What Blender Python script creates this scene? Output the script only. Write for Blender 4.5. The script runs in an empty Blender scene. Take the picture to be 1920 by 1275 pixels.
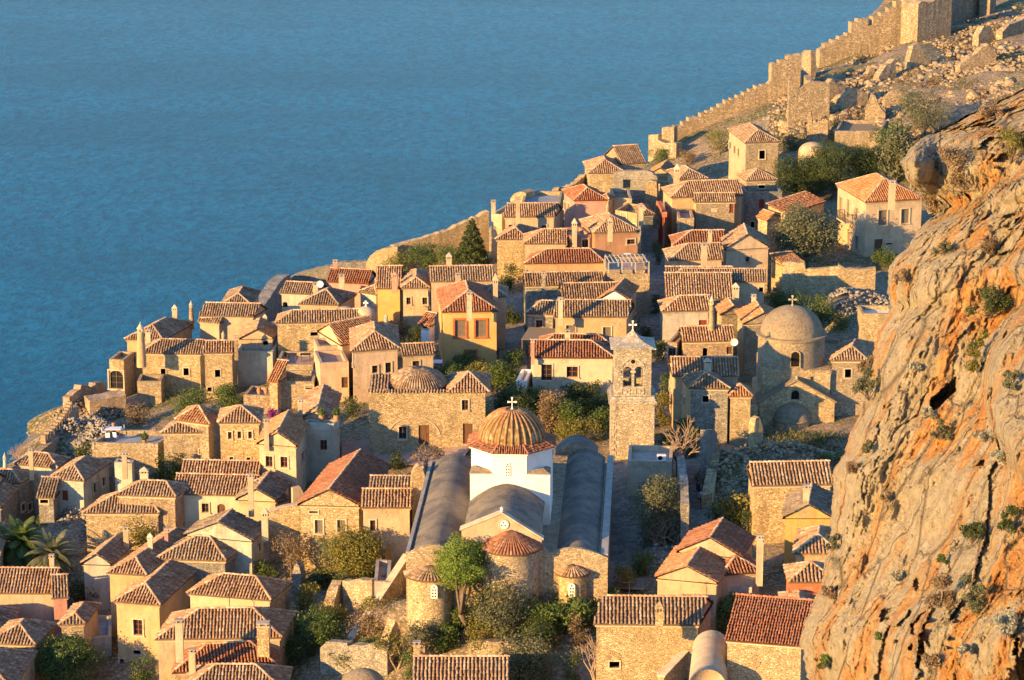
import bpy, math, random
import numpy as np
from mathutils import Vector, noise as mnoise
random.seed(7); rng = np.random.default_rng(7)
scene = bpy.context.scene; COL = scene.collection
R = math.radians
# ------------------------------------------------------------ camera
FPX, PITCH, CZ = 5500.0, 15.0, 86.0
cam = bpy.data.cameras.new('camera'); camo = bpy.data.objects.new('camera', cam); COL.objects.link(camo)
cam.sensor_width = 36.0; cam.lens = FPX/1920*36.0; cam.clip_start = 1; cam.clip_end = 30000
camo.location = (0, 0, CZ); camo.rotation_euler = (R(90-PITCH), 0, 0)
scene.camera = camo
# ------------------------------------------------------------ world, sun, exposure
SUN_EL, SUN_AZ = 13.0, 51.0       # azimuth: degrees to the left of straight behind the camera
w = bpy.data.worlds.new('World'); scene.world = w; w.use_nodes = True
nt = w.node_tree; nt.nodes.clear()
sky = nt.nodes.new('ShaderNodeTexSky'); sky.sky_type = 'NISHITA'; sky.sun_disc = False
sky.sun_elevation = R(SUN_EL)
sdir = Vector((-math.sin(R(SUN_AZ))*math.cos(R(SUN_EL)), -math.cos(R(SUN_AZ))*math.cos(R(SUN_EL)), math.sin(R(SUN_EL))))
sky.sun_rotation = math.atan2(sdir.x, sdir.y)
sky.air_density = 1.0; sky.dust_density = 0.0; sky.ozone_density = 4.5
bg = nt.nodes.new('ShaderNodeBackground'); bg.inputs[1].default_value = 0.15
wo = nt.nodes.new('ShaderNodeOutputWorld')
nt.links.new(sky.outputs[0], bg.inputs[0]); nt.links.new(bg.outputs[0], wo.inputs[0])
sl = bpy.data.lights.new('sun', 'SUN'); sl.energy = 5.0; sl.angle = R(0.6); sl.color = (1.0, 0.60, 0.20)
slo = bpy.data.objects.new('sun', sl); COL.objects.link(slo)
slo.rotation_euler = sdir.to_track_quat('Z', 'Y').to_euler(); slo.location = (-200, -100, 200)
scene.view_settings.view_transform = 'Standard'; scene.view_settings.look = 'None'
scene.view_settings.exposure = 1.42; scene.view_settings.gamma = 1.0
# ------------------------------------------------------------ picture ray -> world (used once, to lay the town out on its terrain)
SP, CP = math.sin(R(PITCH)), math.cos(R(PITCH))
def ray(px, py):
    a = (px-960)/FPX; b = (637.5-py)/FPX
    return np.array([a, CP+SP*b, -SP+CP*b])
CAMP = np.array([0, 0, CZ])
_c = [(1200,1200,24),(100,1200,21.5),(800,800,19.5),(880,600,17.5),(1650,400,15.5),(1410,280,14),(250,650,16.5),
      (700,500,15.5),(1490,650,18),(0,900,19),(1300,250,13.2),(1000,400,15),(500,560,16),(1700,50,12),(1900,130,13.7),
      (1900,20,12.5),(1600,150,13.1),(1480,130,13),(1450,1200,24.5),(600,1250,22.8),(1750,330,14.9),(1600,270,14)]
CT = []
for px, py, s in _c:
    p = CAMP + ray(px, py)*(FPX/s); CT.append(p)
CT = np.array(CT)
def _phi(r2): return 0.5*r2*np.log(r2+1e-9)
def _fit():
    n = len(CT); X = CT[:, :2]/100
    K = _phi(((X[:, None]-X[None])**2).sum(-1)) + 0.02*np.eye(n)
    Pm = np.c_[np.ones(n), X]
    A = np.block([[K, Pm], [Pm.T, np.zeros((3, 3))]])
    return np.linalg.solve(A, np.r_[CT[:, 2], 0, 0, 0]), X
_W, _X = _fit()
def ZR(x, y):
    x = np.atleast_1d(np.asarray(x, float))/100; y = np.atleast_1d(np.asarray(y, float))/100
    r2 = (x[:, None]-_X[:, 0])**2 + (y[:, None]-_X[:, 1])**2
    return _phi(r2) @ _W[:-3] + _W[-3] + _W[-2]*x + _W[-1]*y
_D = np.arange(150, 620, 1.5)
GOFF = -5.6
BUMPS = []      # (x, y, radius, height): garden terraces and banks that stand above the general level
def GB(x, y):
    x = np.atleast_1d(np.asarray(x, float)); y = np.atleast_1d(np.asarray(y, float)); r = np.zeros(len(x))
    for a, b, rad, h_ in BUMPS: r += h_*np.exp(-(((x-a)**2+(y-b)**2)/rad**2)**1.5)
    return r
def hit(px, py, off=0.0):
    """point where the sight line meets the roof level surface + off"""
    r = ray(px, py); P = CAMP + _D[:, None]*r
    f = P[:, 2] - ZR(P[:, 0], P[:, 1]) - off
    if off < -3.9: f = f - GB(P[:, 0], P[:, 1])
    k = np.where(f < 0)[0]
    if len(k) == 0: return P[-1]
    k = max(1, k[0]); t = f[k-1]/(f[k-1]-f[k])
    return CAMP + (_D[k-1] + t*1.5)*r
def atz(px, py, z):
    r = ray(px, py); return CAMP + r*((z-CZ)/r[2])
def onplane(px, py, P, n):
    r = ray(px, py); return CAMP + r*(np.dot(P-CAMP, n)/np.dot(r, n))
def gz(x, y): return float(ZR(x, y)[0]) + GOFF + float(GB(x, y)[0])
for _b in ((850,1048,.6,11,2.0),(1060,1052,.6,11,1.5),(960,1049,.6,8,.3),(1487,800,-4,6,-.9),(1400,215,-3,14,.5),(1470,170,-3,14,.6),(1600,115,-3,16,.8),(1720,60,-3,16,1.0)): _p = hit(_b[0], _b[1], _b[2]); BUMPS.append((_p[0], _p[1], _b[3], _b[4]))
SEA = -25.0
# ------------------------------------------------------------ mesh helpers
def link(o, parent=None):
    COL.objects.link(o)
    if parent is not None: o.parent = parent
    return o
def mesh_arr(name, V, F, rnd=None):
    """V (n,3), F (m,k) index array with k=3 or 4"""
    me = bpy.data.meshes.new(name); V = np.asarray(V, np.float32); F = np.asarray(F, np.int32)
    m, k = F.shape
    me.vertices.add(len(V)); me.vertices.foreach_set('co', V.ravel())
    me.loops.add(m*k); me.loops.foreach_set('vertex_index', F.ravel())
    me.polygons.add(m); me.polygons.foreach_set('loop_start', np.arange(0, m*k, k, dtype=np.int32))
    try: me.polygons.foreach_set('loop_total', np.full(m, k, np.int32))
    except Exception: pass
    me.update(calc_edges=True); me.validate()
    if rnd is not None:
        a = me.attributes.new('rnd', 'FLOAT', 'FACE'); a.data.foreach_set('value', np.asarray(rnd, np.float32))
    return me
class MB:
    def __init__(s): s.v = []; s.f = []; s.r = []
    def add(s, vs, fs, r=None):
        b = len(s.v); s.v += [tuple(map(float, v)) for v in vs]; s.f += [tuple(b+i for i in f) for f in fs]
        s.r += [random.random() if r is None else r]*len(fs); return s
    def poly(s, pts): return s.add(pts, [tuple(range(len(pts)))])
    def box(s, c, sx, sy, sz, ax=(1,0,0), ay=(0,1,0)):
        """c = centre of base"""
        c = np.array(c, float); ax = np.array(ax, float)*sx/2; ay = np.array(ay, float)*sy/2; az = np.array([0,0,sz])
        vs = [c-ax-ay, c+ax-ay, c+ax+ay, c-ax+ay]; vs += [v+az for v in vs]
        return s.add(vs, [(0,3,2,1),(4,5,6,7),(0,1,5,4),(1,2,6,5),(2,3,7,6),(3,0,4,7)])
    def frust(s, c, sx, sy, tx, ty, sz, ax=(1,0,0), ay=(0,1,0)):
        c = np.array(c, float); ax = np.array(ax, float); ay = np.array(ay, float); az = np.array([0,0,sz])
        q = [(-1,-1),(1,-1),(1,1),(-1,1)]
        vs = [c+ax*a*sx/2+ay*b*sy/2 for a, b in q] + [c+az+ax*a*tx/2+ay*b*ty/2 for a, b in q]
        return s.add(vs, [(0,3,2,1),(4,5,6,7),(0,1,5,4),(1,2,6,5),(2,3,7,6),(3,0,4,7)])
    def extr(s, pts, d):
        n = len(pts); d = np.array(d, float); p = [np.array(q, float) for q in pts]
        return s.add(p+[q+d for q in p], [tuple(range(n)), tuple(range(2*n-1, n-1, -1))]+[(i,(i+1)%n,(i+1)%n+n,i+n) for i in range(n)])
    def lathe(s, c, prof, n=20, a0=0, a1=2*math.pi):
        """prof list of (r, z)"""
        full = abs(a1-a0-2*math.pi) < 1e-6; m = n if full else n+1; vs = []
        for r, z in prof:
            for i in range(m):
                a = a0+(a1-a0)*i/n; vs.append((c[0]+r*math.cos(a), c[1]+r*math.sin(a), c[2]+z))
        fs = []
        for j in range(len(prof)-1):
            for i in range(n):
                k = (i+1) % m; fs.append((j*m+i, j*m+k, (j+1)*m+k, (j+1)*m+i))
        return s.add(vs, fs)
    def tube(s, p, q, r0, r1, n=6):
        p = Vector(p); q = Vector(q); d = (q-p); 
        if d.length < 1e-5: return s
        d.normalize(); a = d.orthogonal().normalized(); b = d.cross(a); vs = []
        for c, r in ((p, r0), (q, r1)):
            for i in range(n):
                t = 2*math.pi*i/n; vs.append(c+a*(r*math.cos(t))+b*(r*math.sin(t)))
        return s.add(vs, [(i,(i+1)%n,(i+1)%n+n,i+n) for i in range(n)]+[tuple(range(n-1,-1,-1)), tuple(range(n,2*n))])
    def build(s, name, mat, parent=None, smooth=False):
        me = bpy.data.meshes.new(name)
        o = np.array(parent['_o']) if (parent is not None and '_o' in parent) else np.zeros(3)
        V = (np.array(s.v) - o) if s.v else np.zeros((0,3))
        me.from_pydata(V.tolist(), [], s.f); me.update()
        a = me.attributes.new('rnd', 'FLOAT', 'FACE')
        if len(s.r) == len(me.polygons): a.data.foreach_set('value', np.array(s.r, np.float32))
        if smooth: me.polygons.foreach_set('use_smooth', [True]*len(me.polygons))
        if mat: me.materials.append(M[mat])
        ob = bpy.data.objects.new(name, me); link(ob, parent)
        if parent is not None and '_o' in parent: ob['_o'] = list(o)
        return ob
def place_arr(name, V, F, rnd, mat, parent=None, smooth=False):
    o = np.array(parent['_o']) if (parent is not None and '_o' in parent) else np.zeros(3)
    me = mesh_arr(name, np.asarray(V)-o, F, rnd); me.materials.append(M[mat])
    if smooth: me.polygons.foreach_set('use_smooth', [True]*len(me.polygons))
    ob = bpy.data.objects.new(name, me); link(ob, parent)
    if parent is not None and '_o' in parent: ob['_o'] = list(o)
    return ob
def tag(o, label=None, cat=None, group=None, kind=None):
    if label: o['label'] = label
    if cat: o['category'] = cat
    if group: o['group'] = group
    if kind: o['kind'] = kind
    return o
def thing(name, label, cat, loc, group=None):
    o = bpy.data.objects.new(name, None); o.empty_display_size = 0.3; link(o); o.location = [float(c) for c in loc]
    o['_o'] = [float(c) for c in loc]; return tag(o, label, cat, group)
# ------------------------------------------------------------ materials
M = {}
class NT:
    def __init__(s, name):
        s.m = bpy.data.materials.new(name); s.m.use_nodes = True; s.t = s.m.node_tree; s.t.nodes.clear()
        s.out = s.n('ShaderNodeOutputMaterial'); s.b = s.n('ShaderNodeBsdfPrincipled'); s.l(s.b.outputs[0], s.out.inputs[0])
        s.geo = s.n('ShaderNodeNewGeometry'); s.P = s.geo.outputs['Position']; M[name] = s.m
        s.b.inputs['Roughness'].default_value = 0.9; s.b.inputs['Specular IOR Level'].default_value = 0.15
    def n(s, t, **k):
        x = s.t.nodes.new(t)
        for a, b in k.items(): setattr(x, a, b)
        return x
    def l(s, a, b): s.t.links.new(a, b)
    def scale(s, v, sx, sy, sz, rot=(0,0,0)):
        m = s.n('ShaderNodeMapping'); m.inputs['Scale'].default_value = (sx, sy, sz); m.inputs['Rotation'].default_value = rot
        s.l(v, m.inputs[0]); return m.outputs[0]
    def noise(s, sc, det=4, rough=0.55, vec=None, dist=0):
        x = s.n('ShaderNodeTexNoise'); x.inputs['Scale'].default_value = sc; x.inputs['Detail'].default_value = det
        x.inputs['Roughness'].default_value = rough; x.inputs['Distortion'].default_value = dist
        s.l(vec or s.P, x.inputs['Vector']); return x.outputs['Fac']
    def vor(s, sc, feat='F1', out='Distance', vec=None, rand=1.0):
        x = s.n('ShaderNodeTexVoronoi', feature=feat); x.inputs['Scale'].default_value = sc
        x.inputs['Randomness'].default_value = rand
        s.l(vec or s.P, x.inputs['Vector']); return x.outputs[out]
    def ramp(s, fac, stops, interp='LINEAR'):
        x = s.n('ShaderNodeValToRGB'); e = x.color_ramp.elements; x.color_ramp.interpolation = interp
        while len(e) > 1: e.remove(e[0])
        e[0].position = stops[0][0]; e[0].color = cc(stops[0][1])
        for p, c in stops[1:]: k = e.new(p); k.color = cc(c)
        s.l(fac, x.inputs[0]); return x.outputs[0]
    def mix(s, fac, a, b, mode='MIX'):
        x = s.n('ShaderNodeMix', data_type='RGBA', blend_type=mode)
        for v, i in ((fac, 0), (a, 6), (b, 7)):
            if hasattr(v, 'links') or hasattr(v, 'is_output'): s.l(v, x.inputs[i])
            elif i == 0: x.inputs[i].default_value = v
            else: x.inputs[i].default_value = cc(v)
        return x.outputs[2]
    def math(s, op, a, b=0.0, c=None):
        x = s.n('ShaderNodeMath', operation=op)
        for i, v in enumerate((a, b) if c is None else (a, b, c)):
            if hasattr(v, 'is_output'): s.l(v, x.inputs[i])
            else: x.inputs[i].default_value = v
        return x.outputs[0]
    def attr(s, name='rnd'):
        x = s.n('ShaderNodeAttribute', attribute_name=name); return x.outputs['Fac']
    def objrand(s):
        return s.n('ShaderNodeObjectInfo').outputs['Random']
    def bump(s, h, st=0.5, dist=0.05, nrm=None):
        x = s.n('ShaderNodeBump'); x.inputs['Strength'].default_value = st; x.inputs['Distance'].default_value = dist
        s.l(h, x.inputs['Height'])
        if nrm is not None: s.l(nrm, x.inputs['Normal'])
        s.l(x.outputs[0], s.b.inputs['Normal']); return x.outputs[0]
    def col(s, c): 
        if hasattr(c, 'is_output'): s.l(c, s.b.inputs['Base Color'])
        else: s.b.inputs['Base Color'].default_value = cc(c)
def cc(c):
    return (c, c, c, 1) if isinstance(c, (int, float)) else (c[0], c[1], c[2], 1)
def mul(c, k): return tuple(x*k for x in c)
def m_stone(name, a, b, mortar, sc=3.0, depth=0.07, tint=None):
    sc *= 1.75; depth *= .7
    t = NT(name)
    v = t.scale(t.P, 1, 1, 1.5)
    nz = t.noise(2.2, 3); 
    wv = t.n('ShaderNodeVectorMath', operation='ADD'); nn = t.n('ShaderNodeTexNoise'); nn.inputs['Scale'].default_value = 3; t.l(v, nn.inputs[0])
    sc2 = t.n('ShaderNodeVectorMath', operation='SCALE'); sc2.inputs['Scale'].default_value = 0.25
    t.l(nn.outputs['Color'], sc2.inputs[0]); t.l(v, wv.inputs[0]); t.l(sc2.outputs[0], wv.inputs[1]); v = wv.outputs[0]
    cells = t.vor(sc, 'F1', 'Color', v); edge = t.vor(sc, 'DISTANCE_TO_EDGE', 'Distance', v)
    sep = t.n('ShaderNodeSeparateColor'); t.l(cells, sep.inputs[0])
    c = t.ramp(sep.outputs[0], [(0, mul(a, .62)), (.3, mul(a, .92)), (.7, b), (1, mul(b, 1.2))])
    e = t.ramp(edge, [(0.0, 0), (0.09, 1)])
    c = t.mix(e, mul(tuple((x+y)/2 for x, y in zip(mortar, a)), .82), c)
    c = t.mix(1, c, t.ramp(t.objrand(), [(0, (.86,.84,.84)), (.5, (1,1,1)), (1, (1.10,1.04,.96))]), 'MULTIPLY')
    big = t.noise(0.35, 5, 0.65)
    c = t.mix(t.ramp(big, [(.42, 0), (.6, .5)]), c, mul(tint or a, 0.75))
    st = t.noise(1.1, 5, .7, t.scale(t.P, 1, 1, .25))
    c = t.mix(t.ramp(st, [(.5, 0), (.66, .5)]), c, mul(a, .4))
    hole = t.vor(0.8, 'F1', 'Distance', v)
    c = t.mix(t.ramp(hole, [(.05, .8), (.10, 0)]), c, (.03, .02, .015))
    t.col(c)
    h = t.math('ADD', e, t.math('MULTIPLY', sep.outputs[1], .8)); h = t.math('ADD', h, t.math('MULTIPLY', nz, .6))
    t.bump(h, 0.9, depth); return t
def m_plaster(name, a, dirt=None, amt=.5, rough=.9):
    t = NT(name); dirt = dirt or mul(a, .55)
    n1 = t.noise(0.6, 6, .65); n2 = t.noise(1.6, 5, .7, t.scale(t.P, 1, 1, .22)); n3 = t.noise(9, 3)
    c = t.mix(t.ramp(n1, [(.42, 0), (.60, .7*amt+.15)]), a, mul(dirt, 1.2))
    c = t.mix(t.ramp(n2, [(.5, 0), (.66, amt)]), c, dirt); n5 = t.noise(2.4, 5, .75); c = t.mix(t.ramp(n5, [(.54, 0), (.62, .45*amt+.1)]), c, mul(a, .72))
    c = t.mix(t.ramp(n3, [(.3, .14), (.6, 0)]), c, mul(a, .6))
    if name != 'white':
        vv = t.vor(5, 'F1', 'Color'); sp = t.n('ShaderNodeSeparateColor'); t.l(vv, sp.inputs[0]); stn = t.ramp(sp.outputs[0], [(0, (.24,.18,.11)), (1, (.44,.35,.23))])
        c = t.mix(t.ramp(t.noise(.45, 6, .7), [(.575, 0), (.60, .75*min(1, amt*1.6))]), c, stn)
    orr = t.ramp(t.objrand(), [(0, .88), (1, 1.08)]); c = t.mix(1, c, orr, 'MULTIPLY')
    t.col(c); t.b.inputs['Roughness'].default_value = rough
    t.bump(t.math('ADD', n3, t.math('MULTIPLY', n1, 3)), .55, .05); return t
m_stone('stone', (.42,.33,.21), (.52,.42,.29), (.30,.24,.17))
m_stone('stone_gold', (.50,.37,.20), (.60,.47,.28), (.36,.28,.17), 2.7)
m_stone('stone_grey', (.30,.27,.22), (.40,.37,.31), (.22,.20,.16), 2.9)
m_stone('stone_pink', (.42,.30,.19), (.50,.38,.25), (.34,.25,.17), 2.8)
m_stone('stone_pale', (.52,.45,.33), (.60,.54,.42), (.38,.32,.24), 2.4)
m_stone('ruin', (.45,.34,.21), (.52,.42,.28), (.26,.20,.13), 2.0, .16)
m_stone('ashlar', (.47,.39,.27), (.54,.46,.34), (.30,.25,.18), 2.0, .06)
m_plaster('cream', (.52,.395,.255)); m_plaster('cream_pale', (.57,.46,.32), amt=.4)
m_plaster('yellow', (.50,.34,.18)); m_plaster('mustard', (.55,.36,.12)); m_plaster('ochre', (.60,.36,.13), amt=.3)
m_plaster('pink', (.53,.39,.26)); m_plaster('rose', (.55,.28,.22)); m_plaster('redwall', (.58,.17,.08), amt=.35)
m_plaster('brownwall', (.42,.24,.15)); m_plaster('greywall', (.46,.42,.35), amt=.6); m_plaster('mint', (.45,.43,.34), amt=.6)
m_plaster('tan', (.50,.38,.24), amt=.7); m_plaster('white', (.80,.78,.72), (.55,.50,.42), .25); m_plaster('concrete', (.42,.38,.33), amt=.6)
m_plaster('deckpink', (.45,.32,.26), amt=.6); m_plaster('deckblue', (.34,.36,.37), amt=.6); m_plaster('trim', (.56,.46,.32), amt=.5)
m_plaster('trim_red', (.45,.13,.06), amt=.3)
m_plaster('cap_mortar', (.50,.40,.30), amt=.6)
t = NT('vault'); n1 = t.noise(.5, 6, .7); n2 = t.noise(3.5, 4, .7); n3 = t.noise(14, 2)
c = t.ramp(n1, [(.38, (.13,.115,.10)), (.5, (.19,.165,.135)), (.62, (.25,.21,.165))])
c = t.mix(t.ramp(n2, [(.5, 0), (.62, .5)]), c, (.13,.115,.10)); n6 = t.noise(.25, 5, .7); c = t.mix(t.ramp(n6, [(.46, 0), (.58, .6)]), c, (.26,.215,.155)); ed = t.vor(.45, 'DISTANCE_TO_EDGE', 'Distance', None); c = t.mix(t.ramp(ed, [(0, .5), (.02, 0)]), c, (.08,.07,.06)); t.col(c); t.bump(t.math('ADD', n2, n3), .9, .08)
t = NT('domestone'); n1 = t.noise(.6, 6, .7); n2 = t.noise(4, 4, .7); n3 = t.noise(14, 2)
c = t.ramp(n1, [(.3, (.26,.20,.13)), (.6, (.36,.29,.19)), (.8, (.42,.35,.24))])
c = t.mix(t.ramp(n2, [(.48, 0), (.62, .65)]), c, (.17,.135,.095)); t.col(c); t.bump(t.math('ADD', n2, n3), 1, .14)
def m_tile(name, stops, lich=.5):
    t = NT(name); r = t.attr(); c = t.ramp(r, stops)
    n = t.noise(.45, 5, .7); c = t.mix(t.ramp(n, [(.45, 0), (.68, lich)]), c, (.27,.22,.16))
    n2 = t.noise(6, 3, .7); c = t.mix(t.ramp(n2, [(.5, 0), (.75, .55)]), c, (.10,.065,.045))
    n4 = t.noise(2.6, 3, .7); c = t.mix(t.ramp(n4, [(.6, 0), (.74, .5)]), c, (.50,.43,.33))
    oi = t.ramp(t.objrand(), [(0, (.82,.84,.88)), (.5, (1,1,1)), (1, (1.12,.98,.88))]); c = t.mix(1, c, oi, 'MULTIPLY')
    t.col(c); t.b.inputs['Roughness'].default_value = .85; t.bump(n2, .5, .03); return t
m_tile('tile_old', [(0,(.16,.10,.06)),(.3,(.26,.165,.10)),(.65,(.34,.22,.135)),(.88,(.42,.31,.20)),(1,(.52,.43,.31))])
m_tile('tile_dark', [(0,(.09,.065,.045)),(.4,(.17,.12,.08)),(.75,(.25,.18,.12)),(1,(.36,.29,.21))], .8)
m_tile('tile_orange', [(0,(.26,.12,.055)),(.5,(.40,.19,.085)),(.9,(.48,.26,.13)),(1,(.56,.40,.25))], .3)
m_tile('tile_red', [(0,(.17,.07,.04)),(.5,(.27,.11,.06)),(.9,(.34,.15,.08)),(1,(.42,.26,.17))], .3)
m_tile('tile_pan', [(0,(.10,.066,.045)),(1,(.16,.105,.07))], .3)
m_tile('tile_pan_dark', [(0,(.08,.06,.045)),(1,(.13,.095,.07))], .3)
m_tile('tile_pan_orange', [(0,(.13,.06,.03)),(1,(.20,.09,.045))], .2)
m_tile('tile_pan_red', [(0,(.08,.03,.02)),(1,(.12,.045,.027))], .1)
m_tile('ridge_tile', [(0,(.34,.19,.11)),(.5,(.46,.31,.20)),(1,(.56,.44,.31))], .3)
m_tile('ridge_red', [(0,(.36,.12,.06)),(.5,(.44,.16,.09)),(1,(.48,.2,.12))], .1)
t = NT('wood'); n = t.noise(3, 5, .6, t.scale(t.P, 6, 6, .6)); t.col(t.ramp(n, [(.3,(.09,.045,.025)),(.7,(.19,.10,.055))])); t.bump(n,.4,.02)
t = NT('wood_grey'); n = t.noise(3, 5, .6, t.scale(t.P, 6, 6, .6)); t.col(t.ramp(n, [(.3,(.13,.10,.08)),(.7,(.26,.21,.16))])); t.bump(n,.4,.02)
t = NT('wood_red'); n = t.noise(3, 5, .6, t.scale(t.P, 6, 6, .6)); t.col(t.ramp(n, [(.3,(.16,.04,.025)),(.7,(.27,.075,.045))])); t.bump(n,.4,.02)
t = NT('glass'); t.col((.02,.025,.03)); t.b.inputs['Roughness'].default_value = .12; t.b.inputs['Specular IOR Level'].default_value = .6
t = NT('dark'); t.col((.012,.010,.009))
t = NT('metal'); t.col((.30,.31,.32)); t.b.inputs['Metallic'].default_value=.4; t.b.inputs['Roughness'].default_value=.5
t = NT('iron'); t.col((.03,.03,.03)); t.b.inputs['Roughness'].default_value=.6
t = NT('cloth_white'); n = t.noise(6, 3); t.col(t.ramp(n, [(.3,(.62,.61,.6)),(.7,(.8,.79,.78))]))
t = NT('terracotta'); n = t.noise(5, 4); t.col(t.ramp(n, [(.3,(.32,.15,.08)),(.7,(.46,.25,.14))])); t.bump(n,.3,.02)
t = NT('cloth_dark'); n = t.noise(20, 3); t.col(t.ramp(n, [(.3,(.02,.022,.03)),(.7,(.05,.05,.06))]))
t = NT('skin'); n = t.noise(20, 3); t.col(t.ramp(n, [(.3,(.42,.24,.16)),(.7,(.50,.30,.21))]))
def m_leaf(name, a, b, hi):
    a, b, hi = mul(a, 1.5), mul(b, 1.45), mul(hi, 1.3)
    t = NT(name); r = t.attr(); n = t.noise(.9, 4, .7); c = t.ramp(r, [(0, a), (.6, b), (1, hi)])
    c = t.mix(t.ramp(n, [(.4, 0), (.7, .55)]), c, mul(a, .8)); t.col(c)
    t.b.inputs['Roughness'].default_value = .6; t.b.inputs['Specular IOR Level'].default_value = .3
    tr = t.n('ShaderNodeBsdfTranslucent'); t.l(c, tr.inputs[0]); mx = t.n('ShaderNodeMixShader'); mx.inputs[0].default_value = .3
    t.l(t.b.outputs[0], mx.inputs[1]); t.l(tr.outputs[0], mx.inputs[2]); t.l(mx.outputs[0], t.out.inputs[0]); return t
m_leaf('leaf_dark', (.030,.045,.014), (.055,.075,.022), (.10,.11,.035))
m_leaf('leaf_green', (.040,.065,.018), (.075,.11,.025), (.14,.16,.04))
m_leaf('leaf_lime', (.07,.10,.018), (.13,.19,.03), (.20,.25,.04))
m_leaf('leaf_yellow', (.085,.085,.02), (.15,.14,.03), (.26,.20,.04))
m_leaf('leaf_olive', (.065,.07,.035), (.11,.115,.06), (.19,.18,.10))
m_leaf('leaf_dry', (.12,.085,.045), (.19,.13,.07), (.30,.22,.13))
m_leaf('leaf_pale', (.17,.17,.12), (.26,.26,.19), (.40,.38,.30))
m_leaf('leaf_magenta', (.10,.01,.08), (.22,.02,.18), (.35,.05,.28))
t = NT('bark'); n = t.noise(4, 4); t.col(t.ramp(n, [(.3,(.10,.07,.05)),(.7,(.20,.15,.11))])); t.bump(n,.5,.03)
t = NT('bark_pale'); n = t.noise(4, 4); t.col(t.ramp(n, [(.3,(.24,.17,.12)),(.7,(.38,.28,.20))])); t.bump(n,.5,.03)
# ground: dry earth, stones and grass
t = NT('earth'); n1 = t.noise(.12, 6, .7); n2 = t.noise(1.3, 6, .75); vv = t.vor(5.5, 'F1', 'Color'); sp = t.n('ShaderNodeSeparateColor'); t.l(vv, sp.inputs[0])
c = t.ramp(n2, [(.3,(.13,.095,.06)),(.5,(.26,.19,.12)),(.7,(.38,.29,.19))])
g = t.ramp(t.math('ADD', t.math('MULTIPLY', n1, .7), t.math('MULTIPLY', n2, .4)), [(.52, 0), (.60, 1)])
c = t.mix(g, c, t.ramp(n2, [(.3,(.06,.065,.02)),(.6,(.12,.115,.035)),(.8,(.19,.15,.07))]))
c = t.mix(t.ramp(sp.outputs[0], [(.72, 0), (.8, .8)], 'LINEAR'), c, (.42,.34,.24)); t.col(c)
t.bump(t.math('ADD', n2, t.math('MULTIPLY', sp.outputs[0], .5)), 1, .25)
t = NT('grass'); r = t.attr(); t.col(t.ramp(r, [(0,(.05,.065,.018)),(.6,(.09,.10,.03)),(1,(.20,.16,.07))]))
t = NT('paving'); vv = t.vor(1.8, 'F1', 'Color'); ed = t.vor(1.8, 'DISTANCE_TO_EDGE', 'Distance'); sp = t.n('ShaderNodeSeparateColor'); t.l(vv, sp.inputs[0])
c = t.ramp(sp.outputs[0], [(0,(.17,.14,.11)),(1,(.30,.25,.19))]); c = t.mix(t.ramp(ed, [(0,1),(.06,0)]), c, (.10,.09,.08)); t.col(c); t.bump(ed,.6,.05)
t = NT('rubble'); r = t.attr(); n = t.noise(3, 4); c = t.ramp(r, [(0,(.20,.15,.09)),(.5,(.30,.23,.14)),(1,(.42,.33,.21))]); c = t.mix(t.ramp(n,[(.4,.4),(.7,0)]), c, (.16,.12,.09)); t.col(c); t.bump(n,.6,.06)
t = NT('rubble_grey'); r = t.attr(); n = t.noise(3, 4); c = t.ramp(r, [(0,(.19,.17,.14)),(.5,(.28,.25,.21)),(1,(.38,.34,.29))]); c = t.mix(t.ramp(n,[(.4,.4),(.7,0)]), c, (.15,.13,.11)); t.col(c); t.bump(n,.6,.06)
# cliff
t = NT('cliff')
sep = t.n('ShaderNodeSeparateXYZ'); t.l(t.P, sep.inputs[0])
def strat(k, ky, kz, tl=.26):
    cb = t.n('ShaderNodeCombineXYZ'); t.l(t.math('MULTIPLY', t.math('MULTIPLY_ADD', sep.outputs[2], -tl, sep.outputs[0]), k), cb.inputs[0])
    t.l(t.math('MULTIPLY', sep.outputs[1], ky), cb.inputs[1]); t.l(t.math('MULTIPLY', sep.outputs[2], kz), cb.inputs[2]); return cb.outputs[0]
vA = strat(1, .6, .22); n0 = t.noise(.16, 4, .6, vA); n1 = t.noise(.8, 8, .72, vA, .4); n2 = t.noise(1.5, 9, .72, dist=.5); n3 = t.noise(3.2, 7, .72, vA, .3); n4 = t.noise(9, 5, .75)
c = t.ramp(n2, [(.32,(.29,.22,.14)),(.43,(.43,.35,.22)),(.54,(.52,.43,.28)),(.68,(.62,.54,.39))])
c = t.mix(t.ramp(n1, [(.42, 0), (.6, .5)]), c, (.46,.37,.23))
av = t.math('MULTIPLY_ADD', sep.outputs[2], -.38, sep.outputs[0])
band = t.math('MULTIPLY', t.ramp(t.math('MULTIPLY', av, .05), [(.10, 0), (.24, 1)]), t.ramp(t.math('MULTIPLY', sep.outputs[2], .01), [(.48, 1), (.58, .15)]))
ns = t.noise(.42, 6, .65, strat(1.3, .8, .10)); of = t.math('ADD', t.math('ADD', t.math('MULTIPLY', ns, 1.0), t.math('MULTIPLY', n1, .35)), t.math('MULTIPLY', band, .15))
omask = t.ramp(of, [(.70, 0), (.75, .55), (.84, .92)])
c = t.mix(omask, c, t.ramp(n3, [(.32,(.36,.12,.03)),(.45,(.54,.21,.045)),(.56,(.62,.33,.09)),(.68,(.66,.47,.20))]))
c = t.mix(t.ramp(n4, [(.32, .6), (.40, 0)]), c, (.22,.17,.12))
ck = t.vor(.55, 'DISTANCE_TO_EDGE', 'Distance', strat(1, .5, .16)); cr = t.ramp(ck, [(0, 0), (.035, 1)]); c = t.mix(cr, mul((.3,.24,.16), .6), c)
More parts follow.
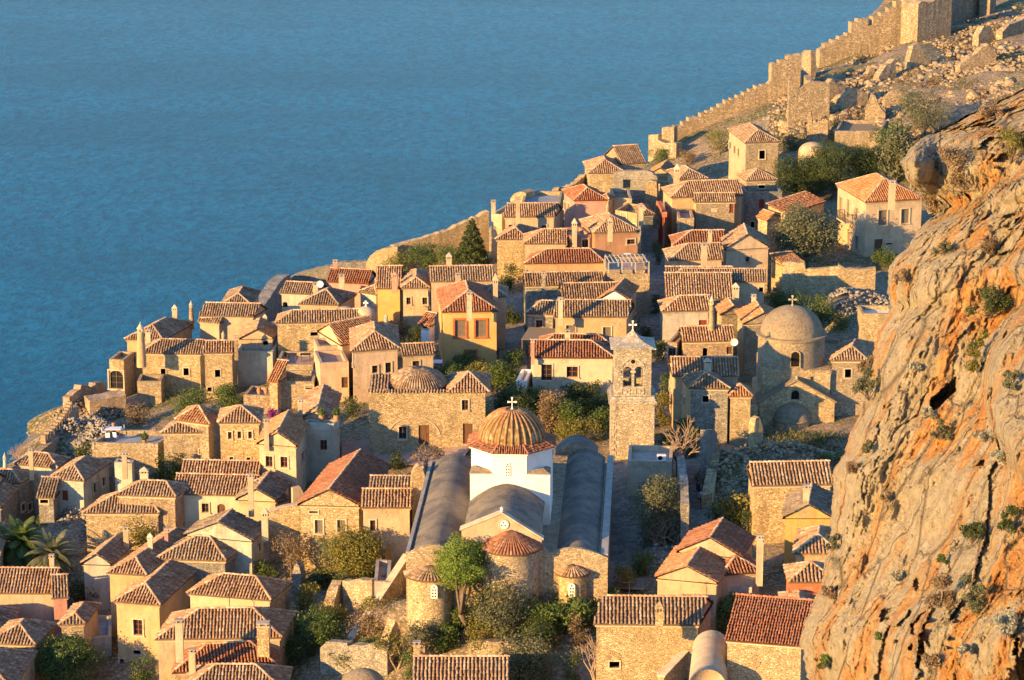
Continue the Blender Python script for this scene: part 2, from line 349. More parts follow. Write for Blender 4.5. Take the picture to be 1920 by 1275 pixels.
t.col(c); h = t.math('ADD', t.math('ADD', t.math('MULTIPLY', n2, 2.0), t.math('MULTIPLY', cr, .5)), t.math('ADD', t.math('MULTIPLY', n3, 1.0), t.math('MULTIPLY', n4, .5))); t.bump(h, 1, .3)
# sea
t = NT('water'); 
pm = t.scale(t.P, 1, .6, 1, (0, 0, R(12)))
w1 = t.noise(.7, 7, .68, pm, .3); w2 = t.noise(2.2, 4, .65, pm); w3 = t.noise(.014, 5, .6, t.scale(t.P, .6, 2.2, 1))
wc = t.mix(t.ramp(w3, [(.40, 0), (.60, 1)]), (.0005,.145,.31), (.0012,.185,.385)); t.col(t.mix(t.ramp(t.math('ADD', t.math('MULTIPLY', w1, .7), t.math('MULTIPLY', w2, .3)), [(.42, .8), (.58, 0)]), wc, (.0003,.085,.19)))  # wave noise paints the light and dark of the ripples into the base colour
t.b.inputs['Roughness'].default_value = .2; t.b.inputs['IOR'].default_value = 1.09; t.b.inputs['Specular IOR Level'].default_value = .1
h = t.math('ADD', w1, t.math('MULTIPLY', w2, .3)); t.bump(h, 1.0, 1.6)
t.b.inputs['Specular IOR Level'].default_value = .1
# ------------------------------------------------------------ roof tiles
TILES = {'old': ('tile_old', 'tile_pan', 'ridge_tile'), 'dark': ('tile_dark', 'tile_pan_dark', 'ridge_tile'),
         'orange': ('tile_orange', 'tile_pan_orange', 'ridge_tile'), 'red': ('tile_red', 'tile_pan_red', 'ridge_red'),
         'redold': ('tile_red', 'tile_pan_red', 'ridge_tile')}
_ang = np.array([0, 60, 120, 180])*math.pi/180
def tile_slope(poly, sp, rl, acc, lift=.03):
    """fills a planar slope (first edge = eave) with rows of half round cover tiles"""
    P = np.array(poly, float); u = P[1]-P[0]; u /= np.linalg.norm(u)
    n = None
    for k in range(2, len(P)):
        c = np.cross(P[1]-P[0], P[k]-P[0])
        if np.linalg.norm(c) > 1e-6: n = c/np.linalg.norm(c); break
    if n is None: return
    if n[2] < 0: n = -n
    v = np.cross(n, u)
    if v[2] < 0: v = -v
    Q = np.c_[(P-P[0])@u, (P-P[0])@v]
    u0, v0 = Q.min(0); u1, v1 = Q.max(0)
    nc = max(1, int(round((u1-u0)/sp))); spx = (u1-u0)/nc
    uu = u0+(np.arange(nc)+.5)*spx; nr = max(1, int((v1-v0)/rl)); rlx = (v1-v0)/nr
    vv = v0+(np.arange(nr)+.5)*rlx
    U, V = np.meshgrid(uu, vv); U = U.ravel(); V = V.ravel(); ok = np.ones(len(U), bool)
    m = len(Q); area = sum(Q[i,0]*Q[(i+1)%m,1]-Q[(i+1)%m,0]*Q[i,1] for i in range(m)); sg = 1 if area > 0 else -1
    for i in range(m):
        e = Q[(i+1)%m]-Q[i]; L = np.linalg.norm(e)
        if L < 1e-6: continue
        d = sg*(e[0]*(V-Q[i,1])-e[1]*(U-Q[i,0]))/L; ok &= d > -0.02
    U, V = U[ok], V[ok]; N = len(U)
    if N == 0: return
    cix = np.round((U-u0)/spx).astype(int); colr = rng.random(nc+2)
    U = U + rng.normal(0, .015, N); V = V + rng.normal(0, .03, N); hgt = lift+rng.normal(0, .012, N)
    rr = spx*.33; rot = rng.normal(0, .05, N)
    T = []
    for (vb, r, dz) in ((-.56*rlx, rr*1.06, .065), (.56*rlx, rr*.82, 0.0)):
        for a in _ang:
            T.append((math.cos(a)*r, vb, math.sin(a)*r*.95+dz))
    T = np.array(T)
    tu = U[:, None]+T[None, :, 0]+T[None, :, 1]*rot[:, None]*.6; tv = V[:, None]+T[None, :, 1]; tw = hgt[:, None]+T[None, :, 2]
    W = P[0]+tu[..., None]*u+tv[..., None]*v+tw[..., None]*n
    F = np.array([(0,1,5,4),(1,2,6,5),(2,3,7,6),(0,3,2,1)])
    base = sum(len(a) for a in acc['V'])
    acc['V'].append(W.reshape(-1, 3)); acc['F'].append((F[None]+base+8*np.arange(N)[:, None, None]).reshape(-1, 4))
    rc = np.repeat(rng.random(N)*.8+colr[np.clip(cix,0,nc)]*.2, 4); acc['R'].append(rc)
def ridge_line(p, q, acc, r=.13, L=.42):
    p = np.array(p, float); q = np.array(q, float); d = q-p; ln = np.linalg.norm(d)
    if ln < .3: return
    d /= ln; n = max(1, int(ln/L)); s = np.cross(d, (0,0,1.)); s /= np.linalg.norm(s)+1e-9; up = np.cross(s, d)
    for i in range(n):
        a = p+d*(ln*(i)/n); b = p+d*(ln*(i+1.12)/n); vs = []
        j = random.gauss(0, .015)
        for c, rr, dz in ((a, r, .05), (b, r*.85, .02)):
            for t in _ang: vs.append(c+s*(math.cos(t)*rr+j)+up*(math.sin(t)*rr*.95+dz+.03))
        base = sum(len(x) for x in acc['V'])
        acc['V'].append(np.array(vs)); acc['F'].append(np.array([(0,1,5,4),(1,2,6,5),(2,3,7,6),(0,3,2,1)])+base); acc['R'].append(np.full(4, random.random()))
def newacc(): return {'V': [], 'F': [], 'R': []}
def flush(acc, name, mat, parent, kind='stuff', smooth=False):
    if not acc['V']: return None
    o = place_arr(name, np.concatenate(acc['V']), np.concatenate(acc['F']), np.concatenate(acc['R']), mat, parent, smooth)
    if kind: o['kind'] = kind
    return o
# ------------------------------------------------------------ walls with real openings
def facade(mb, P0, P1, z0, z1, ops, n_out, depth=.22):
    """wall rectangle P0-P1 (xy), z0..z1, split round its openings, with reveals"""
    P0 = np.array(P0[:2], float); P1 = np.array(P1[:2], float); L = np.linalg.norm(P1-P0); u = (P1-P0)/L; n = np.array(n_out[:2])
    def pt(s, z, d=0): q = P0+u*s-n*d; return (q[0], q[1], z)
    ops = [(max(.05, a), min(L-.05, b), max(z0+.02, c), min(z1-.04, d)) for a, b, c, d in ops]
    ops = [o for o in ops if o[1]-o[0] > .1 and o[3]-o[2] > .1]
    S = sorted({0, L, *[x for o in ops for x in o[:2]]}); Z = sorted({z0, z1, *[x for o in ops for x in o[2:]]})
    for i in range(len(S)-1):
        for j in range(len(Z)-1):
            sm = (S[i]+S[i+1])/2; zm = (Z[j]+Z[j+1])/2
            if any(o[0] < sm < o[1] and o[2] < zm < o[3] for o in ops): continue
            mb.add([pt(S[i], Z[j]), pt(S[i+1], Z[j]), pt(S[i+1], Z[j+1]), pt(S[i], Z[j+1])], [(0,1,2,3)], .5)
    for a, b, c, d in ops:
        mb.add([pt(a,c), pt(b,c), pt(b,c,depth), pt(a,c,depth)], [(0,1,2,3)], .5); mb.add([pt(a,d), pt(b,d), pt(b,d,depth), pt(a,d,depth)], [(0,1,2,3)], .5)
        mb.add([pt(a,c), pt(a,d), pt(a,d,depth), pt(a,c,depth)], [(0,1,2,3)], .5); mb.add([pt(b,c), pt(b,d), pt(b,d,depth), pt(b,c,depth)], [(0,1,2,3)], .5)
def opening(root, P0, u, n, a, b, c, d, kind, wallmat):
    """fills one opening: frame, panes, shutters or a dark room behind"""
    u3 = np.array([u[0], u[1], 0]); n3 = np.array([n[0], n[1], 0]); P0 = np.array([P0[0], P0[1], 0.])
    def pt(s, z, dd): return P0+u3*s-n3*dd+np.array([0, 0, z])
    W = b-a; H = d-c
    def bar(mb, s0, s1, za, zb, d0, th=.06): mb.box(pt((s0+s1)/2, za, d0), s1-s0, th, zb-za, u3, n3)
    arch = kind in ('o', 'D', 'A')
    if arch:   # round head: infill above the spring line
        mb = MB(); r = W/2; zc = d-r; N = 8
        for i in range(N):
            t0 = math.pi*i/N; t1 = math.pi*(i+1)/N
            q = [pt(a+r-r*math.cos(t0), zc+r*math.sin(t0), .03), pt(a+r-r*math.cos(t1), zc+r*math.sin(t1), .03), pt(a+r-r*math.cos(t1), d+.01, .03), pt(a+r-r*math.cos(t0), d+.01, .03)]
            mb.add(q, [(0,1,2,3)], .5)
        mb.build('arch_head', wallmat, root)
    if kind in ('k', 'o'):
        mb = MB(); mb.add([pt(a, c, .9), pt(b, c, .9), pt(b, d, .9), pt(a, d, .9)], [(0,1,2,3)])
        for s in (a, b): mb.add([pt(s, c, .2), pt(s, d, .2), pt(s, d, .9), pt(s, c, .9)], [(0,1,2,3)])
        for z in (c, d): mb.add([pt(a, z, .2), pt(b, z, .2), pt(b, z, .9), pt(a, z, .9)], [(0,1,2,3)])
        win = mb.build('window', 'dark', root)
        f = MB(); fw = .12
        if kind == 'k':
            bar(f, a-fw, a, c-fw, d+fw, -.02, .10); bar(f, b, b+fw, c-fw, d+fw, -.02, .10); bar(f, a, b, d, d+fw, -.02, .10); bar(f, a, b, c-fw, c, -.02, .10)
            f.build('frame', 'trim', win)
        return
    if kind == 'V': # bricked-up opening
        mb = MB(); bar(mb, a, b, c, d, .10, .1); mb.build('blocked_window', 'trim', root); return
    fm = {'r': 'wood_red', 'w': 'wood', 's': 'wood_grey', 'd': 'wood', 'D': 'wood', 'y': 'wood_grey', 'A': 'wood', 'R': 'wood_red', 'g': 'wood'}[kind]
    f = MB(); t = .07
    bar(f, a, a+t, c, d, .13); bar(f, b-t, b, c, d, .13); bar(f, a+t, b-t, d-t, d, .13); bar(f, a+t, b-t, c, c+t, .13)
    if kind in ('d', 'D', 'R'):
        win = f.build('door', fm, root); m2 = MB()
        k = 4
        for i in range(k): bar(m2, a+t+(W-2*t)*i/k+.01, a+t+(W-2*t)*(i+1)/k-.01, c+.01, d-t, .16, .04)
        m2.build('door_leaf', fm, win); hd = MB(); bar(hd, b-t-.14, b-t-.09, c+H*.45, c+H*.52, .12, .05); hd.build('handle', 'iron', win)
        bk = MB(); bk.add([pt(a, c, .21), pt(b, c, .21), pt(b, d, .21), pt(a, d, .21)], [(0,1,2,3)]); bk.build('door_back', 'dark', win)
        return
    win = f.build('window', fm, root)
    if kind in ('s', 'y', 'R'):
        for q in (0, 1):
            m2 = MB(); x0 = a+t+(W-2*t)*q/2+.01; x1 = a+t+(W-2*t)*(q+1)/2-.01; k = max(4, int(H/.14))
            for i in range(k): 
                za = c+t+(H-2*t)*i/k; bar(m2, x0, x1, za, za+(H-2*t)/k*.8, .15, .04)
            m2.build('shutter', fm, win)
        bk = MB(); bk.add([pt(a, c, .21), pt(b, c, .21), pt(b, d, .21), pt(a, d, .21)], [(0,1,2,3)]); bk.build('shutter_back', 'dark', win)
    else:
        g = MB(); g.add([pt(a+t, c+t, .19), pt(b-t, c+t, .19), pt(b-t, d-t, .19), pt(a+t, d-t, .19)], [(0,1,2,3)]); g.build('pane', 'glass', win)
        m2 = MB(); bar(m2, (a+b)/2-.04, (a+b)/2+.04, c+t, d-t, .14, .05)
        for q in ((1/2,) if H < 1.3 else (1/3, 2/3)): bar(m2, a+t, b-t, c+H*q-.025, c+H*q+.025, .15, .04)
        m2.build('glazing_bar', fm, win)
    tm = 'trim_red' if kind == 'y' else 'trim'; fw = .2 if kind == 'y' else .13
    f = MB(); bar(f, a-fw, a, c-.02, d+fw, -.03, .12); bar(f, b, b+fw, c-.02, d+fw, -.03, .12); bar(f, a, b, d, d+fw, -.03, .12)
    f.build('surround', tm, win); sll = MB(); bar(sll, a-fw-.05, b+fw+.05, c-.14, c-.02, -.06, .18); sll.build('sill', tm, win)
WALLNAME = {'stone': 'stone', 'stone_gold': 'stone', 'stone_grey': 'stone', 'stone_pink': 'stone', 'stone_pale': 'stone', 'cream': 'cream', 'cream_pale': 'cream', 'yellow': 'yellow',
            'mustard': 'mustard', 'ochre': 'ochre', 'pink': 'pink', 'rose': 'pink', 'redwall': 'red', 'brownwall': 'brown', 'greywall': 'grey', 'mint': 'grey', 'tan': 'tan', 'white': 'white', 'ruin': 'ruined', 'concrete': 'grey'}
def chimney(root, px, ytop, ybase, wpx, typ, z, mat='cream', P=None):
    B = atz(px, ybase, z) if P is None else P
    s = FPX/np.linalg.norm(B-CAMP); w_ = wpx/s; h = (ybase-ytop)/s/math.cos(R(17)); b0 = B-np.array([0, 0, 1.2]); H = h+1.2
    mb = MB()
    if typ == 'b':
        mb.box(b0, w_, w_*.8, H-.1); c = mb.build('chimney', mat, root); k = MB(); k.box(B+np.array([0,0,h-.1]), w_+.14, w_*.8+.14, .1)
        for q in (-1, 1): k.box(B+np.array([q*w_*.3, 0, h]), .1, w_*.7, .18)
        k.box(B+np.array([0,0,h+.18]), w_+.1, w_*.8+.1, .06); k.build('chimney_cap', 'cap_mortar', c)
    elif typ == 'p':
        hh = max(.5, h*.42); mb.box(b0, w_, w_*.85, H-hh); c = mb.build('chimney', mat, root); k = MB(); T = B+np.array([0,0,h-hh])
        k.box(T, w_+.12, w_*.85+.12, .07)
        for q in (-1, 1):
            for r_ in (-1, 1): k.box(T+np.array([q*w_*.38, r_*w_*.3, .07]), .11, .11, hh*.3)
        k.box(T+np.array([0,0,.07]), .12, w_*.6, hh*.3); k.frust(T+np.array([0,0,.07+hh*.3]), w_+.14, w_*.85+.14, .06, .06, hh*.65); k.build('chimney_cap', mat if mat != 'cream' else 'trim', c)
        d = MB(); d.box(T+np.array([0,0,.072]), w_*.6, w_*.45, hh*.3-.004); d.build('flue', 'dark', c)
    else:
        r = w_/2; mb.lathe(b0, [(r*1.15, 0), (r*1.0, H*.5), (r*.72, H*.8)], 12); c = mb.build('chimney', mat, root, True); k = MB(); T = b0+np.array([0,0,H*.8])
        k.lathe(T, [(r*.85, 0), (r*.85, .08), (.01, .08)], 12)
        for i in range(6):
            a = i*math.pi/3; k.box(T+np.array([math.cos(a)*r*.6, math.sin(a)*r*.6, .08]), .09, .09, H*.07)
        k.lathe(T+np.array([0,0,.08+H*.07]), [(r*.9, 0), (.03, H*.12), (.06, H*.13), (.01, H*.16)], 12); k.build('chimney_cap', 'trim', c)
    return c
HOUSES = []
def house(label, FL, FR, B, roof='hx', wall='cream', tile='old', dz=0.0, wins=(), chim=(), pitch=27, zoff=None, base=None, cat='house', sp=None, trim=True, side=None, name=None, wallL=None, ov=.22, wallF=None, ry=None, extra_drop=0, z=None):
    if z is None: z = hit(*FL)[2]+dz if zoff is None else zoff
    A = atz(*FL, z); Bp = atz(*FR, z); dist = np.linalg.norm(A-CAMP); s = FPX/dist
    u = Bp-A; L = np.linalg.norm(u); u = u/L; perp = np.array([-u[1], u[0], 0.])
    if isinstance(B, tuple):
        Q = atz(B[1], B[2], z); e = (Q-Bp) if B[0] == 'R' else (Q-A)
        dep = e@perp; skew = e@u; skew = max(-dep*.25, min(dep*.25, skew)); e = perp*dep+u*skew
    else: e = perp*float(B)
    if ry is not None:     # depth that puts the ridge where it is seen, for this roof pitch
        el = math.asin((CZ-z)/dist); dn = 2*(FL[1]-ry)/(s*(math.sin(el)+math.tan(R(pitch))*math.cos(el)))
        d0 = float(e@perp); e = e*(dn/d0) if d0 > .8 else perp*dn
        sk = float(e@u); 
        if abs(sk) > dn*.3: e = perp*dn+u*math.copysign(dn*.3, sk)
    C = Bp+e; Dp = A+e; dep = float(e@perp)
    if dep < 1.5: e = perp*3.5; C = Bp+e; Dp = A+e; dep = 3.5
    en = e/np.linalg.norm(e)
    zg = min(gz(p[0], p[1]) for p in (A, Bp, C, Dp))-.6-extra_drop
    if base is not None: zg = z-base
    org = (A+C)/2; org = np.array([org[0], org[1], max(zg+.6, z-9)])
    nm = name or (WALLNAME.get(wall, 'old')+'_house')
    root = thing(nm, label, cat, org, 'houses of the old town' if cat == 'house' else None)
    # wall corners
    a_, b_, c_, d_ = A+(u+en)*ov, Bp+(-u+en)*ov, C-(u+en)*ov, Dp+(u-en)*ov
    tp = math.tan(R(pitch)); h = 0; gab = []
    z3 = np.array([0, 0, 1.]); slopes = []; ridges = []; zw = z-.02
    if roof in ('gx', 'hx', 'hxL', 'hxR') and roof != 'gx' and roof == 'hx' and dep > L*1.05: roof = 'hy'
    if roof in ('gx', 'hx', 'hxL', 'hxR'):
        h = tp*dep/2; i0 = min(dep/2, L*.48)
        r0 = (A+Dp)/2+z3*h; r1 = (Bp+C)/2+z3*h
        if roof in ('hx', 'hxL'): r0 = r0+u*i0; slopes.append([Dp, A, r0]); ridges += [(A, r0), (Dp, r0)]
        else: gab.append((d_, a_, (a_+d_)/2+z3*(h-.02)))
        if roof in ('hx', 'hxR'): r1 = r1-u*i0; slopes.append([Bp, C, r1]); ridges += [(Bp, r1), (C, r1)]
        else: gab.append((b_, c_, (b_+c_)/2+z3*(h-.02)))
        slopes += [[A, Bp, r1, r0], [C, Dp, r0, r1]]; ridges.append((r0, r1))
    elif roof in ('gy', 'hy', 'hyF'):
        h = tp*L/2; i0 = min(L/2, dep*.48); r0 = (A+Bp)/2+z3*h; r1 = (Dp+C)/2+z3*h
        if roof in ('hy', 'hyF'): r0 = r0+en*i0; slopes.append([A, Bp, r0]); ridges += [(A, r0), (Bp, r0)]
        else: gab.append((a_, b_, (a_+b_)/2+z3*(h-.02)))
        if roof == 'hy': r1 = r1-en*i0; slopes.append([C, Dp, r1]); ridges += [(C, r1), (Dp, r1)]
        else: gab.append((c_, d_, (c_+d_)/2+z3*(h-.02)))
        slopes += [[Dp, A, r0, r1], [Bp, C, r1, r0]]; ridges.append((r0, r1))
    elif roof == 'pyr':
        h = tp*min(L, dep)/2; r0 = (A+C)/2+z3*h; slopes = [[A, Bp, r0], [Bp, C, r0], [C, Dp, r0], [Dp, A, r0]]; ridges = [(p, r0) for p in (A, Bp, C, Dp)]
    elif roof == 'shed':
        h = tp*dep; slopes = [[A, Bp, C+z3*h, Dp+z3*h]]; gab += [(d_, a_, d_+z3*(h-.05)), (b_, c_, c_+z3*(h-.05)), ]; ridges = [(Dp+z3*h, C+z3*h)]
    elif roof == 'shedL':   # falls towards the left
        h = tp*L; slopes = [[Dp, A, Bp+z3*h, C+z3*h]]; gab += [(a_, b_, b_+z3*(h-.05)), (c_, d_, c_+z3*(h-.05))]; ridges = [(Bp+z3*h, C+z3*h)]
    elif roof == 'shedR':
        h = tp*L; slopes = [[Bp, C, Dp+z3*h, A+z3*h]]; gab += [(a_, b_, a_+z3*(h-.05)), (c_, d_, d_+z3*(h-.05))]; ridges = [(Dp+z3*h, A+z3*h)]
    # walls
    cor = [a_, b_, c_, d_]; nout = [-perp, u, perp, -u]; faces = {'F': 0, 'R': 1, 'K': 2, 'L': 3}; fills = []
    opsd = {0: [], 1: [], 2: [], 3: []}
    for wdef in wins:
        px, py, ww, hh, kd = wdef[:5]; fc = wdef[5] if len(wdef) > 5 else 'F'; k = faces[fc]
        P0 = cor[k]; P1 = cor[(k+1) % 4]; uu = (P1-P0); LL = np.linalg.norm(uu[:2]); uu = uu/LL; nn = np.array([uu[1], -uu[0], 0])
        q0 = onplane(px-ww/2, py, P0, nn); q1 = onplane(px+ww/2, py, P0, nn); t0 = onplane(px, py-hh/2, P0, nn); t1 = onplane(px, py+hh/2, P0, nn)
        sa, sb = sorted(((q0-P0)@uu, (q1-P0)@uu)); zc0, zc1 = sorted((t0[2], t1[2]))
        if sb-sa < .35: m_ = (sa+sb)/2; sa, sb = m_-.4, m_+.4
        if sb-sa > 2.2 and kd not in 'okA': m_ = (sa+sb)/2; sa, sb = m_-.7, m_+.7
        if sa < .1 or sb > LL-.1:
            m_ = min(max((sa+sb)/2, .1+(sb-sa)/2), LL-.1-(sb-sa)/2); sa, sb = m_-(sb-sa)/2, m_+(sb-sa)/2
        if zc1 > z-.12: dzz = zc1-(z-.12); zc0 -= dzz; zc1 -= dzz
        if zc0 < zg+.2: continue
        opsd[k].append((sa, sb, zc0, zc1)); fills.append((P0, uu, nn, sa, sb, zc0, zc1, kd))
    wm = {}
    for k in range(4):
        mt = wallL if (k == 3 and wallL) else (wallF if (k == 0 and wallF) else wall); mb = wm.setdefault(mt, MB())
        P0 = cor[k]; P1 = cor[(k+1) % 4]; uu = (P1-P0)/np.linalg.norm(P1-P0); nn = np.array([uu[1], -uu[0]])
        facade(mb, P0, P1, zg, zw, opsd[k], nn)
    mb = wm[wallF or wall]
    for g in gab: mb.add([np.array([*g[0][:2], zw]), np.array([*g[1][:2], zw]), g[2]], [(0,1,2)], .5)
    if roof == 'shed': mb.add([np.array([*d_[:2], zw]), np.array([*c_[:2], zw]), c_+z3*(h-.05), d_+z3*(h-.05)], [(0,1,2,3)], .5)
    if roof == 'shedL': mb.add([np.array([*b_[:2], zw]), np.array([*c_[:2], zw]), c_+z3*(h-.05), b_+z3*(h-.05)], [(0,1,2,3)], .5)
    if roof == 'shedR': mb.add([np.array([*a_[:2], zw]), np.array([*d_[:2], zw]), d_+z3*(h-.05), a_+z3*(h-.05)], [(0,1,2,3)], .5)
    for mt, mb in wm.items(): mb.build('wall', mt, root)
    for (P0, uu, nn, sa, sb, z0, z1, kd) in fills: opening(root, P0, uu, nn, sa, sb, z0, z1, kd, wall)
    if roof == 'flat':
        mb = MB(); pw = .3
        mid = (A+C)/2; mb.add([p*.995+mid*.005+z3*(-.45) for p in cor], [(0,1,2,3)], .5); mb.build('deck', tile if tile in M else 'deckblue', root)
        mb = MB()
        for k in range(4):
            P0 = cor[k]; P1 = cor[(k+1) % 4]; uu = (P1-P0); LL = np.linalg.norm(uu); uu = uu/LL; nn = np.array([-uu[1], uu[0], 0])
            mb.box((P0+P1)/2+nn*pw/2*.9-z3*.6, LL-(.0 if k % 2 else 2*pw)-.01, pw, .66, uu, nn)
        mb.build('parapet', wallF or wall, root)
    else:
        tm, pm_, rm = TILES[tile]
        mb = MB()
        for sll in slopes:
            P = [np.array(p) for p in sll]; mb.add([p for p in P], [tuple(range(len(P)))], random.random()); e0 = P[0]; e1 = P[1]
            mb.add([e0, e1, e1-z3*.12, e0-z3*.12], [(0,1,2,3)], .9)
        mb.add([A-z3*.12, Bp-z3*.12, C-z3*.12, Dp-z3*.12], [(0,1,2,3)], .1)
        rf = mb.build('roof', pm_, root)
        sp_ = (sp or (.29 if tile != 'red' else .25))*.97; acc = newacc()
        for sll in slopes: tile_slope(sll, sp_, .36, acc)
        flush(acc, 'roof_tiles', tm, rf)
        acc = newacc()
        for p, q in ridges: ridge_line(p, q, acc)
        if acc['V']: flush(acc, 'ridge_tiles', rm, rf)
        if trim:
            mb = MB(); 
            for k in range(4):
                P0 = cor[k]; P1 = cor[(k+1) % 4]; uu = P1-P0; LL = np.linalg.norm(uu); uu = uu/LL; nn = np.array([uu[1], -uu[0], 0])
                mb.box(np.array([*((P0+P1)/2)[:2], z-.28])+nn*.05, LL+.16 if k % 2 else LL-.02, .10, .16, uu, nn)
            mb.build('cornice', 'trim' if wall.startswith('stone') else wall, root)
    for c in chim:
        px, yt, yb, wp, ty = c[:5]; cm = c[5] if len(c) > 5 else ('cream' if not wall.startswith('stone') else 'trim')
        chimney(root, px, yt, yb, wp, ty, z+min(h*.5, .9), cm)
    H = dict(root=root, A=A, B=Bp, C=C, D=Dp, z=z, h=h, u=u, e=e, dep=dep, L=L, cor=cor, zg=zg); HOUSES.append(H); return H
# ------------------------------------------------------------ free-standing walls whose top follows a profile
def vwall(name, label, cat, A, B, prof, mat='ruin', thick=.7, z0=None, jag=0.0, parent=None, ops=(), cap=None, step=.5, kind=None):
    """A, B = (px, py, off) ends of the plan line; prof = [(px, py)] top outline"""
    P, Q = [np.array([(c_[1]-960)/FPX*c_[2]*1.05, c_[2], 0.]) if c_[0] == 'y' else hit(*c_) for c_ in (A, B)]; u = Q-P; u[2] = 0; u /= np.linalg.norm(u); n = np.array([-u[1], u[0], 0])
    pts = []
    for px, py in prof:
        X = onplane(px, py, P, n); pts.append(((X-P)@u, X[2]))
    if pts[0][0] > pts[-1][0]: pts = pts[::-1]
    fine = []
    for (s0, a0), (s1, a1) in zip(pts[:-1], pts[1:]):
        k = max(1, int(abs(s1-s0)/step)) if jag else 1
        for i in range(k): fine.append([s0+(s1-s0)*i/k, a0+(a1-a0)*i/k+(random.uniform(-jag, jag) if (i or jag > .3) else 0)])
    fine.append(list(pts[-1]))
    zb = [min(gz(*(P+u*s)[:2]), gz(*(P+u*s+n*thick)[:2]))-.8 for s, _ in fine] if z0 is None else [z0]*len(fine)
    org = P+u*(fine[0][0]+fine[-1][0])/2; org[2] = min(zb)+.8
    root = parent if parent is not None else thing(name, label, cat, org)
    mb = MB(); fr = []
    for (s, zt), b in zip(fine, zb):
        j = random.uniform(-.02, .02) if jag else 0
        q = P+u*s; fr.append([(q[0], q[1], b), (q[0]+n[0]*j, q[1]+n[1]*j, max(zt, b+.1)), (q[0]+n[0]*thick, q[1]+n[1]*thick, max(zt, b+.1)-(random.uniform(0, jag) if jag else 0)), (q[0]+n[0]*thick, q[1]+n[1]*thick, b)])
    V = [v for f in fr for v in f]; F = []
    m = len(fr)
    if not ops:
        for i in range(m-1):
            a = 4*i; b = a+4
            if fine[i+1][0]-fine[i][0] < 1e-3 and abs(fine[i+1][1]-fine[i][1]) < 1e-3: continue
            F += [(a, b, b+1, a+1), (a+1, b+1, b+2, a+2), (a+2, b+2, b+3, a+3)]
    else:
        O = []
        for px, py, ww, hh in ops:
            X0 = onplane(px-ww/2, py, P, n); X1 = onplane(px+ww/2, py, P, n); Z0 = onplane(px, py+hh/2, P, n)[2]; Z1 = onplane(px, py-hh/2, P, n)[2]
            O.append(((X0-P)@u, (X1-P)@u, Z0, Z1))
        S = sorted({*[f[0] for f in fine], *[x for o in O for x in o[:2]]}); S = [s for s in S if fine[0][0]-1e-6 <= s <= fine[-1][0]+1e-6]
        xs = np.array([f[0] for f in fine]); zs = np.array([f[1] for f in fine]); bs = np.array(zb)
        V = []; F = []
        def quad(s0, s1, a0, a1, b0, b1, d): 
            k = len(V); q0 = P+u*s0+n*d; q1 = P+u*s1+n*d
            V.extend([(q0[0], q0[1], b0), (q1[0], q1[1], b1), (q1[0], q1[1], a1), (q0[0], q0[1], a0)]); F.append((k, k+1, k+2, k+3))
        for s0, s1 in zip(S[:-1], S[1:]):
            if s1-s0 < 1e-4: continue
            t0 = np.interp(s0+1e-4, xs, zs); t1 = np.interp(s1-1e-4, xs, zs); b0 = float(np.interp(s0, xs, bs)); b1 = float(np.interp(s1, xs, bs))
            hit_ = [o for o in O if o[0]-1e-6 <= s0 and s1 <= o[1]+1e-6]
            for d in (0, thick):
                if hit_:
                    o = hit_[0]; quad(s0, s1, o[2], o[2], b0, b1, d); quad(s0, s1, t0, t1, o[3], o[3], d)
                else: quad(s0, s1, t0, t1, b0, b1, d)
            k = len(V); q0 = P+u*s0; q1 = P+u*s1
            V.extend([(q0[0], q0[1], t0), (q1[0], q1[1], t1), (q1[0]+n[0]*thick, q1[1]+n[1]*thick, t1), (q0[0]+n[0]*thick, q0[1]+n[1]*thick, t0)]); F.append((k, k+1, k+2, k+3))
        for o in O:
            for s in o[:2]:
                k = len(V); q = P+u*s; V.extend([(q[0], q[1], o[2]), (q[0], q[1], o[3]), (q[0]+n[0]*thick, q[1]+n[1]*thick, o[3]), (q[0]+n[0]*thick, q[1]+n[1]*thick, o[2])]); F.append((k, k+1, k+2, k+3))
            for zz in o[2:]:
                k = len(V); q0 = P+u*o[0]; q1 = P+u*o[1]; V.extend([(q0[0], q0[1], zz), (q1[0], q1[1], zz), (q1[0]+n[0]*thick, q1[1]+n[1]*thick, zz), (q0[0]+n[0]*thick, q0[1]+n[1]*thick, zz)]); F.append((k, k+1, k+2, k+3))
        for idx in (0, -1):
            s = fine[idx][0]; k = len(V); q = P+u*s; V.extend([(q[0], q[1], zb[idx]), (q[0], q[1], fine[idx][1]), (q[0]+n[0]*thick, q[1]+n[1]*thick, fine[idx][1]), (q[0]+n[0]*thick, q[1]+n[1]*thick, zb[idx])]); F.append((k, k+1, k+2, k+3))
    if not ops:
        F += [(0, 1, 2, 3), (4*m-4, 4*m-1, 4*m-2, 4*m-3)]
    mb.add(V, F, .5); mb.build('wall', mat, root)
    if cap:
        c = MB()
        for (s0, a0), (s1, a1) in zip(fine[:-1], fine[1:]):
            if s1-s0 < .05: continue
            q0 = P+u*s0-n*.06; q1 = P+u*s1-n*.06; T = n*(thick+.12); z3 = np.array([0,0,1.])
            q0 = np.array([q0[0], q0[1], a0+.004]); q1 = np.array([q1[0], q1[1], a1+.004])
            c.add([q0, q1, q1+T, q0+T, q0+z3*.1, q1+z3*.1, q1+T+z3*.1, q0+T+z3*.1], [(0,3,2,1),(4,5,6,7),(0,1,5,4),(1,2,6,5),(2,3,7,6),(3,0,4,7)], .5)
        c.build('coping', cap, root)
    root['_P'] = [float(x) for x in P]
    return root, P, u, n
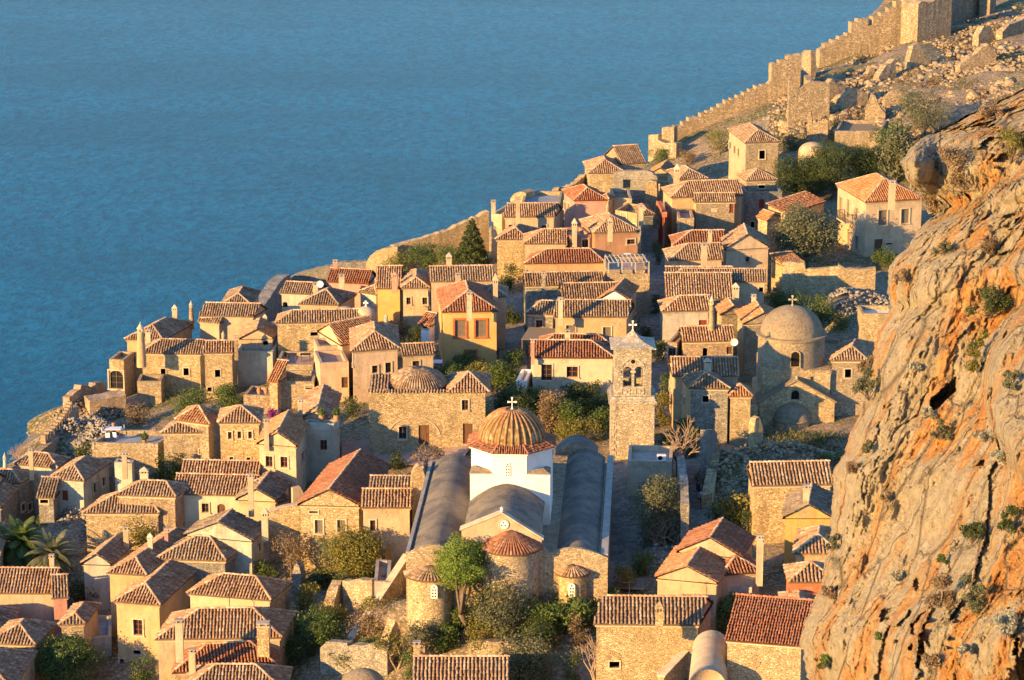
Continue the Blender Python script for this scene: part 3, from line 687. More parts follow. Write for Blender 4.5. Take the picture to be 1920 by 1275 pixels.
# ------------------------------------------------------------ stones
_t = (1+5**.5)/2
_ico = np.array([(-1,_t,0),(1,_t,0),(-1,-_t,0),(1,-_t,0),(0,-1,_t),(0,1,_t),(0,-1,-_t),(0,1,-_t),(_t,0,-1),(_t,0,1),(-_t,0,-1),(-_t,0,1)]); _ico /= np.linalg.norm(_ico[0])
_icf = np.array([(0,11,5),(0,5,1),(0,1,7),(0,7,10),(0,10,11),(1,5,9),(5,11,4),(11,10,2),(10,7,6),(7,1,8),(3,9,4),(3,4,2),(3,2,6),(3,6,8),(3,8,9),(4,9,5),(2,4,11),(6,2,10),(8,6,7),(9,8,1)])
def stones(C, size, name, mat, parent=None):
    C = np.asarray(C, float); N = len(C); sz = np.asarray(size, float)
    J = _ico[None]*(1+rng.uniform(-.28, .28, (N, 12, 1))); S = sz[:, None, None]*rng.uniform(.6, 1.25, (N, 1, 3))*np.array([1, 1, .75])
    V = J*S; a = rng.uniform(0, 6.28, N); ca, sa = np.cos(a)[:, None], np.sin(a)[:, None]
    X = V[..., 0]*ca-V[..., 1]*sa; Y = V[..., 0]*sa+V[..., 1]*ca; V = np.stack([X, Y, V[..., 2]], -1)+C[:, None]
    F = (_icf[None]+12*np.arange(N)[:, None, None]).reshape(-1, 3)
    o = place_arr(name, V.reshape(-1, 3), F, np.repeat(rng.random(N), 20), mat, parent); o['kind'] = 'stuff'; return o
def heap(label, px, py, rx, ry, h, n, size=.3, mat='rubble', name='rubble_heap'):
    c = hit(px, py, GOFF); root = thing(name, label, 'rubble', (c[0], c[1], gz(c[0], c[1])))
    core = MB(); core.lathe((c[0], c[1], gz(c[0], c[1])-1.0), [(1.0, 0), (.95, .5)], 4)
    a = rng.uniform(0, 6.28, n); r = np.sqrt(rng.random(n)); X = c[0]+r*np.cos(a)*rx; Y = c[1]+r*np.sin(a)*ry
    Z = ZR(X, Y)+GOFF+h*(1-r**2.2)*(1+.25*np.sin(a*3+r*5))-rng.random(n)*size*.4
    stones(np.c_[X, Y, Z], rng.uniform(.5, 1.4, n)*size, 'stones', mat, root)
    mb = MB(); mb.lathe((c[0], c[1], gz(c[0], c[1])-1), [(1, 0), (1, .6), (.01, .61)], 8)
    # earth core of the heap
    N = 24; prof = [(1.0, -.6), (1.0, 0), (.8, h*.35), (.5, h*.72), (.2, h*.92), (.01, h*.95)]; vs = []; fs = []
    for rr, zz in prof:
        for i in range(N):
            t_ = 2*math.pi*i/N; vs.append((c[0]+rr*rx*math.cos(t_), c[1]+rr*ry*math.sin(t_), gz(c[0], c[1])+zz-.15))
    for j in range(len(prof)-1):
        for i in range(N): fs.append((j*N+i, j*N+(i+1)%N, (j+1)*N+(i+1)%N, (j+1)*N+i))
    e = MB(); e.add(vs, fs); e.build('core', 'earth', root); return root
# ------------------------------------------------------------ plants
def leaves(C, rad, n, size, squash=1.0, shell=.55):
    """leaf quads spread through blobs: C (k,3) centres, rad (k,)"""
    k = len(C); w_ = rad**2; w_ = w_/w_.sum(); idx = rng.choice(k, n, p=w_)
    d = rng.normal(size=(n, 3)); d /= np.linalg.norm(d, axis=1)[:, None]; rr = (shell+(1-shell)*rng.random(n)**.6)*(1+.18*rng.normal(size=n).clip(-1, 1.8))
    P = C[idx]+d*rr[:, None]*rad[idx][:, None]*np.array([1, 1, squash])
    nrm = d+rng.normal(0, .75, (n, 3)); nrm /= np.linalg.norm(nrm, axis=1)[:, None]
    t_ = np.cross(nrm, rng.normal(size=(n, 3))); t_ /= np.linalg.norm(t_, axis=1)[:, None]; b_ = np.cross(nrm, t_)
    s = size*rng.uniform(.6, 1.35, n)[:, None]
    V = np.stack([P-t_*s*.5, P-b_*s*.28+t_*s*.05, P+t_*s*.6, P+b_*s*.28+t_*s*.05], 1).reshape(-1, 3)
    F = np.arange(4*n).reshape(-1, 4); br = (rng.random(k)*.45)[idx]+rng.random(n)*.55
    return V, F, br
def limbs(mb, base, tips, r0, fork=.45):
    b = np.array(base); m = np.mean(tips, 0); f = b+(m-b)*fork; f[:2] += rng.normal(0, .1*np.linalg.norm(m-b), 2)
    mid = (b+f)/2+np.array([*rng.normal(0, .08*np.linalg.norm(m-b), 2), 0]); mb.tube(b, mid, r0, r0*.85, 7); mb.tube(mid, f, r0*.85, r0*.7, 7)
    for t_ in tips:
        k = f+(np.array(t_)-f)*.5+rng.normal(0, .12*np.linalg.norm(t_-f)+.01, 3); mb.tube(f, k, r0*.5, r0*.32, 5); mb.tube(k, t_, r0*.32, r0*.1, 5)
        for q in range(3):
            e = k+(t_-k)*rng.uniform(.1, .6); mb.tube(e, e+rng.normal(0, .3*np.linalg.norm(t_-k)+.02, 3), r0*.15, r0*.04, 4)
def tree(label, px, ybase, hpx, wpx, leaf='leaf_green', name='tree', cat='tree', trunk=.3, nb=12, dens=1.0, lsz=.18, bark='bark', group=None, P=None, flat=1.0, off=GOFF, squash=.85, xo=0):
    g = hit(px, ybase, off) if P is None else np.array(P, float); s = FPX/np.linalg.norm(g-CAMP); H = hpx/s; W = wpx/s
    if P is None and off == GOFF: g[2] = gz(g[0], g[1])
    root = thing(name, label, cat, g, group); z0 = H*trunk; ch = H-z0; C = []; Rr = []
    for i in range(nb):
        a = rng.uniform(0, 6.28); r = math.sqrt(rng.random())*.36*W; zz = rng.random()
        lim = math.sqrt(max(.05, 1-(2*zz-1)**2*.8)); rad = rng.uniform(.19, .31)*min(W, ch*1.15)
        C.append((g[0]+xo/s+r*lim*math.cos(a), g[1]+r*lim*math.sin(a)*flat, g[2]+z0+rad*.6+zz*(ch-rad*1.4))); Rr.append(rad)
    for i in range(nb):     # small outlying sprays that break the outline
        c0, r0 = C[i], Rr[i]; d = rng.normal(size=3); d[2] = abs(d[2])*.6; d /= np.linalg.norm(d)
        C.append((c0[0]+d[0]*r0*1.15, c0[1]+d[1]*r0*1.15, c0[2]+d[2]*r0*1.1)); Rr.append(r0*rng.uniform(.25, .45))
    C = np.array(C); Rr = np.array(Rr); area = float((Rr**2).sum())*12.6
    n = int(min(17000, max(300, area*14*dens*(.24/lsz)**1.2)))
    V, F, br = leaves(C, Rr, n, lsz, squash)
    V[:, 2] = np.maximum(V[:, 2], g[2]+.02)
    o = place_arr('crown', V, F, br, leaf, root)
    mb = MB(); limbs(mb, g-np.array([0,0,.3]), C[:min(nb, 9)], max(.06, min(.35, H*.035))); mb.build('trunk', bark, root, True)
    return root
def conifer(label, px, ybase, hpx, wpx, leaf='leaf_dark'):
    g = hit(px, ybase, GOFF); g[2] = gz(g[0], g[1]); s = FPX/np.linalg.norm(g-CAMP); H = hpx/s; W = wpx/s; root = thing('conifer_tree', label, 'tree', g); C = []; Rr = []
    for i in range(46):
        zz = i/46; r = W*.5*(1-zz)**.8*.8; a = i*2.4; C.append((g[0]+r*math.cos(a), g[1]+r*math.sin(a), g[2]+H*(.12+.85*zz))); Rr.append(W*.16*(1.15-zz*.85))
    C = np.array(C); Rr = np.array(Rr); V, F, br = leaves(C, Rr, 6500, .26, .7); place_arr('crown', V, F, br, leaf, root)
    mb = MB(); mb.tube(g-np.array([0,0,.3]), g+np.array([0,0,H*.95]), .22, .03, 8)
    for c in C[::3]: mb.tube((g[0], g[1], c[2]-.4), c, .06, .02, 4)
    mb.build('trunk', 'bark', root, True); return root
def baretree(label, px, ybase, hpx, wpx, leaf=None, bark='bark_pale', name='bare_tree', P=None, cat='tree', off=GOFF, ln=500):
    g = hit(px, ybase, off) if P is None else np.array(P, float); s = FPX/np.linalg.norm(g-CAMP); H = hpx/s; W = wpx/s
    if P is None and off == GOFF: g[2] = gz(g[0], g[1])
    root = thing(name, label, cat, g); mb = MB(); tips = []
    def grow(p, d, L, r, lev):
        d = d/np.linalg.norm(d); q = p+d*L; mb.tube(p, q, r, r*.7, 5 if lev < 2 else 4); tips.append(q)
        if lev >= 4: return
        for i in range(3 if lev < 3 else 2):
            nd = d+rng.normal(0, .42, 3)*np.array([W/H*1.2, W/H*1.2, .8]); nd[2] = max(nd[2], -.1)+.12; grow(q, nd, L*rng.uniform(.6, .82), r*.62, lev+1)
    k = 3 if W > H*.8 else 2
    for i in range(k): grow(g-np.array([0,0,.2]), np.array([*rng.normal(0, .3*W/H, 2), 1.0]), H*.32, max(.05, H*.022), 0)
    mb.build('branches', bark, root)
    if leaf:
        T = np.array(tips[len(tips)//4:]); V, F, br = leaves(T, np.full(len(T), .35), ln, .2, .8, .1); place_arr('crown', V, F, br, leaf, root)
    return root
def shrub(label, px, ybase, hpx, wpx, leaf='leaf_olive', P=None, name='shrub', cat='shrub', dens=1.2, lsz=.17, nb=9, off=GOFF, flat=1.0, group=None):
    return tree(label, px, ybase, hpx, wpx, leaf, name, cat, trunk=.02, nb=nb, dens=dens, lsz=lsz, P=P, off=off, flat=flat, group=group)
def palm(label, px, ybase, hpx, wpx, n=34, fan=False):
    g = hit(px, ybase, GOFF); g[2] = gz(g[0], g[1]); s = FPX/np.linalg.norm(g-CAMP); H = hpx/s; L = wpx/s*.5; root = thing('palm_tree', label, 'palm tree', g)
    mb = MB(); T = g+np.array([0,0,H*.6]); mb.tube(g-np.array([0,0,.3]), T, .35, .28, 10); mb.build('trunk', 'bark', root, True); fr = MB()
    for i in range(n):
        a = i*2.399; el = R(80)-(i/n)*R(95); d = np.array([math.cos(a)*math.cos(el), math.sin(a)*math.cos(el), math.sin(el)]); p = T.copy(); K = 10; side = np.array([-math.sin(a), math.cos(a), 0])
        for k in range(K):
            q = p+d*L/K; fr.tube(p, q, .035*(1-k/K)+.01, .03*(1-k/K)+.008, 3)
            wl = L*(.22 if not fan else .15)*math.sin(math.pi*(k+1.2)/(K+1.2))+.05
            for sgn in (-1, 1):
                for m in (0, .25, .5, .75):
                    c = p+(q-p)*m; e = c+side*sgn*wl*.85+d*wl*.55-np.array([0,0,wl*.3]); fr.add([c, c+d*.08, e+d*.02, e-d*.03], [(0,1,2,3)])
            p = q; d = d-np.array([0,0,.16+.03*i/n]); d /= np.linalg.norm(d)
    fr.build('fronds', 'leaf_green' if not fan else 'leaf_olive', root); return root
# ============================================================ SETTING
def structure(o): o['kind'] = 'structure'; return o
# coast line (plan) from the seaward walls
_cp = [(-60,905),(0,862),(130,760),(205,728),(262,640),(360,575),(500,585),(545,525),(640,497),(690,486),(740,462),(920,408),(1055,362),(1100,305),(1215,268),(1330,232),(1450,165),(1540,112),(1690,20),(1760,-20)]
_cw = np.array([hit(a, b, -1.0)[:2] for a, b in _cp]); _cw = _cw[np.argsort(_cw[:, 1])]
def coast_x(y):
    y = np.asarray(y, float); r = np.interp(y, _cw[:, 1], _cw[:, 0])
    r = r-np.clip((y-398)/10, 0, 1)*14
    return np.where(y < _cw[0, 1], _cw[0, 0]-(_cw[0, 1]-y)*.75, np.where(y > _cw[-1, 1], _cw[-1, 0]-14+(y-_cw[-1, 1])*.35, r))
X = np.arange(-150, 190, 1.5); Y = np.arange(130, 620, 1.5); XX, YY = np.meshgrid(X, Y)
Z = (ZR(XX.ravel(), YY.ravel())+GOFF+GB(XX.ravel(), YY.ravel())).reshape(XX.shape)
cx = coast_x(YY)-1.5; drop = np.clip((cx-XX)*1.3, 0, None); 
hill = np.clip((XX-28-(400-YY)*.05)/25, 0, 1)*np.clip((YY-330)/40, 0, 1)
NZ = np.zeros(XX.shape)
for i in range(XX.shape[0]):
    for j in range(XX.shape[1]):
        h_ = hill[i, j]; v = Vector((XX[i, j]*.09, YY[i, j]*.09, 0))
        NZ[i, j] = mnoise.noise(v*2.5)*.22+(mnoise.fractal(v, 1.0, 2.0, 4)*1.3*h_ if h_ > 0 else 0)+(mnoise.fractal(v*1.5, 1.0, 2.0, 4)*2 if drop[i, j] > 0 else 0)
Z = np.maximum(Z+NZ-drop, SEA-4)
V = np.c_[XX.ravel(), YY.ravel(), Z.ravel()]; ny, nx = XX.shape
I = np.arange(ny*nx).reshape(ny, nx); F = np.stack([I[:-1,:-1], I[:-1,1:], I[1:,1:], I[1:,:-1]], -1).reshape(-1, 4)
structure(place_arr('ground', V, F, np.full(len(F), .5), 'earth', None, True))
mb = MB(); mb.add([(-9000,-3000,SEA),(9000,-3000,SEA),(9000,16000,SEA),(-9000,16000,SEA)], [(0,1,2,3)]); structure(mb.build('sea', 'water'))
def path(name, pts, wd, mat='paving', off=.06):
    W_ = [hit(px, py, GOFF) for px, py in pts]; V = []; F = []; fine = []
    for a, b in zip(W_[:-1], W_[1:]):
        k = max(1, int(np.linalg.norm(b-a)/1.2)); fine += [a+(b-a)*i/k for i in range(k)]
    fine.append(W_[-1])
    for i, p in enumerate(fine):
        d = fine[min(i+1, len(fine)-1)]-fine[max(i-1, 0)]; d[2] = 0; d /= np.linalg.norm(d); n = np.array([-d[1], d[0], 0])
        for sgn in (-1, 1):
            q = p+n*sgn*wd/2; V.append((q[0], q[1], gz(q[0], q[1])+off+.18))
        if i: F.append((2*i-2, 2*i-1, 2*i+1, 2*i))
    m_ = MB(); m_.add(V, F); return structure(m_.build(name, mat))
path('alley', [(1318,1040),(1314,980),(1310,930),(1306,880),(1300,850)], 3.4)
path('street', [(1158,1110),(1158,1000),(1155,900),(1150,870)], 4.6)
path('lane', [(1232,800),(1228,700),(1226,620),(1228,560),(1232,480),(1236,420)], 3.2)
path('footpath', [(60,858),(90,820),(112,792)], 5.0)
path('path', [(965,740),(962,690),(960,640),(955,560)], 3.0)
path('village_square', [(640,862),(720,850),(800,846),(880,846)], 8.5, 'deckpink')
# ============================================================ CLIFF
_sil = [(60,2150),(120,2010),(165,1922),(185,1880),(200,1855),(215,1815),(228,1795),(262,1722),(285,1700),(303,1689),(325,1697),(345,1708),(385,1755),(400,1752),(430,1722),(465,1703),(480,1684),(505,1664),(540,1662),(575,1672),(605,1655),(640,1642),(690,1630),(735,1626),(780,1612),(812,1594),(850,1583),(880,1566),(905,1561),(950,1560),(1000,1558),(1030,1552),(1060,1546),(1100,1540),(1140,1522),(1170,1506),(1200,1500),(1240,1508),(1275,1516),(1340,1530),(1500,1560),(1900,1600)]
_sy = np.array([a for a, b in _sil], float); _sx = np.array([b for a, b in _sil], float)
NR, NCc = 560, 300
rows = np.concatenate([np.linspace(130, 1320, NR-30), np.linspace(1330, 1900, 30)]); NB = 14
G = np.zeros((NR, NCc+NB, 3)); 
for i, py in enumerate(rows):
    sx = float(np.interp(py, _sy, _sx)); jt = 5*mnoise.noise(Vector((py*.02, 3, 1)))+4*mnoise.noise(Vector((py*.07, 5, 2)))+2*mnoise.noise(Vector((py*.2, 5, 7)))
    for j in range(NCc+NB):
        if j < NB: k = (NB-j)/NB; px = sx+jt+90*k*k; D = 152+45*k
        else:
            t_ = (j-NB)/(NCc-1); dx = (2190-sx)*t_**1.05; px = sx+dx+jt*math.exp(-dx/25)
            D = 152-.044*dx-6*(1-math.exp(-dx/30))
        D -= (py-640)*.010
        if j >= NB:
            lg = float(np.interp(px, [1690,1735,1800,1860,1925], [470,428,402,362,330])); k1 = 1/(1+math.exp(-(lg-py)/6)) if px > 1715 else 0
            D += 5.0*k1*min(1, (px-1715)/40)
            bx = float(np.interp(py, [560,600,650,700,760,810,870,910], [1935,1893,1862,1850,1853,1868,1900,1935])) if 560 < py < 910 else 9999
            D -= 4.0/(1+math.exp((bx-px)/5)) if bx < 3000 else 0
            bx = float(np.interp(py, [400,460,500,545], [1935,1902,1890,1930])) if 400 < py < 545 else 9999
            D -= 2.5/(1+math.exp((bx-px)/5)) if bx < 3000 else 0
            if abs(px-1768) < 24 and abs(py-742+(px-1768)*.9) < 14: D += 3.0
            bx = 1640+(py-500)*-.05+20*mnoise.noise(Vector((py*.012, 8, 8))) if 480 < py < 1250 else 9999
        r = ray(px, py); p = CAMP+r*D; q = Vector(p); edge = min(1, abs(px-sx)/90+.12); a_ = p[0]-.26*p[2]
        d = mnoise.fractal(Vector((a_*.075, p[1]*.05, p[2]*.03)), 1.0, 2.0, 3)*6.5*edge
        rd = mnoise.ridged_multi_fractal(Vector((a_*.20, p[1]*.14, p[2]*.06)), 0.9, 2.1, 5, 1.0, 2.0)
        d += (rd-1.2)*-.35*edge
        wq = mnoise.fractal(Vector((p[0]*.6, p[1]*.6, p[2]*.5)), .8, 2.1, 3)*.6
        for (k1_, k2_, amp) in ((.16, .085, 1.1), (.42, .22, .34), (1.05, .6, .17), (2.4, 1.5, .07)):     # fractured blocks
            cv = Vector((a_*k1_+wq*.35+3, p[1]*k1_*.8+wq*.3, p[2]*k2_+a_*k1_*.35+wq*.4)); vd, vp = mnoise.voronoi(cv); q3 = vp[0]
            d += (mnoise.cell(q3*7.31)*.5+.5-.5)*2*amp*.5*(.35+.65*edge)
            lc = cv-q3; d += (lc.x*.9+lc.z*.6)*amp*.9*(.35+.65*edge)
        d += wq*.35+mnoise.fractal(Vector((p[0]*1.9, p[1]*1.9, p[2]*1.5)), .7, 2.1, 4)*.16
        # the fissure that climbs across the face
        G[i, j] = CAMP+r*(D+d)
G += rng.normal(0, .015, G.shape)
I = np.arange(NR*(NCc+NB)).reshape(NR, NCc+NB); F = np.stack([I[:-1,:-1], I[:-1,1:], I[1:,1:], I[1:,:-1]], -1).reshape(-1, 4)
cl = place_arr('cliff', G.reshape(-1, 3), F, np.full(len(F), .5), 'cliff', None, True); structure(cl)
GF = G[:, NB:]; _gpx = 960+FPX*GF[..., 0]/((GF[..., 1])*CP-(GF[..., 2]-CZ)*SP)
def cliff_at(px, py):
    i = int(np.argmin(abs(rows-py))); j = int(np.argmin(abs(_gpx[i]-px))); return GF[i, j]
# ============================================================ HOUSES
h = house
# --- lower left
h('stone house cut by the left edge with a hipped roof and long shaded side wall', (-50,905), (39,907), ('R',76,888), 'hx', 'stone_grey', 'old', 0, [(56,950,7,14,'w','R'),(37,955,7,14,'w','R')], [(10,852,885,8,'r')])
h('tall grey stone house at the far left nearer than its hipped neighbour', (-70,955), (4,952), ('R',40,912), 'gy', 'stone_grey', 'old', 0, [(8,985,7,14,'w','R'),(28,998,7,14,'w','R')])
h('low pale plaster house with a square chimney below the terrace', (26,870), (108,878), ('R',138,854), 'hx', 'greywall', 'old', 0, [], [(59,845,878,8,'b')], ry=846)
h('mint grey house with red shuttered window and hipped roof at left', (90,897), (158,902), ('R',209,866), 'hx', 'mint', 'old', 0, [(122,929,11,19,'R'),(177,914,6,19,'w','R'),(194,903,6,18,'w','R')])
h('tiny stone annex with a narrow grey tiled roof between two left houses', (67,933), (103,934), 2.5, 'shed', 'stone_grey', 'dark', -.6, [(83,940,6,7,'k')], trim=False)
h('low building behind the mint house with a white topped chimney', (210,868), (250,872), ('R',252,862), 'flat', 'greywall', 'deckblue', -.3, [], [(234,852,876,9,'b')])
h('large stone house rear wing with a square pitched-cap chimney stack', (216,928), (330,932), ('R',359,914), 'hx', 'stone_pink', 'old', .9, [], [(271,876,902,15,'p','trim')], ry=900)
H1 = h('large golden stone house with two hipped roofs and a round corner turret', (155,962), (299,962), ('R',328,940), 'hx', 'stone_gold', 'old', .3, [], [], wallL='stone_gold', ry=924)
h('long double roofed house with whitewashed wall and arched door at left centre', (321,926), (478,930), 2.6, 'shed', 'cream_pale', 'old', -.2, [(385,952,13,17,'w'),(415,956,15,22,'D')], pitch=24)
h('rear half of the long double roofed house beside the three-window house', (337,893), (486,896), 4.8, 'gx', 'cream_pale', 'old', .15, [], ry=863)
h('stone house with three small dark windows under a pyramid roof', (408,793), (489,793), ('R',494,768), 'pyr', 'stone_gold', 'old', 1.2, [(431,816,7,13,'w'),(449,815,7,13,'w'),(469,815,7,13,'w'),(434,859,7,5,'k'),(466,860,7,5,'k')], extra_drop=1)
h('rear orange roofed wing behind the hipped stone house beside the terrace', (328,787), (393,796), ('R',410,770), 'hx', 'stone', 'orange', 1.0, [], ry=757)
h('stone house with a wide hipped roof adjoining the flat roof terrace', (301,812), (392,811), ('R',406,797), 'hx', 'stone', 'old', .4, [(399,846,5,9,'k')], ry=787)
HT = h('flat roofed stone house with a grey terrace and white parapet', (166,832), (298,834), ('L',211,805), 'flat', 'stone', 'deckblue', .2, [], wallL='stone')
h('long brown roof at the left edge with a cream curved gable', (-60,1112), (104,1113), 9, 'gx', 'pink', 'old', .2, [], [(98,1044,1070,9,'b')], ry=1066)
h('narrow tiled strip of roof beside the curved cream gable', (96,1122), (130,1120), 5, 'gx', 'rose', 'old', -.2, [])
h('red brown low roof at the left edge in front of the brown roof', (-60,1150), (25,1148), 6, 'hx', 'tan', 'redold', -1.2, [])
h('stone house bottom left with a hipped roof and paired brown window', (-25,1206), (66,1210), ('R',108,1170), 'hy', 'stone_gold', 'old', .3, [(16,1240,19,22,'w'),(103,1205,5,24,'w','R')])
h('cream and stone wing with hipped roof beside the bottom left house', (109,1172), (160,1170), ('R',210,1132), 'hy', 'tan', 'old', -.2, [(131,1197,15,9,'w')], wallF='stone')
h('small grey tiled roof in the bottom left corner', (-40,1290), (25,1268), 6, 'shed', 'stone', 'dark', -1.8, [])
h('small stone roofed wing of the yellow house with hipped tiles', (199,1074), (275,1079), ('R',385,1000), 'hy', 'yellow', 'old', .5, [])
h('yellow plaster house bottom left with a single brown framed window', (212,1128), (301,1135), ('R',400,1043), 'hy', 'yellow', 'old', .3, [(259,1176,17,29,'r'),(257,1223,14,8,'k'),(207,1239,9,11,'k')], extra_drop=2)
h('small plastered garden wing under the yellow house window', (166,1198), (213,1196), 6, 'flat', 'greywall', 'deckblue', -2.6, [])
h('house with a long hipped roof and small brick chimney behind the yellow house', (290,1048), (424,1052), ('R',457,1030), 'hx', 'stone_grey', 'old', -.1, [], [(282,1000,1026,9,'p','trim'),(312,995,1010,7,'b','rose')], ry=1004)
h('small house with cream gable and steep shaded roof beside the palms', (151,1057), (209,1059), ('R',250,1022), 'gy', 'greywall', 'old', -.5, [], [(237,992,1020,10,'b')], pitch=33)
h('grey plastered house with dark patched roof left of the stone gabled house', (345,1003), (474,1015), ('R',500,990), 'gy', 'mint', 'dark', .2, [(486,1025,5,15,'w','R')], [(497,952,990,12,'p','trim')], pitch=24)
h('cream and stone house with hipped roof at bottom left of centre', (350,1113), (508,1126), ('R',546,1095), 'hx', 'stone', 'old', .4, [], wallF='cream', ry=1072)
h('broad roofed stone house with two plaster chimneys near the bottom', (290,1199), (528,1196), ('R',554,1152), 'hx', 'stone_gold', 'old', .7, [], [(337,1166,1215,14,'b','trim'),(494,1171,1204,22,'b','stone_gold')], wallF='tan', ry=1143)
h('red streaked roof house second from the bottom with a plain chimney', (322,1262), (520,1248), ('R',530,1215), 'hx', 'stone_gold', 'redold', -.4, [], [(361,1221,1252,12,'b','tan')], ry=1214)
h('lowest roof at the bottom edge below the red streaked roof', (335,1300), (538,1300), 9, 'hx', 'stone_gold', 'old', -.6, [], ry=1247)
# --- centre left
h('cream gabled house with two windows and a slim orange chimney', (481,831), (558,837), ('R',579,795), 'gy', 'cream', 'orange', 1.3, [(505,865,13,20,'w'),(533,866,13,20,'r'),(567,855,5,20,'w','R'),(580,832,4,15,'w','R')], [(500,790,822,9,'b','pink')], pitch=30, extra_drop=1)
h('shaded cream house with a flat planted terrace and one dark window', (560,795), (628,797), ('R',642,787), 'flat', 'mint', 'deckblue', .4, [(607,834,13,19,'w')], extra_drop=1)
h('small gabled house with patched orange and dark roof right of bougainvillea', (560,785), (628,790), ('R',640,740), 'gy', 'tan', 'old', .2, [], [(563,753,778,9,'b','pink')], pitch=26)
h('large gabled stone house with bright red left slope and dark right slope', (557,946), (676,949), ('R',733,873), 'gy', 'stone_gold', 'redold', .6, [(598,987,15,25,'s'),(640,986,15,23,'s'),(588,960,4,4,'k')], pitch=27, extra_drop=1)
h('tan plaster house with striped tile roof beside the left church vault', (676,952), (772,952), 2.4, 'shed', 'tan', 'old', .6, [(699,985,10,20,'w')], pitch=22)
h('second striped tile roof stepping up behind the tan house', (690,921), (772,922), 2.0, 'shed', 'tan', 'old', .75, [], pitch=22)
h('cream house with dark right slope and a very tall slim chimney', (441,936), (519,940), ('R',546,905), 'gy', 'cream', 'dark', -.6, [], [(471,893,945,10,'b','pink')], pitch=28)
h('little lean-to roof wedged beside the tall chimney house', (519,944), (546,935), 3, 'shed', 'cream', 'old', -1.6, [])
# museum
HM = h('wide golden stone hall with blind arch, dark doors and tiled dome', (687,738), (914,738), 6.8, 'flat', 'stone_gold', 'concrete', 1.0, [(755,811,14,23,'w'),(795,815,20,36,'d'),(877,813,18,38,'d'),(872,759,12,19,'w')], cat='hall', name='domed_hall', extra_drop=0)
# --- seaward left
h('golden tower house with hipped roof and conical corner chimney by the sea', (233,636), (306,638), ('R',384,607), 'hy', 'yellow', 'old', .6, [(250,674,8,14,'r'),(239,712,6,11,'k'),(377,640,4,10,'k','R')], [(265,608,668,16,'r','yellow'),(328,572,596,9,'p','trim'),(359,567,598,9,'r','stone_pink')], extra_drop=2)
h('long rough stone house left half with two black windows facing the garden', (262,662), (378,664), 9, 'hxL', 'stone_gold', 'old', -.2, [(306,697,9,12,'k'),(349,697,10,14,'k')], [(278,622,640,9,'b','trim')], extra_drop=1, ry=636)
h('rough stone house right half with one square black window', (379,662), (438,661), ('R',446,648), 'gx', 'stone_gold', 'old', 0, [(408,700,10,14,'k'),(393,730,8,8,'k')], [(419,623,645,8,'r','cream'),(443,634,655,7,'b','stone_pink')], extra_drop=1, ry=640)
h('cream stone porch with a big arch beside the golden tower house', (200,675), (234,677), 4, 'flat', 'stone_gold', 'concrete', -1.1, [(221,712,27,34,'A')], extra_drop=2, cat='porch', name='arched_porch')
h('square ruined stone hut standing before the rough stone house', (253,717), (305,717), ('R',318,712), 'flat', 'stone', 'earth', -3.4, [(311,745,4,20,'k','R')], extra_drop=1)
h('greyish seaside house with broad hipped roof behind the golden tower house', (372,592), (476,594), ('R',506,578), 'gx', 'pink', 'old', .4, [], ry=568)
h('lower front wing of the greyish seaside house with pale tiles', (370,602), (412,606), ('R',436,594), 'gx', 'pink', 'old', -.4, [(424,620,4,8,'k','R')], ry=586)
h('farthest dark hipped roof against the sea at left', (413,572), (472,573), 7, 'hx', 'greywall', 'dark', .2, [])
h('tan gabled house with a small arched window in the left courtyard', (448,635), (514,634), ('R',520,612), 'gy', 'tan', 'old', -.4, [(498,643,10,8,'o')], [(497,590,605,7,'p','trim')])
h('low shaded courtyard house with flat roof left of the big stone wall', (440,660), (514,662), 8, 'flat', 'mint', 'deckblue', -1.7, [])
h('tall bare stone house with a long tiled roof left of the pink terraces', (516,606), (674,603), ('R',677,592), 'hxL', 'stone_gold', 'old', .9, [(589,626,4,7,'k')], extra_drop=1, ry=583)
h('mint walled seaside house with arched opening and bright tiled roof', (523,549), (588,552), ('R',640,545), 'gx', 'mint', 'old', .3, [(532,571,9,10,'o')], [(592,533,556,9,'b','cream')], ry=528)
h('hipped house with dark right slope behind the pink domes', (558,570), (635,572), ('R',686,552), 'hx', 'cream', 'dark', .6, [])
h('red toned roof house near the sea wall with two chimneys', (612,528), (692,532), ('R',706,516), 'gx', 'rose', 'redold', .5, [], [(629,491,512,8,'b','rose'),(641,518,535,10,'b','trim'),(718,502,520,9,'b','cream')], ry=503)
h('small dark lean-to roof between the seaside house and ochre house', (672,547), (706,553), 6, 'hx', 'mint', 'dark', -.2, [])
h('ochre stone house left end with a flat run of tiles', (704,541), (753,541), 7, 'gx', 'ochre', 'old', .5, [], [(740,511,530,10,'p','rose')], extra_drop=1)
h('ochre house with a hipped roof and two small brown windows', (752,540), (806,540), ('R',808,512), 'hy', 'tan', 'old', .6, [(766,564,8,13,'w'),(797,564,9,13,'w')], extra_drop=1)
h('tall pink house with a long ridge behind the orange yellow house', (806,528), (927,526), 9, 'gx', 'pink', 'old', 1.2, [], [(842,474,502,10,'p','cream'),(858,516,536,9,'b','tan')], extra_drop=2, ry=500)
h('slim pink house attached right behind the orange yellow house', (900,556), (950,556), ('R',952,540), 'hx', 'pink', 'old', .9, [], [(929,513,560,9,'p','cream')], extra_drop=1)
h('orange yellow three storey house with red framed shutters and pyramid roof', (828,585), (935,583), ('R',922,540), 'hy', 'ochre', 'redold', 1.0, [(863,616,20,32,'y'),(902,616,20,32,'y'),(883,666,18,16,'y')], [(880,552,580,10,'b','trim')], wallF='ochre', extra_drop=1)
h('tiny white shed with a red tiled top left of the orange yellow house', (785,608), (806,612), ('R',818,604), 'shed', 'white', 'redold', -.6, [(793,612,3,5,'k')], trim=False, cat='shed', name='white_shed')
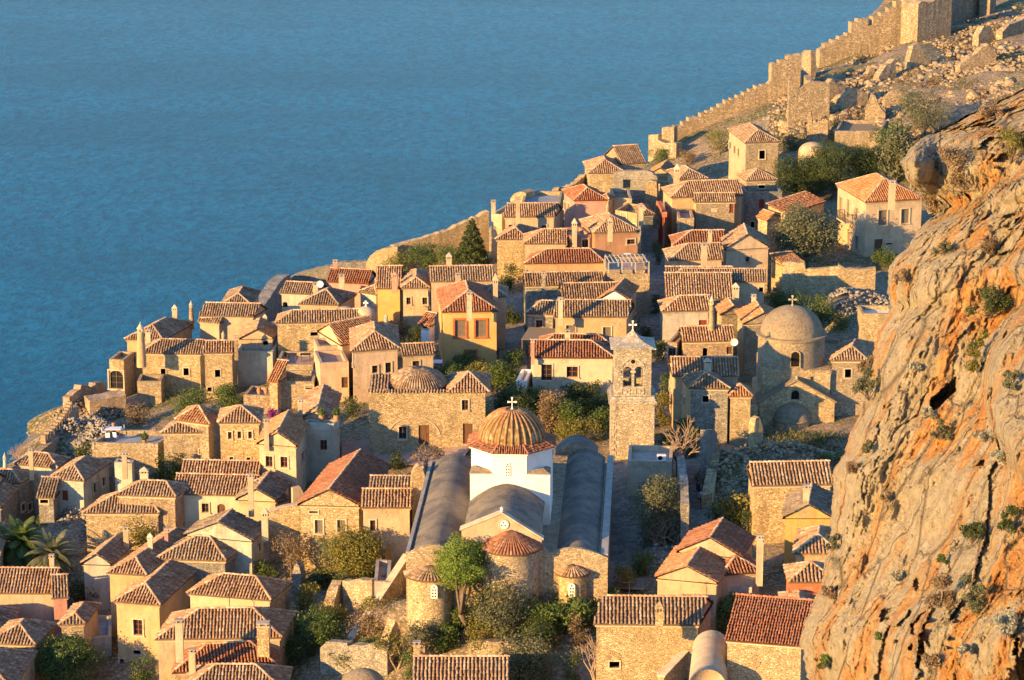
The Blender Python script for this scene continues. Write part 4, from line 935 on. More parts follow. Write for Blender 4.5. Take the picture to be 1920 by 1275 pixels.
h('low house with a dark striped roof below the white shed', (752,667), (816,664), ('R',814,648), 'gx', 'tan', 'dark', -.9, [(780,683,13,13,'w')], ry=646)
h('pinkish house with an orange tiled slope above the cream terrace', (594,620), (640,648), ('R',672,606), 'gy', 'pink', 'orange', .2, [], pitch=24, wallL='pink')
h('pink cream house with hipped roof and two ornate windows by the hall', (658,659), (749,653), ('L',656,618), 'hy', 'pink', 'old', .3, [(703,692,11,14,'w'),(728,689,11,19,'w'),(668,690,4,22,'s','L')], [(724,590,612,9,'r','cream')], extra_drop=1)
h('cream walled terrace building with a white parapet and wooden door', (597,683), (658,680), 5.5, 'flat', 'pink', 'deckpink', -.9, [(647,717,12,20,'d')], extra_drop=1)
h('upper cream terrace wall building with a tiny square window', (592,652), (655,649), 4, 'flat', 'pink', 'deckpink', -.5, [(618,661,5,8,'k')])
h('low rough stone terrace with cafe tables left of the cream door', (512,685), (590,686), 6, 'flat', 'stone', 'deckpink', -2.3, [], cat='terrace', name='stone_terrace')
h('stone garden terrace holding three clay jars above the hedge', (452,742), (522,745), 4, 'flat', 'stone_pink', 'deckpink', -3.2, [], cat='terrace', name='jar_terrace')
h('long stone retaining terrace right of the clay jars', (523,718), (592,718), 5, 'flat', 'stone', 'earth', -2.5, [(588,726,4,7,'k')], cat='terrace', name='stone_terrace')
h('tiny stone hut with an orange tiled lean-to roof beside the jars', (500,715), (522,717), 3, 'shed', 'stone_gold', 'orange', -1.9, [], trim=False, cat='hut', name='stone_hut')
# --- centre
h('cream house with tiled roof at the seaward wall of the cypress', (943,407), (1041,406), ('R',1050,396), 'gx', 'cream', 'old', .5, [(958,424,8,6,'w'),(1020,425,9,6,'w')], [(971,374,405,8,'b','pink')], ry=382)
h('narrow cream annex with a roof terrace left of the cypress house', (917,402), (943,404), 7, 'flat', 'cream', 'deckblue', .6, [], [(925,379,400,8,'b','pink')])
h('small hipped roof house behind the metal awning and cypress', (928,449), (990,449), ('R',1012,430), 'hx', 'stone_gold', 'old', -.2, [])
h('cream house with a striped hipped roof left of the terracotta house', (982,457), (1065,457), 8, 'hxL', 'cream', 'old', .3, [], ry=430)
h('terracotta coloured wing with a single white framed window', (1066,444), (1113,441), 5, 'flat', 'brownwall', 'deckpink', .4, [(1097,456,12,16,'w')], [(1077,410,444,9,'p','cream')])
h('terracotta walled house with a large hipped roof and tapering chimney', (1113,437), (1200,434), ('L',1086,413), 'hx', 'brownwall', 'old', .7, [(1183,453,15,9,'w')], [(1144,408,434,9,'p','cream')])
h('pink house with a bright orange red hipped roof', (1076,376), (1141,375), ('L',1054,357), 'hx', 'rose', 'redold', .8, [(1059,385,5,14,'s','L'),(1067,388,5,14,'s','L')], wallL='rose', ry=343)
h('small stone house with two windows between pink house and ruined shell', (1123,371), (1142,374), ('L',1113,362), 'hx', 'stone_gold', 'orange', .6, [(1119,388,4,12,'w','L'),(1126,391,4,12,'w')])
h('flat grey roofed building behind the cypress house at the sea wall', (975,382), (1053,383), 8, 'flat', 'stone_gold', 'deckblue', -.2, [])
h('yellow house with a long dark red hipped roof at the centre', (983,494), (1135,492), ('R',1146,478), 'hx', 'yellow', 'redold', .9, [(1042,505,1,1,'V')], [], wallL='yellow', extra_drop=1, ry=468)
h('stone building under the pergola terrace', (1135,508), (1222,507), 8, 'flat', 'stone', 'deckpink', .4, [], extra_drop=1)
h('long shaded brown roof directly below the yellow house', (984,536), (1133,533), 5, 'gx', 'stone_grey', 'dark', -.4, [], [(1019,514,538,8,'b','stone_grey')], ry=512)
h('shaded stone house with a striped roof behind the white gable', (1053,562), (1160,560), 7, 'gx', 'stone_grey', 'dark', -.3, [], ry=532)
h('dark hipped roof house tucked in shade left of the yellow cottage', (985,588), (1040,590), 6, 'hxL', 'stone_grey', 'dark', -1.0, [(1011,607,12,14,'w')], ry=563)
h('small house with a white gable and orange left slope in the centre', (1122,561), (1178,561), ('R',1208,538), 'gy', 'cream', 'orange', -.1, [(1205,578,4,12,'w','R')], pitch=30, wallF='white')
h('yellow cottage with a striped tile roof and brown shuttered windows', (1037,594), (1178,594), ('R',1186,580), 'gx', 'yellow', 'old', 0, [(1070,617,17,15,'s'),(1138,622,15,18,'s')], [(1051,562,590,9,'b','cream')], ry=563)
h('deep red roofed house behind the pale yellow restaurant', (1010,648), (1150,650), 8, 'hx', 'yellow', 'redold', .1, [], [(1064,622,645,10,'b','trim')], ry=626)
h('pale yellow restaurant house with a dark red roof and terrace tables', (996,670), (1153,671), ('L',990,640), 'hxR', 'cream_pale', 'redold', 0, [(1025,698,20,30,'g'),(1073,697,21,20,'r')], [(999,640,662,6,'b','rose')], extra_drop=1, ry=638)
h('white walled planter terrace at the left of the restaurant', (963,716), (990,717), 5, 'flat', 'white', 'deckpink', -2.2, [], cat='terrace', name='white_terrace')
# --- upper town
h('dark roofed house highest by the sea beside the ruined shell', (1103,325), (1173,324), 7, 'hx', 'stone_gold', 'old', .6, [], ry=289)
h('second dark roof joining on the right at the seaward edge', (1165,308), (1212,305), 7, 'gx', 'stone', 'old', .7, [])
h('small orange roofed house right of the ruined shell', (1213,328), (1262,333), ('L',1207,312), 'gy', 'stone_gold', 'orange', .7, [], pitch=30)
h('yellow hipped house with a tall slim chimney in the upper town', (1272,337), (1328,335), ('L',1247,321), 'hy', 'yellow', 'old', .7, [(1251,345,3,9,'s','L'),(1259,350,3,9,'s','L')], [(1269,308,345,10,'p','cream')], wallL='cream')
h('tall cream and stone house below the fortress wall', (1396,268), (1463,266), ('L',1364,243), 'hy', 'stone', 'old', 1.0, [(1429,290,11,16,'k'),(1367,270,4,13,'w','L'),(1378,280,4,14,'w','L'),(1385,285,4,14,'w','L')], [(1434,224,250,8,'b','stone_grey')], wallL='cream', extra_drop=1.5)
h('stone house with a small hipped roof below the tall cream house', (1398,339), (1458,337), ('L',1381,327), 'hy', 'stone', 'old', .6, [(1428,350,4,6,'k')])
h('wide crumbling plaster and stone house with red shutter', (1396,362), (1470,361), 6, 'flat', 'stone_grey', 'earth', -.2, [(1428,382,10,17,'R'),(1411,421,7,11,'k')], extra_drop=1)
h('tall yellow house with a long striped roof in the upper town', (1258,370), (1395,366), ('L',1244,357), 'hxL', 'yellow', 'old', .9, [(1246,385,3,12,'s','L'),(1251,392,3,12,'s','L')], wallL='yellow', extra_drop=2, ry=341)
h('stone fronted lower half of the tall yellow house with blocked window', (1302,379), (1381,378), 6, 'gx', 'stone', 'old', .5, [(1338,394,13,8,'V'),(1385,388,8,20,'R'),(1298,400,4,20,'s','L')], wallL='yellow', extra_drop=2, ry=363)
h('flat topped stone block with yellow left side below blocked window', (1269,411), (1305,411), 6, 'flat', 'stone', 'deckpink', -.6, [(1263,433,3,12,'s','L'),], wallL='yellow', extra_drop=1)
h('narrow bright red house along the lane in the upper town', (1243,399), (1250,399), ('L',1231,376), 'flat', 'redwall', 'deckpink', -.2, [(1233,412,3,13,'s','L')], wallL='redwall', extra_drop=1)
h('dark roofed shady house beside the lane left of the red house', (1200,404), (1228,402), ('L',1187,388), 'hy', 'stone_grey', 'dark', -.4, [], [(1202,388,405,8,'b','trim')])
h('reddish roofed house below the stone block in the right quarter', (1262,460), (1362,459), 6, 'hxL', 'yellow', 'redold', -.1, [], [(1331,436,458,7,'b','cream')], ry=433)
h('cream house with striped hipped roof and big plain chimney', (1254,488), (1357,486), 6.5, 'hxL', 'cream', 'old', 0, [], [(1320,460,488,11,'b','cream')], wallL='yellow', ry=458)
h('small cream gabled house with one dark window and white chair', (1358,468), (1444,463), ('R',1446,442), 'gy', 'cream', 'old', .2, [(1401,486,7,10,'w')], pitch=30)
h('long triple roof building uppermost row in the right quarter', (1250,527), (1437,528), 5.5, 'hxL', 'cream', 'old', .3, [(1430,543,8,9,'k')], wallL='cream', ry=504)
h('middle row of the long triple roof building', (1249,540), (1377,540), 3.5, 'shed', 'stone', 'old', -.2, [], pitch=24)
h('lower row of the long triple roof building beside the stone chimney', (1248,560), (1377,560), 4.2, 'shed', 'stone', 'old', -.5, [], [(1379,531,560,12,'p','trim')], pitch=24)
h('grey plastered stone house with wide striped roof and conical chimney', (1240,584), (1332,582), ('L',1234,566), 'hxL', 'greywall', 'old', -.1, [(1318,606,15,12,'R')], [(1334,556,612,11,'r','stone_gold')], wallL='stone_pale', extra_drop=1, ry=556)
h('small stone house with an orange tiled left slope behind the chimney', (1350,590), (1400,586), ('L',1340,575), 'gy', 'stone', 'orange', 0, [(1366,608,1,1,'V')], pitch=28, wallL='stone_gold')
h('tall stone house with orange tiles left of the stone dome', (1393,607), (1470,604), ('L',1379,585), 'gy', 'stone', 'orange', .5, [(1437,614,11,14,'w')], [(1413,556,572,8,'b','trim')], pitch=26, wallL='stone_gold', extra_drop=1)
h('stone annex with a broken white shelter in front of the tall stone house', (1399,636), (1431,637), 4, 'flat', 'stone', 'deckblue', -1.6, [])
h('pinkish stone house with an arched window and striped roof', (1279,641), (1379,639), ('L',1271,622), 'gx', 'stone_pink', 'old', -.5, [(1322,660,9,15,'o'),(1369,657,10,14,'d')], ry=613)
h('flat walled stone yard with an arch left of the pinkish house', (1247,643), (1272,645), 5, 'flat', 'stone_pink', 'deckpink', -1.1, [(1259,662,14,24,'A')])
h('yellow sided house with large scalloped tile roof and stepped chimney', (1260,705), (1388,705), ('L',1249,672), 'gx', 'cream', 'old', .2, [(1252,708,3,14,'s','L')], [(1327,672,694,13,'p','trim')], sp=.30, wallL='yellow', extra_drop=1, ry=670)
h('stone house with yellow left wall and grey scalloped hipped roof', (1292,728), (1370,729), ('L',1273,705), 'hx', 'stone_grey', 'dark', 0, [(1323,748,11,12,'k'),(1279,745,3,16,'s','L'),(1284,752,3,16,'s','L')], sp=.30, wallL='yellow', extra_drop=1, ry=696)
h('tiny stone kiosk with an orange pyramid roof', (1366,743), (1412,743), 2.6, 'pyr', 'stone_gold', 'orange', -.9, [], pitch=36, cat='kiosk', name='stone_kiosk')
h('stone house with striped roof to the right of the stone dome', (1556,676), (1628,676), ('R',1640,655), 'hx', 'stone', 'old', .4, [(1590,700,12,16,'k')], extra_drop=1, ry=632)
h('ruined hut with white flat roof beside the cliff', (1613,590), (1680,590), ('L',1604,572), 'flat', 'stone_gold', 'white', -.6, [], cat='hut', name='ruined_hut')
h('large cream two storey house with balcony near the cliff', (1622,379), (1733,373), ('L',1567,346), 'hy', 'cream', 'orange', 1.3, [(1655,408,16,28,'s'),(1697,405,15,27,'s'),(1647,462,15,27,'d'),(1667,457,3,3,'k'),(1577,382,5,26,'s','L'),(1591,390,5,34,'s','L'),(1607,402,5,26,'s','L'),(1592,450,5,32,'s','L'),(1607,455,5,26,'s','L')], [(1672,343,374,12,'b','cream'),(1712,335,355,11,'b','mint')], wallL='cream', extra_drop=1.5, name='cream_house')
h('small stone house with a plain orange lit roof above the olive tree', (1475,402), (1549,378), ('L',1463,384), 'shed', 'stone_gold', 'orange', -.2, [], pitch=10)
h('little lower roof left of the olive tree with pink door', (1438,414), (1466,408), ('L',1430,404), 'gy', 'stone_gold', 'orange', -.7, [])
# --- right foreground
h('orange tiled house front block with a cream gable at lower right', (1227,1083), (1347,1094), ('R',1385,1036), 'gy', 'cream', 'orange', .1, [], pitch=24)
h('rear block of the orange tiled house with patched brown right slope', (1268,1034), (1392,1046), ('R',1416,1008), 'gy', 'pink', 'redold', .35, [], [(1423,1008,1068,10,'b','pink')], pitch=27)
h('low side roof of the orange tiled house with a tall white chimney', (1352,1078), (1430,1072), 5, 'hx', 'pink', 'redold', -1.0, [], [(1425,1015,1072,10,'b','cream_pale')])
h('blue grey flat terrace at the right of the orange tiled house', (1360,1102), (1414,1105), 5, 'flat', 'greywall', 'deckblue', -2.2, [])
h('stone house with a long boldly striped roof at lower right', (1112,1170), (1312,1172), ('R',1336,1150), 'gx', 'stone_gold', 'old', .6, [(1152,1246,8,12,'k')], [(1236,1128,1172,14,'p','stone_gold')], sp=.31, extra_drop=1, ry=1118)
h('dark little roof peeping behind the long striped roof', (1258,1119), (1340,1127), 4, 'gy', 'cream', 'dark', -1.9, [], pitch=14)
h('yellow stone building with a flat modern red tile roof at the bottom', (1358,1200), (1507,1212), 5.5, 'shed', 'stone_gold', 'red', 1.0, [], pitch=17, sp=.22, extra_drop=3)
h('long stone house with a broad striped roof below the dome', (1410,911), (1562,908), ('L',1403,890), 'gx', 'stone_gold', 'old', .2, [(1423,925,1,1,'V')], [], sp=.31, wallL='stone_gold', ry=868)
h('mustard yellow gabled house with a slim cream chimney', (1467,971), (1562,971), ('R',1568,930), 'gy', 'mustard', 'dark', .3, [], [(1511,914,950,11,'b','cream')], pitch=28, extra_drop=2)
h('striped hipped roof house right below the mustard gable', (1487,1038), (1575,1038), ('L',1497,986), 'hx', 'yellow', 'old', 0, [], sp=.31, ry=984)
h('house with red orange parapet terrace beside the cliff foot', (1478,1092), (1570,1092), 6, 'hx', 'redwall', 'old', .1, [], sp=.31, ry=1055)
h('bright orange red terrace parapet below the striped roofs', (1473,1114), (1556,1118), 4, 'flat', 'redwall', 'deckblue', -.7, [])
h('small patched roof above the modern red tile roof', (1462,1162), (1536,1164), 6, 'hx', 'redwall', 'old', -1.0, [])
h('striped roof cut by the bottom edge at the centre', (772,1290), (955,1290), 8.5, 'gx', 'stone_gold', 'old', .6, [], [(782,1207,1240,13,'b','stone_gold')], sp=.31, ry=1232)

# the town goes on beyond the left and lower edges
off = [(-110,930),(-190,985),(-130,1040),(-250,1075),(-150,1110),(-330,1000),(-240,1165),(-120,1195),(-350,1130),(-200,1260),(-90,1290),(-330,1250),(-60,1390),(-230,1370),(90,1400),(240,1410),(400,1405),(-460,1190),(-440,1060),(-120,1480),(120,1500),(-380,1360)]
for i, (a, b) in enumerate(off[:16]):
    wpx = random.uniform(85, 140); h('house of the same town just beyond the left or lower edge of the view', (a, b), (a+wpx, b+random.uniform(-6, 8)), random.uniform(6, 9), random.choice(('hx', 'gx', 'hx')), random.choice(('stone', 'cream', 'stone_gold', 'tan')), 'old', random.uniform(.2, 1.4))
# ============================================================ CHURCH
def radial_tiles(cx, cy, prof, a0, a1, n, acc, r=.15, rot=0):
    """rows of cover tiles that run down a dome or half cone. prof = [(radius, z)] from the rim to the top"""
    P = []; 
    L = [0]
    for (r0, z0), (r1, z1) in zip(prof[:-1], prof[1:]): L.append(L[-1]+math.hypot(r1-r0, z1-z0))
    tot = L[-1]; m = max(3, int(tot/.4)); rs = np.array([p[0] for p in prof]); zs = np.array([p[1] for p in prof]); L = np.array(L)
    for i in range(n):
        a = a0+(a1-a0)*(i+.5)/n; ca, sa = math.cos(a), math.sin(a); t_ = np.array([-sa, ca, 0])
        for k in range(m):
            s0 = tot*k/m-.04; s1 = tot*(k+1)/m+.03; q = []
            for s_, lift in ((s0, .06), (s1, .03)):
                rr = float(np.interp(s_, L, rs)); zz = float(np.interp(s_, L, zs)); q.append((rr, zz, lift))
            if q[1][0] < .10: continue
            # every second row stops half way up, where the rows crowd
            wd0 = min(r, q[0][0]*(a1-a0)/n*.42); wd1 = min(r, q[1][0]*(a1-a0)/n*.40)
            if wd1 < .012: continue
            vs = []; dr = q[1][0]-q[0][0]; dz = q[1][1]-q[0][1]; ln = math.hypot(dr, dz); nr, nz = dz/ln, -dr/ln
            for (rr, zz, lf), wd in ((q[0], wd0), (q[1], wd1)):
                for an in _ang:
                    o_ = math.sin(an)*wd+lf; R_ = rr+nr*o_; vs.append(np.array([cx+ca*R_, cy+sa*R_, zz+nz*o_])+t_*math.cos(an)*wd)
            base = sum(len(x) for x in acc['V']); acc['V'].append(np.array(vs)); acc['F'].append(np.array([(0,1,5,4),(1,2,6,5),(2,3,7,6),(0,3,2,1)])+base); acc['R'].append(np.full(4, random.random()))
z3 = np.array([0, 0, 1.])
def cross(base, H, parent=None, th=.12, mat='white'):
    if parent is None: root = None
    mb = MB(); b = np.array(base); mb.box(b, th*1.0, th, H); mb.box(b+np.array([-H*.32, 0, H*.6]) + np.array([H*.32,0,0]), H*.62, th, th)
    for p in ((0, H), (-H*.32, H*.6+th/2), (H*.32, H*.6+th/2)):
        mb.box(b+np.array([p[0], 0, p[1]-th*.9]), th*1.9, th*1.1, th*1.8)
    mb.frust(b-np.array([0,0,.15]), th*3.2, th*3.2, th*1.2, th*1.2, .3); return mb.build('cross', mat, parent)
def pierced(root, P, u, n, c, rw, rh, holes, hr):
    """pierced stone window slab with round holes. c=(s,z) centre"""
    def pt(s, z, d): return P+u*s-n*d+z3*z
    mb = MB(); N = 14; pts = []
    for i in range(N+1):
        a = math.pi*i/N; pts.append((c[0]+rw*math.cos(a), c[1]+rh-rw+rw*math.sin(a)))
    pts += [(c[0]-rw, c[1]-rh), (c[0]+rw, c[1]-rh)]
    mb.extr([pt(s, z, .07) for s, z in pts], n*.2); o = mb.build('window', 'white', root)
    for (a, b) in holes:
        h_ = MB(); h_.add([pt(c[0]+a+hr*math.cos(t_), c[1]+b+hr*math.sin(t_), .076) for t_ in np.linspace(0, 2*math.pi, 9)[:-1]], [tuple(range(8))]); h_.build('light_hole', 'dark', o)
def church():
    zv = hit(800, 850, .2)[2]+.4
    A = atz(768, 1042, zv); B = atz(1133, 1048, zv); D0 = atz(812, 868, zv); C0 = atz(1145, 872, zv)
    u = B-A; W = np.linalg.norm(u); u /= W; e = (D0+C0)/2-(A+B)/2; Ld = np.linalg.norm(e); e /= Ld; perp = np.array([-u[1], u[0], 0]); n_out = -perp
    zg = min(gz(*A[:2]), gz(*B[:2]))-1.5; org = (A+B)/2; org = np.array([org[0], org[1], zg+1.5])
    root = thing('church', 'white domed three aisled church with grey vaulted roofs and tiled dome', 'church', org)
    def S(px, py, P, n): X = onplane(px, py, P, n); return (X-A)@u, X[2]
    # front gable plane
    sL, zL = S(868, 992, A, perp); sR, zR_ = S(1014, 1010, A, perp); sP, zP = S(941, 962, A, perp)
    def F(s, z, b=0): return np.array([*(A+u*s+e*b)[:2], z])
    eave_c = (zL+zR_)/2; sC = (sL+sR)/2
    # drum position: central ridge meets it at (953,903)
    q = atz(953, 903, zP); bD = max(4.0, (q-A)@e)
    # left, right aisles
    def vault(name, s0, s1, b0, b1, zb, rise, mat='vault', N=12, skew=0):
        mb = MB(); rows_ = []
        for b in np.linspace(b0, b1, 14):
            r_ = []
            for i in range(N+1):
                t_ = i/N; k = 1-abs(2*t_-1)**1.7; r_.append(F(s0+(s1-s0)*t_+skew*b, zb+rise*k+random.gauss(0, .02), b))
            rows_.append(r_)
        V = [p for r_ in rows_ for p in r_]; Fs = []
        for i in range(13):
            for j in range(N): a = i*(N+1)+j; Fs.append((a, a+1, a+N+2, a+N+1))
        mb.add(V, Fs); o = mb.build(name, mat, root, True)
        for b in (b0, b1):
            g = MB(); g.poly([F(s0+(s1-s0)*i/N+skew*b, zb+rise*(1-abs(2*i/N-1)**1.7)-.01, b) for i in range(N+1)]); g.build('vault_end', 'stone', root)
        return o
    h_v = max(.8, (zP-eave_c))
    vault('aisle_vault', 0.0, sL-.45, .35, Ld, zv, .95)
    vault('aisle_vault', sR+1.3, W-.5, .35, Ld+2.5, zv, .85)
    vault('aisle_vault', W-5.2, W-1.2, Ld+2.5, Ld+5.5, zv+.1, 1.2)
    vault('nave_vault', sL, sR, .3, bD+.2, eave_c, h_v-.15)
    vault('nave_vault', sL+.3, sR-.3, bD+6.8, Ld+1, eave_c-.2, h_v-.25)
    # walls under the vaults
    def wallbox(name, s0, s1, b0, b1, z0, z1, mat):
        mb = MB(); c = [F(s0, z0, b0), F(s1, z0, b0), F(s1, z0, b1), F(s0, z0, b1)]; t_ = [p+z3*(z1-z0) for p in c]
        mb.add(c+t_, [(0,1,5,4),(1,2,6,5),(2,3,7,6),(3,0,4,7),(4,5,6,7)], .5); return mb.build(name, mat, root)
    wallbox('wall', -.25, W+.25, 0.02, Ld+.5, zg, zv-.02, 'stone')
    wallbox('wall', sL+.15, sR-.15, .05, Ld+.8, zv-.02, eave_c-.02, 'cream')
    wallbox('parapet', W-.28, W+.3, .3, Ld+2, zv-.02, zv+.35, 'concrete')
    wallbox('gutter_wall', -.35, -.05, .2, Ld, zv-.02, zv+.28, 'concrete')
    # east wall top that follows the aisles
    mb = MB(); pl = [F(-.3, zg, -.1)]; zt = []
    for i in range(25):
        s = -.3+(W+.6)*i/24
        if s < sL: t_ = (s+.3)/(sL+.3); z = zv+.12+.93*(1-abs(2*min(1, t_)-1)**1.7)
        elif s > sR: t_ = (s-sR)/(W+.3-sR); z = zv+.12+.83*(1-abs(2*max(0, t_)-1)**1.7)
        else: z = zv+1.2
        zt.append(F(s, z, -.1))
    mb.extr([F(-.3, zg, -.1), F(W+.3, zg, -.1)]+zt[::-1], perp*.4); mb.build('east_wall', 'stone', root)
    # central gable
    mb = MB(); mb.extr([F(sL-.1, zv, -.25), F(sR+.1, zv, -.25), F(sR+.1, zR_, -.25), F(sP, zP, -.25), F(sL-.1, zL, -.25)], perp*.6); mb.build('gable', 'cream', root)
    mb = MB()
    for p, q_ in ((F(sL-.25, zL-.02, -.35), F(sP, zP+.05, -.35)), (F(sR+.25, zR_-.02, -.35), F(sP, zP+.05, -.35))):
        mb.add([p, q_, q_+perp*.8, p+perp*.8, p+z3*.14, q_+z3*.14, q_+perp*.8+z3*.14, p+perp*.8+z3*.14], [(0,3,2,1),(4,5,6,7),(0,1,5,4),(1,2,6,5),(2,3,7,6),(3,0,4,7)])
    mb.build('gable_coping', 'trim', root); fi = MB(); c0 = F(sP, zP+.15, -.05); fi.lathe(c0, [(.16, 0), (.09, .12), (.17, .28), (.01, .45)], 8); fi.build('finial', 'white', root, True)
    # medallion window
    sm, zm = S(944, 983, F(0, zv, -.25), perp); Pm = F(0, 0, -.25)
    g = MB(); cc_ = Pm+u*sm+z3*zm; N = 16; ring = []
    g.add([cc_-perp*.05+u*math.cos(t_)*.36+z3*math.sin(t_)*.36 for t_ in np.linspace(0, 2*math.pi, 17)[:-1]], [tuple(range(16))]); md = g.build('medallion_window', 'white', root)
    g = MB()
    for i in range(16):
        t0, t1 = 2*math.pi*i/16, 2*math.pi*(i+1)/16; q4 = []
        for t_, r_ in ((t0, .36), (t1, .36), (t1, .46), (t0, .46)): q4.append(cc_-perp*.10+u*math.cos(t_)*r_+z3*math.sin(t_)*r_)
        g.extr(q4, perp*.1)
    g.build('frame', 'trim', md)
    for a, b in ((0, .14), (-.14, -.1), (.14, -.1)):
        g = MB(); g.add([cc_-perp*.058+u*(a+.075*math.cos(t_))+z3*(b+.075*math.sin(t_)) for t_ in np.linspace(0, 2*math.pi, 9)[:-1]], [tuple(range(8))]); g.build('light_hole', 'dark', md)
    # apses: round bodies with half-cone tile roofs
    ang = math.atan2(u[1], u[0])
    def apse(pxL, pxR, pyeave, pytop, mat, zr=None, win=None, cone='tile_old'):
        s0, z0_ = S(pxL, pyeave, A, perp); s1, _ = S(pxR, pyeave, A, perp); c = (s0+s1)/2; r = (s1-s0)/2; _, zt_ = S((pxL+pxR)/2, pytop, A, perp)
        ze = z0_ if zr is None else zr; cb = F(c, 0, -.1); ap = MB(); ap.lathe((cb[0], cb[1], zg), [(r, 0), (r, ze-zg)], 22, ang+math.pi, ang+2*math.pi); b = ap.build('apse', mat, root, True)
        r2 = r+.3; hh = max(.6, zt_-ze); prof = [(r2, ze), (.05, ze+hh)]
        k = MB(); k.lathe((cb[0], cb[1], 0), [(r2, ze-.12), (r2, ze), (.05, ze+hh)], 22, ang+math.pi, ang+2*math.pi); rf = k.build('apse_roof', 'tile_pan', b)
        acc = newacc(); radial_tiles(cb[0], cb[1], prof, ang+math.pi, ang+2*math.pi, int(math.pi*r2/.3), acc); flush(acc, 'roof_tiles', cone, rf)
        return c, r, ze, cb, b
    apse(905, 1012, 1020, 990, 'stone', None, None, 'tile_red')
    # flank apses
    for (a, b, ye, yt, wx, wy, ww) in ((764, 850, 1072, 1058, 814, 1109, 9), (1046, 1100, 1070, 1056, 1072, 1106, 9)):
        c, r, ze, cb, ob = apse(a, b, ye, yt, 'stone_gold')
        Pw = np.array([cb[0], cb[1], 0])-perp*(r+.02); sw, zw_ = S(wx, wy, Pw, perp); base = np.array([*A[:2], 0])-perp*(r+.1+.0)
        sc = (Pw-A)@u; off = max(-r*.4, min(r*.4, sw-sc)); rr = math.sqrt(r*r-off*off); P0 = np.array([cb[0], cb[1], 0])+u*off-perp*(rr+.06)
        pierced(ob, P0, u, perp, (0, zw_), .28, .62, [(x_, y_) for y_ in (-.42, -.14, .14) for x_ in (-.11, .11)]+[(0, .40)], .075)
    # drum on its square white base
    f0 = F(0, zv, bD); sl, _ = S(880, 900, f0, perp); 
    def S2(px, py): X = onplane(px, py, f0, perp); return (X-A)@u, X[2]
    s0, _ = S2(881, 900); s1, _ = S2(1031, 900); hw = (s1-s0)/2; sc = (s0+s1)/2; cD = F(sc, 0, bD)+perp*hw
    zsq = S2(885, 888)[1]; zoc = S2(950, 853)[1]; zst = S2(950, 845)[1]
    mb = MB(); mb.box(np.array([cD[0], cD[1], zv-.5]), 2*hw, 2*hw, zsq-zv+.5, u, perp); base_ = mb.build('drum_base', 'white', root)
    mb = MB(); ap_ = hw*1.004; Rc = ap_/math.cos(math.pi/8); pts = []
    for i in range(8): a = ang+math.pi/8+i*math.pi/4; pts.append((cD[0]+Rc*math.cos(a), cD[1]+Rc*math.sin(a), zsq-1.2))
    mb.extr(pts, z3*(zoc-zsq+1.2)); dr = mb.build('drum', 'white', root)
    for i in range(4):  # corner caps of the square base
        a = ang+math.pi/4+i*math.pi/2; d = np.array([math.cos(a), math.sin(a), 0]); t_ = np.array([-d[1], d[0], 0]); cor = np.array([cD[0], cD[1], zsq])+d*hw*1.414; w_ = hw*.60
        mb = MB(); K = 6
        p0 = cor-(d-t_)/1.414*0; e1 = (-d+t_)/1.414; e2 = (-d-t_)/1.414; L_ = hw*.62
        top = cor-d*.9+z3*.42; o1 = cor+e1*L_; o2 = cor+e2*L_; lo = z3*.03
        mb.add([cor+d*.1+lo, o1+lo, o1-d*.3+z3*.2, top, o2-d*.3+z3*.2, o2+lo], [(0,1,2,3),(0,3,4,5)]); mb.extr([cor+d*.1, o1, o2], z3*.03); mb.build('corner_cap', 'domestone', base_)
    mb = MB(); pts = [];
    Rr = Rc+.22
    for i in range(8): a = ang+math.pi/8+i*math.pi/4; pts.append((cD[0]+Rr*math.cos(a), cD[1]+Rr*math.sin(a), zoc))
    mb.extr(pts, z3*.16); mb.build('drum_cornice', 'white', dr)
    # tiled skirt and dome
    Rd = 61*np.linalg.norm(cD-CAMP)/FPX*1.0; Rd = min(Rd, ap_*.90); zd = zoc+.16; Hd = Rd*.94
    mb = MB(); Rs = Rr+.12; vs = []; 
    for i in range(8): a = ang+math.pi/8+i*math.pi/4; vs.append((cD[0]+Rs*math.cos(a), cD[1]+Rs*math.sin(a), zd)); 
    for i in range(8): a = ang+math.pi/8+i*math.pi/4; vs.append((cD[0]+Rd*.98*math.cos(a), cD[1]+Rd*.98*math.sin(a), zd+.50))
    mb.add(vs, [(i, (i+1)%8, (i+1)%8+8, i+8) for i in range(8)]+[tuple(range(8))]); sk = mb.build('skirt_roof', 'tile_pan_red', dr)
    acc = newacc()
    for i in range(8): j = (i+1)%8; tile_slope([vs[i], vs[j], vs[j+8], vs[i+8]], .2, .3, acc)
    flush(acc, 'skirt_tiles', 'tile_red', dr); acc = newacc()
    for i in range(8): ridge_line(vs[i], vs[i+8], acc, .1, .35)
    flush(acc, 'ridge_tiles', 'ridge_red', dr)
    prof = [(Rd*math.cos(t_), zd+.25+Hd*math.sin(t_)) for t_ in np.linspace(0, math.pi/2*.97, 14)]
    mb = MB(); mb.lathe((cD[0], cD[1], 0), prof+[(.02, zd+.25+Hd)], 40); dm = mb.build('dome', 'tile_dark' if False else 'dome_tile', root, True)
    acc = newacc(); radial_tiles(cD[0], cD[1], prof, 0, 2*math.pi, 30, acc, .11); o = flush(acc, 'dome_ribs', 'ridge_orange', dm)
    cross(np.array([cD[0], cD[1], zd+.25+Hd]), 1.0, dm, .085)
    # pierced window of the drum
    Pf = np.array([cD[0], cD[1], 0])-perp*(ap_+.01); sw = (onplane(952, 880, Pf, perp)-Pf)@u; zw_ = onplane(952, 880, Pf, perp)[2]
    pierced(dr, Pf, u, perp, (sw, zw_), .24, .66, [(x_, y_) for y_ in (-.5, -.25, 0, .25) for x_ in (-.1, .1)]+[(0, .47)], .065)
    for k, sg in ((1, 1), (2, -1)): pass
